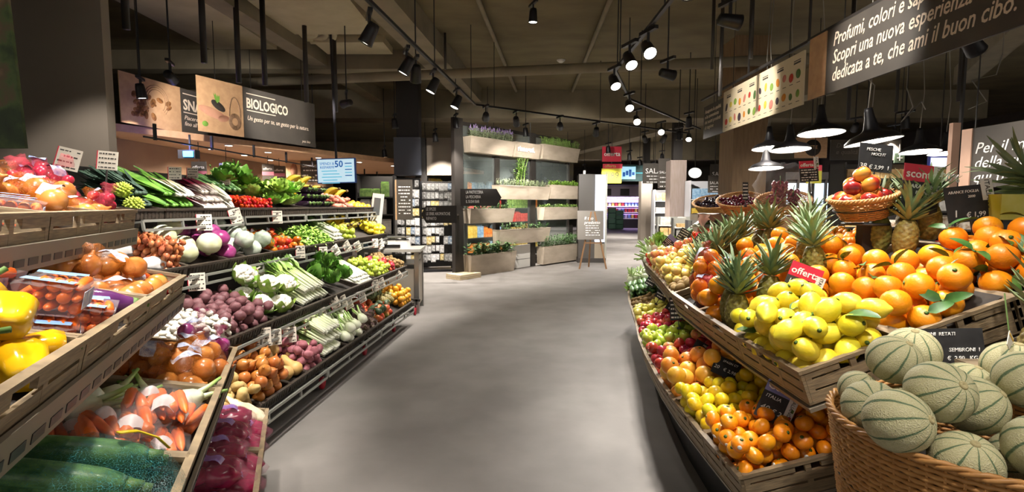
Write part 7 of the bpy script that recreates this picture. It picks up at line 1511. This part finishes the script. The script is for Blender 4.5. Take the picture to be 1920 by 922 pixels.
p = at(1226, 430, 19.5); shelf_unit('goods_shelf', 'wide pale shelf of goods at the back beyond the taupe pillar', frame((p.x, 19.5, 0), (1, 0, 0), (0, 1, 0)), 2.2, 2.1, .45, (.3, .75, 1.2, 1.65), 8, (3, 5, 7, 3), 'goods on the wide pale shelf', 112, 'pack on the wide pale shelf at the back', m=bpy.data.materials['pale_shelf'], ph=(.2, .3), pname='dry_goods_pack')
# far gondola of fridge cases, right side of the shop
for i, (u0, u1) in enumerate(((1470, 1520), (1522, 1572), (1600, 1660), (1662, 1720))):
    Y = 12.5; a, c = at(u0, 400, Y), at(u1, 400, Y); zt = at(u0, 335, Y).z; w_ = c.x - a.x
    t = thing('glass_door_fridge', 'tall glass door fridge lit bluish white, %s along the right wall' % ORD[i], 'fridge', T(a.x, Y, 0)); obj('cabinet', MB().box(0, .1, 0, w_, .8, zt), M_['dark'], t); obj('header', MB().box(0, .0, zt - .02, w_, .8, zt + .16), M_['dark'], t); obj('interior_light', MB().box(.05, .08, .3, w_ - .05, .1, zt - .1), glow('cold_glow', '#c8dcf0', .75) if i == 0 else bpy.data.materials['cold_glow'], t)
    for x in (0, w_ / 2 - .02, w_ - .04): obj('door_frame', MB().box(x, .0, .1, x + .04, .06, zt - .02), M_['dark'], t)
    for z in (.7, 1.1, 1.5): obj('shelf', MB().box(.05, .04, z, w_ - .05, .08, z + .03), M_['grey'], t)
for i, (u0, u1, v0, v1, Y, m_, lb_) in enumerate(((1490, 1552, 258, 296, 9.5, M_['signtan'], 'tan panel with a dark round emblem beyond the pendants'), (1556, 1690, 262, 300, 9.6, M_['sign'], 'long dark banner with faint slogan beyond the pendants'))):
    a, c = at(u0, v1, Y), at(u1, v0, Y); t = thing('hanging_banner', lb_, 'sign', T(a.x, Y, a.z)); w_, h_ = c.x - a.x, c.z - a.z; obj('board', MB().box(0, 0, 0, w_, .02, h_), m_, t); obj('hanger', MB().bar((w_ / 2, .01, h_), (w_ / 2, .01, 4.4 - a.z), .014), M_['dark'], t)
    if i == 0: obj('round_emblem', MB().lathe([(.001, 0), (.15, 0), (.15, .003), (.001, .003)], 28, M=T(w_ * .55, -.001, h_ * .5) @ R(PI / 2, 'X'), cap=False), M_['dark'], t); text('RETE', t, T(w_ * .55 - .11, -.006, h_ * .45) @ R(PI / 2, 'X'), .09, M_['signtan'])
    else: text('Deliziosi per gusto\ne qualità', t, T(.1, -.002, h_ * .62) @ R(PI / 2, 'X'), .12, mat('faint_print', '#6f675e', rough=.7), shear=.25)
for i, (u, v, Y, w_) in enumerate(((1527, 320, 8.2, .24), (1622, 320, 8.6, .22))):
    p = at(u, v, Y); t = thing('hanging_offer_sign', 'small red and yellow hanging price sign, %s' % ['over the fridges', 'behind the nectarine board'][i], 'sign', T(p)); obj('red_board', MB().box(-w_ / 2, 0, 0, w_ / 2, .015, .09), M_['red'], t); obj('yellow_board', MB().box(-w_ / 2, 0, -.2, w_ / 2, .015, 0), bpy.data.materials['lime_yellow'], t); text('1', t, T(-.03, -.002, -.16) @ R(PI / 2, 'X'), .16, M_['ink']); obj('hanger', MB().bar((0, .008, .09), (0, .008, 4.4 - p.z), .008), M_['dark'], t)
shelf_unit('bread_shelf', 'pale bread shelf behind the nectarine bowl', frame((at(1580, 400, 9).x, 9, 0), (1, 0, 0), (0, 1, 0)), 2.4, 2.25, .45, (.6, 1.1, 1.95), 8, (5, 7, 5), 'loaves on the bread shelf', 101, 'wrapped loaf on the bread shelf', ph=(.12, .16), pname='wrapped_loaf')
shelf_unit('grocery_shelf', 'dark grocery shelf beneath the quality sign', frame((at(1752, 400, 7).x, 7, 0), (1, -.2, 0), (.2, 1, 0)), 2.4, 1.7, .45, (.5, .85, 1.15, 1.4), 8, (3, 1, 5, 7), 'packs on the shelf beneath the quality sign', 102, 'pack on the dark shelf beneath the quality sign', ph=(.14, .19))
p = at(1764, 304, 9.0); t = thing('lit_sign', 'small glowing white sign beyond the pendants', 'sign', T(p)); b = MB(); b.box(-.17, 0, -.08, .17, .05, .08); obj('panel', b, glow('white_sign_glow', '#e8ecff', 1.2), t); obj('frame', MB().box(-.19, .01, -.1, .19, .06, .1), mat('blue_rim', '#4a5ac0', rough=.5), t); obj('hanger', MB().bar((0, .03, .1), (0, .03, 4.4 - p.z), .012), M_['dark'], t)
p = at(1687, 296, 9.5); t = thing('exit_sign', 'small green exit pictogram sign under the ceiling', 'sign', T(p)); obj('panel', MB().box(-.09, 0, -.09, .09, .03, .09), mat('green_sign', '#4a5a48', rough=.5), t); obj('pictogram', MB().box(-.05, -.003, -.008, .05, 0, .008).box(-.008, -.003, -.05, .008, 0, .05), M_['white'], t); obj('hanger', MB().bar((0, .015, .09), (0, .015, 4.4 - p.z), .01), M_['dark'], t)
# loose hanging cables
for i, (us, lab) in enumerate((([(1700, 165), (1712, 200), (1690, 228), (1728, 190), (1735, 205)], 'looped grey cable hanging beyond the pendants'), ([(1880, 100), (1868, 140), (1822, 150), (1850, 190), (1815, 205)], 'tangled grey cable by the quality sign'), ([(1600, 120), (1640, 160), (1636, 200)], 'grey cable running to the tilted pendant'))):
    o = obj('hanging_cable', MB().tube([at(u, v, 5.6 + .1 * k) for k, (u, v) in enumerate(us)], .006, 5), bpy.data.materials['grey_cord']); tag(o, lab, 'cable')
    q = at(*us[0], 5.6); put('clip', MB().bar(q, (q.x, q.y, 4.4), .005).mesh('clip', bpy.data.materials['grey_cord']), None, o)

# fruit that would stand where a pineapple stands is taken away
bpy.context.view_layer.update()
kinds = ('orange', 'lemon', 'pear', 'yellow_apple', 'pink_apple', 'kiwi', 'yellow_orange', 'clementine', 'mango')
fr_ = [o for o in COL.objects if o.parent is None and o.type == 'MESH' and o.name.split('.')[0] in kinds]
rad_ = {'orange': .05, 'lemon': .036, 'pear': .034, 'kiwi': .026, 'clementine': .026, 'mango': .04}
for pn in PN:
    Mi = pn.matrix_basis.inverted()
    for o in list(fr_):
        q = Mi @ o.matrix_basis.translation; k = rad_.get(o.name.split('.')[0], .037)
        if math.hypot(q.x, q.y) < .05 + k * .8 and abs(q.z) < .085 + k * .6:
            fr_.remove(o)
            for c in list(o.children): bpy.data.objects.remove(c)
            bpy.data.objects.remove(o)

# the pieces at the edges of each near pile are told apart by their place in it
bpy.context.view_layer.update()
dg = bpy.context.evaluated_depsgraph_get(); eye = Vector((0, 0, 1.5)); live = set(COL.objects)
def seen(o):
    if o not in live: return False
    c = o.matrix_basis.translation; u, v = uv_of(c)
    if not (10 < u < 1910 and 10 < v < 915): return False
    hit, p, n, i, ob, m = S.ray_cast(dg, eye, (c - eye).normalized()); return hit and (ob == o or ob.parent == o)
def alive(o):
    try: return o.name in COL.objects
    except ReferenceError: return False
for label, os in PILES:
    os = [o for o in os if alive(o) and o.get('label') == label]
    if len(os) < 6: continue
    if max(o.dimensions.length * 960 / max(o.matrix_basis.translation.y, .5) for o in os) < 34: continue
    vis = [o for o in os if seen(o)]
    for word, key in (('topmost', lambda o: uv_of(o.matrix_basis.translation)[1]), ('leftmost', lambda o: uv_of(o.matrix_basis.translation)[0]), ('rightmost', lambda o: -uv_of(o.matrix_basis.translation)[0]), ('lowest', lambda o: -uv_of(o.matrix_basis.translation)[1])):
        if len(vis) < 4: break
        o = min(vis, key=key); vis.remove(o); t_ = '%s %s' % (word, label)
        if len(t_.split()) <= 16: o['label'] = t_
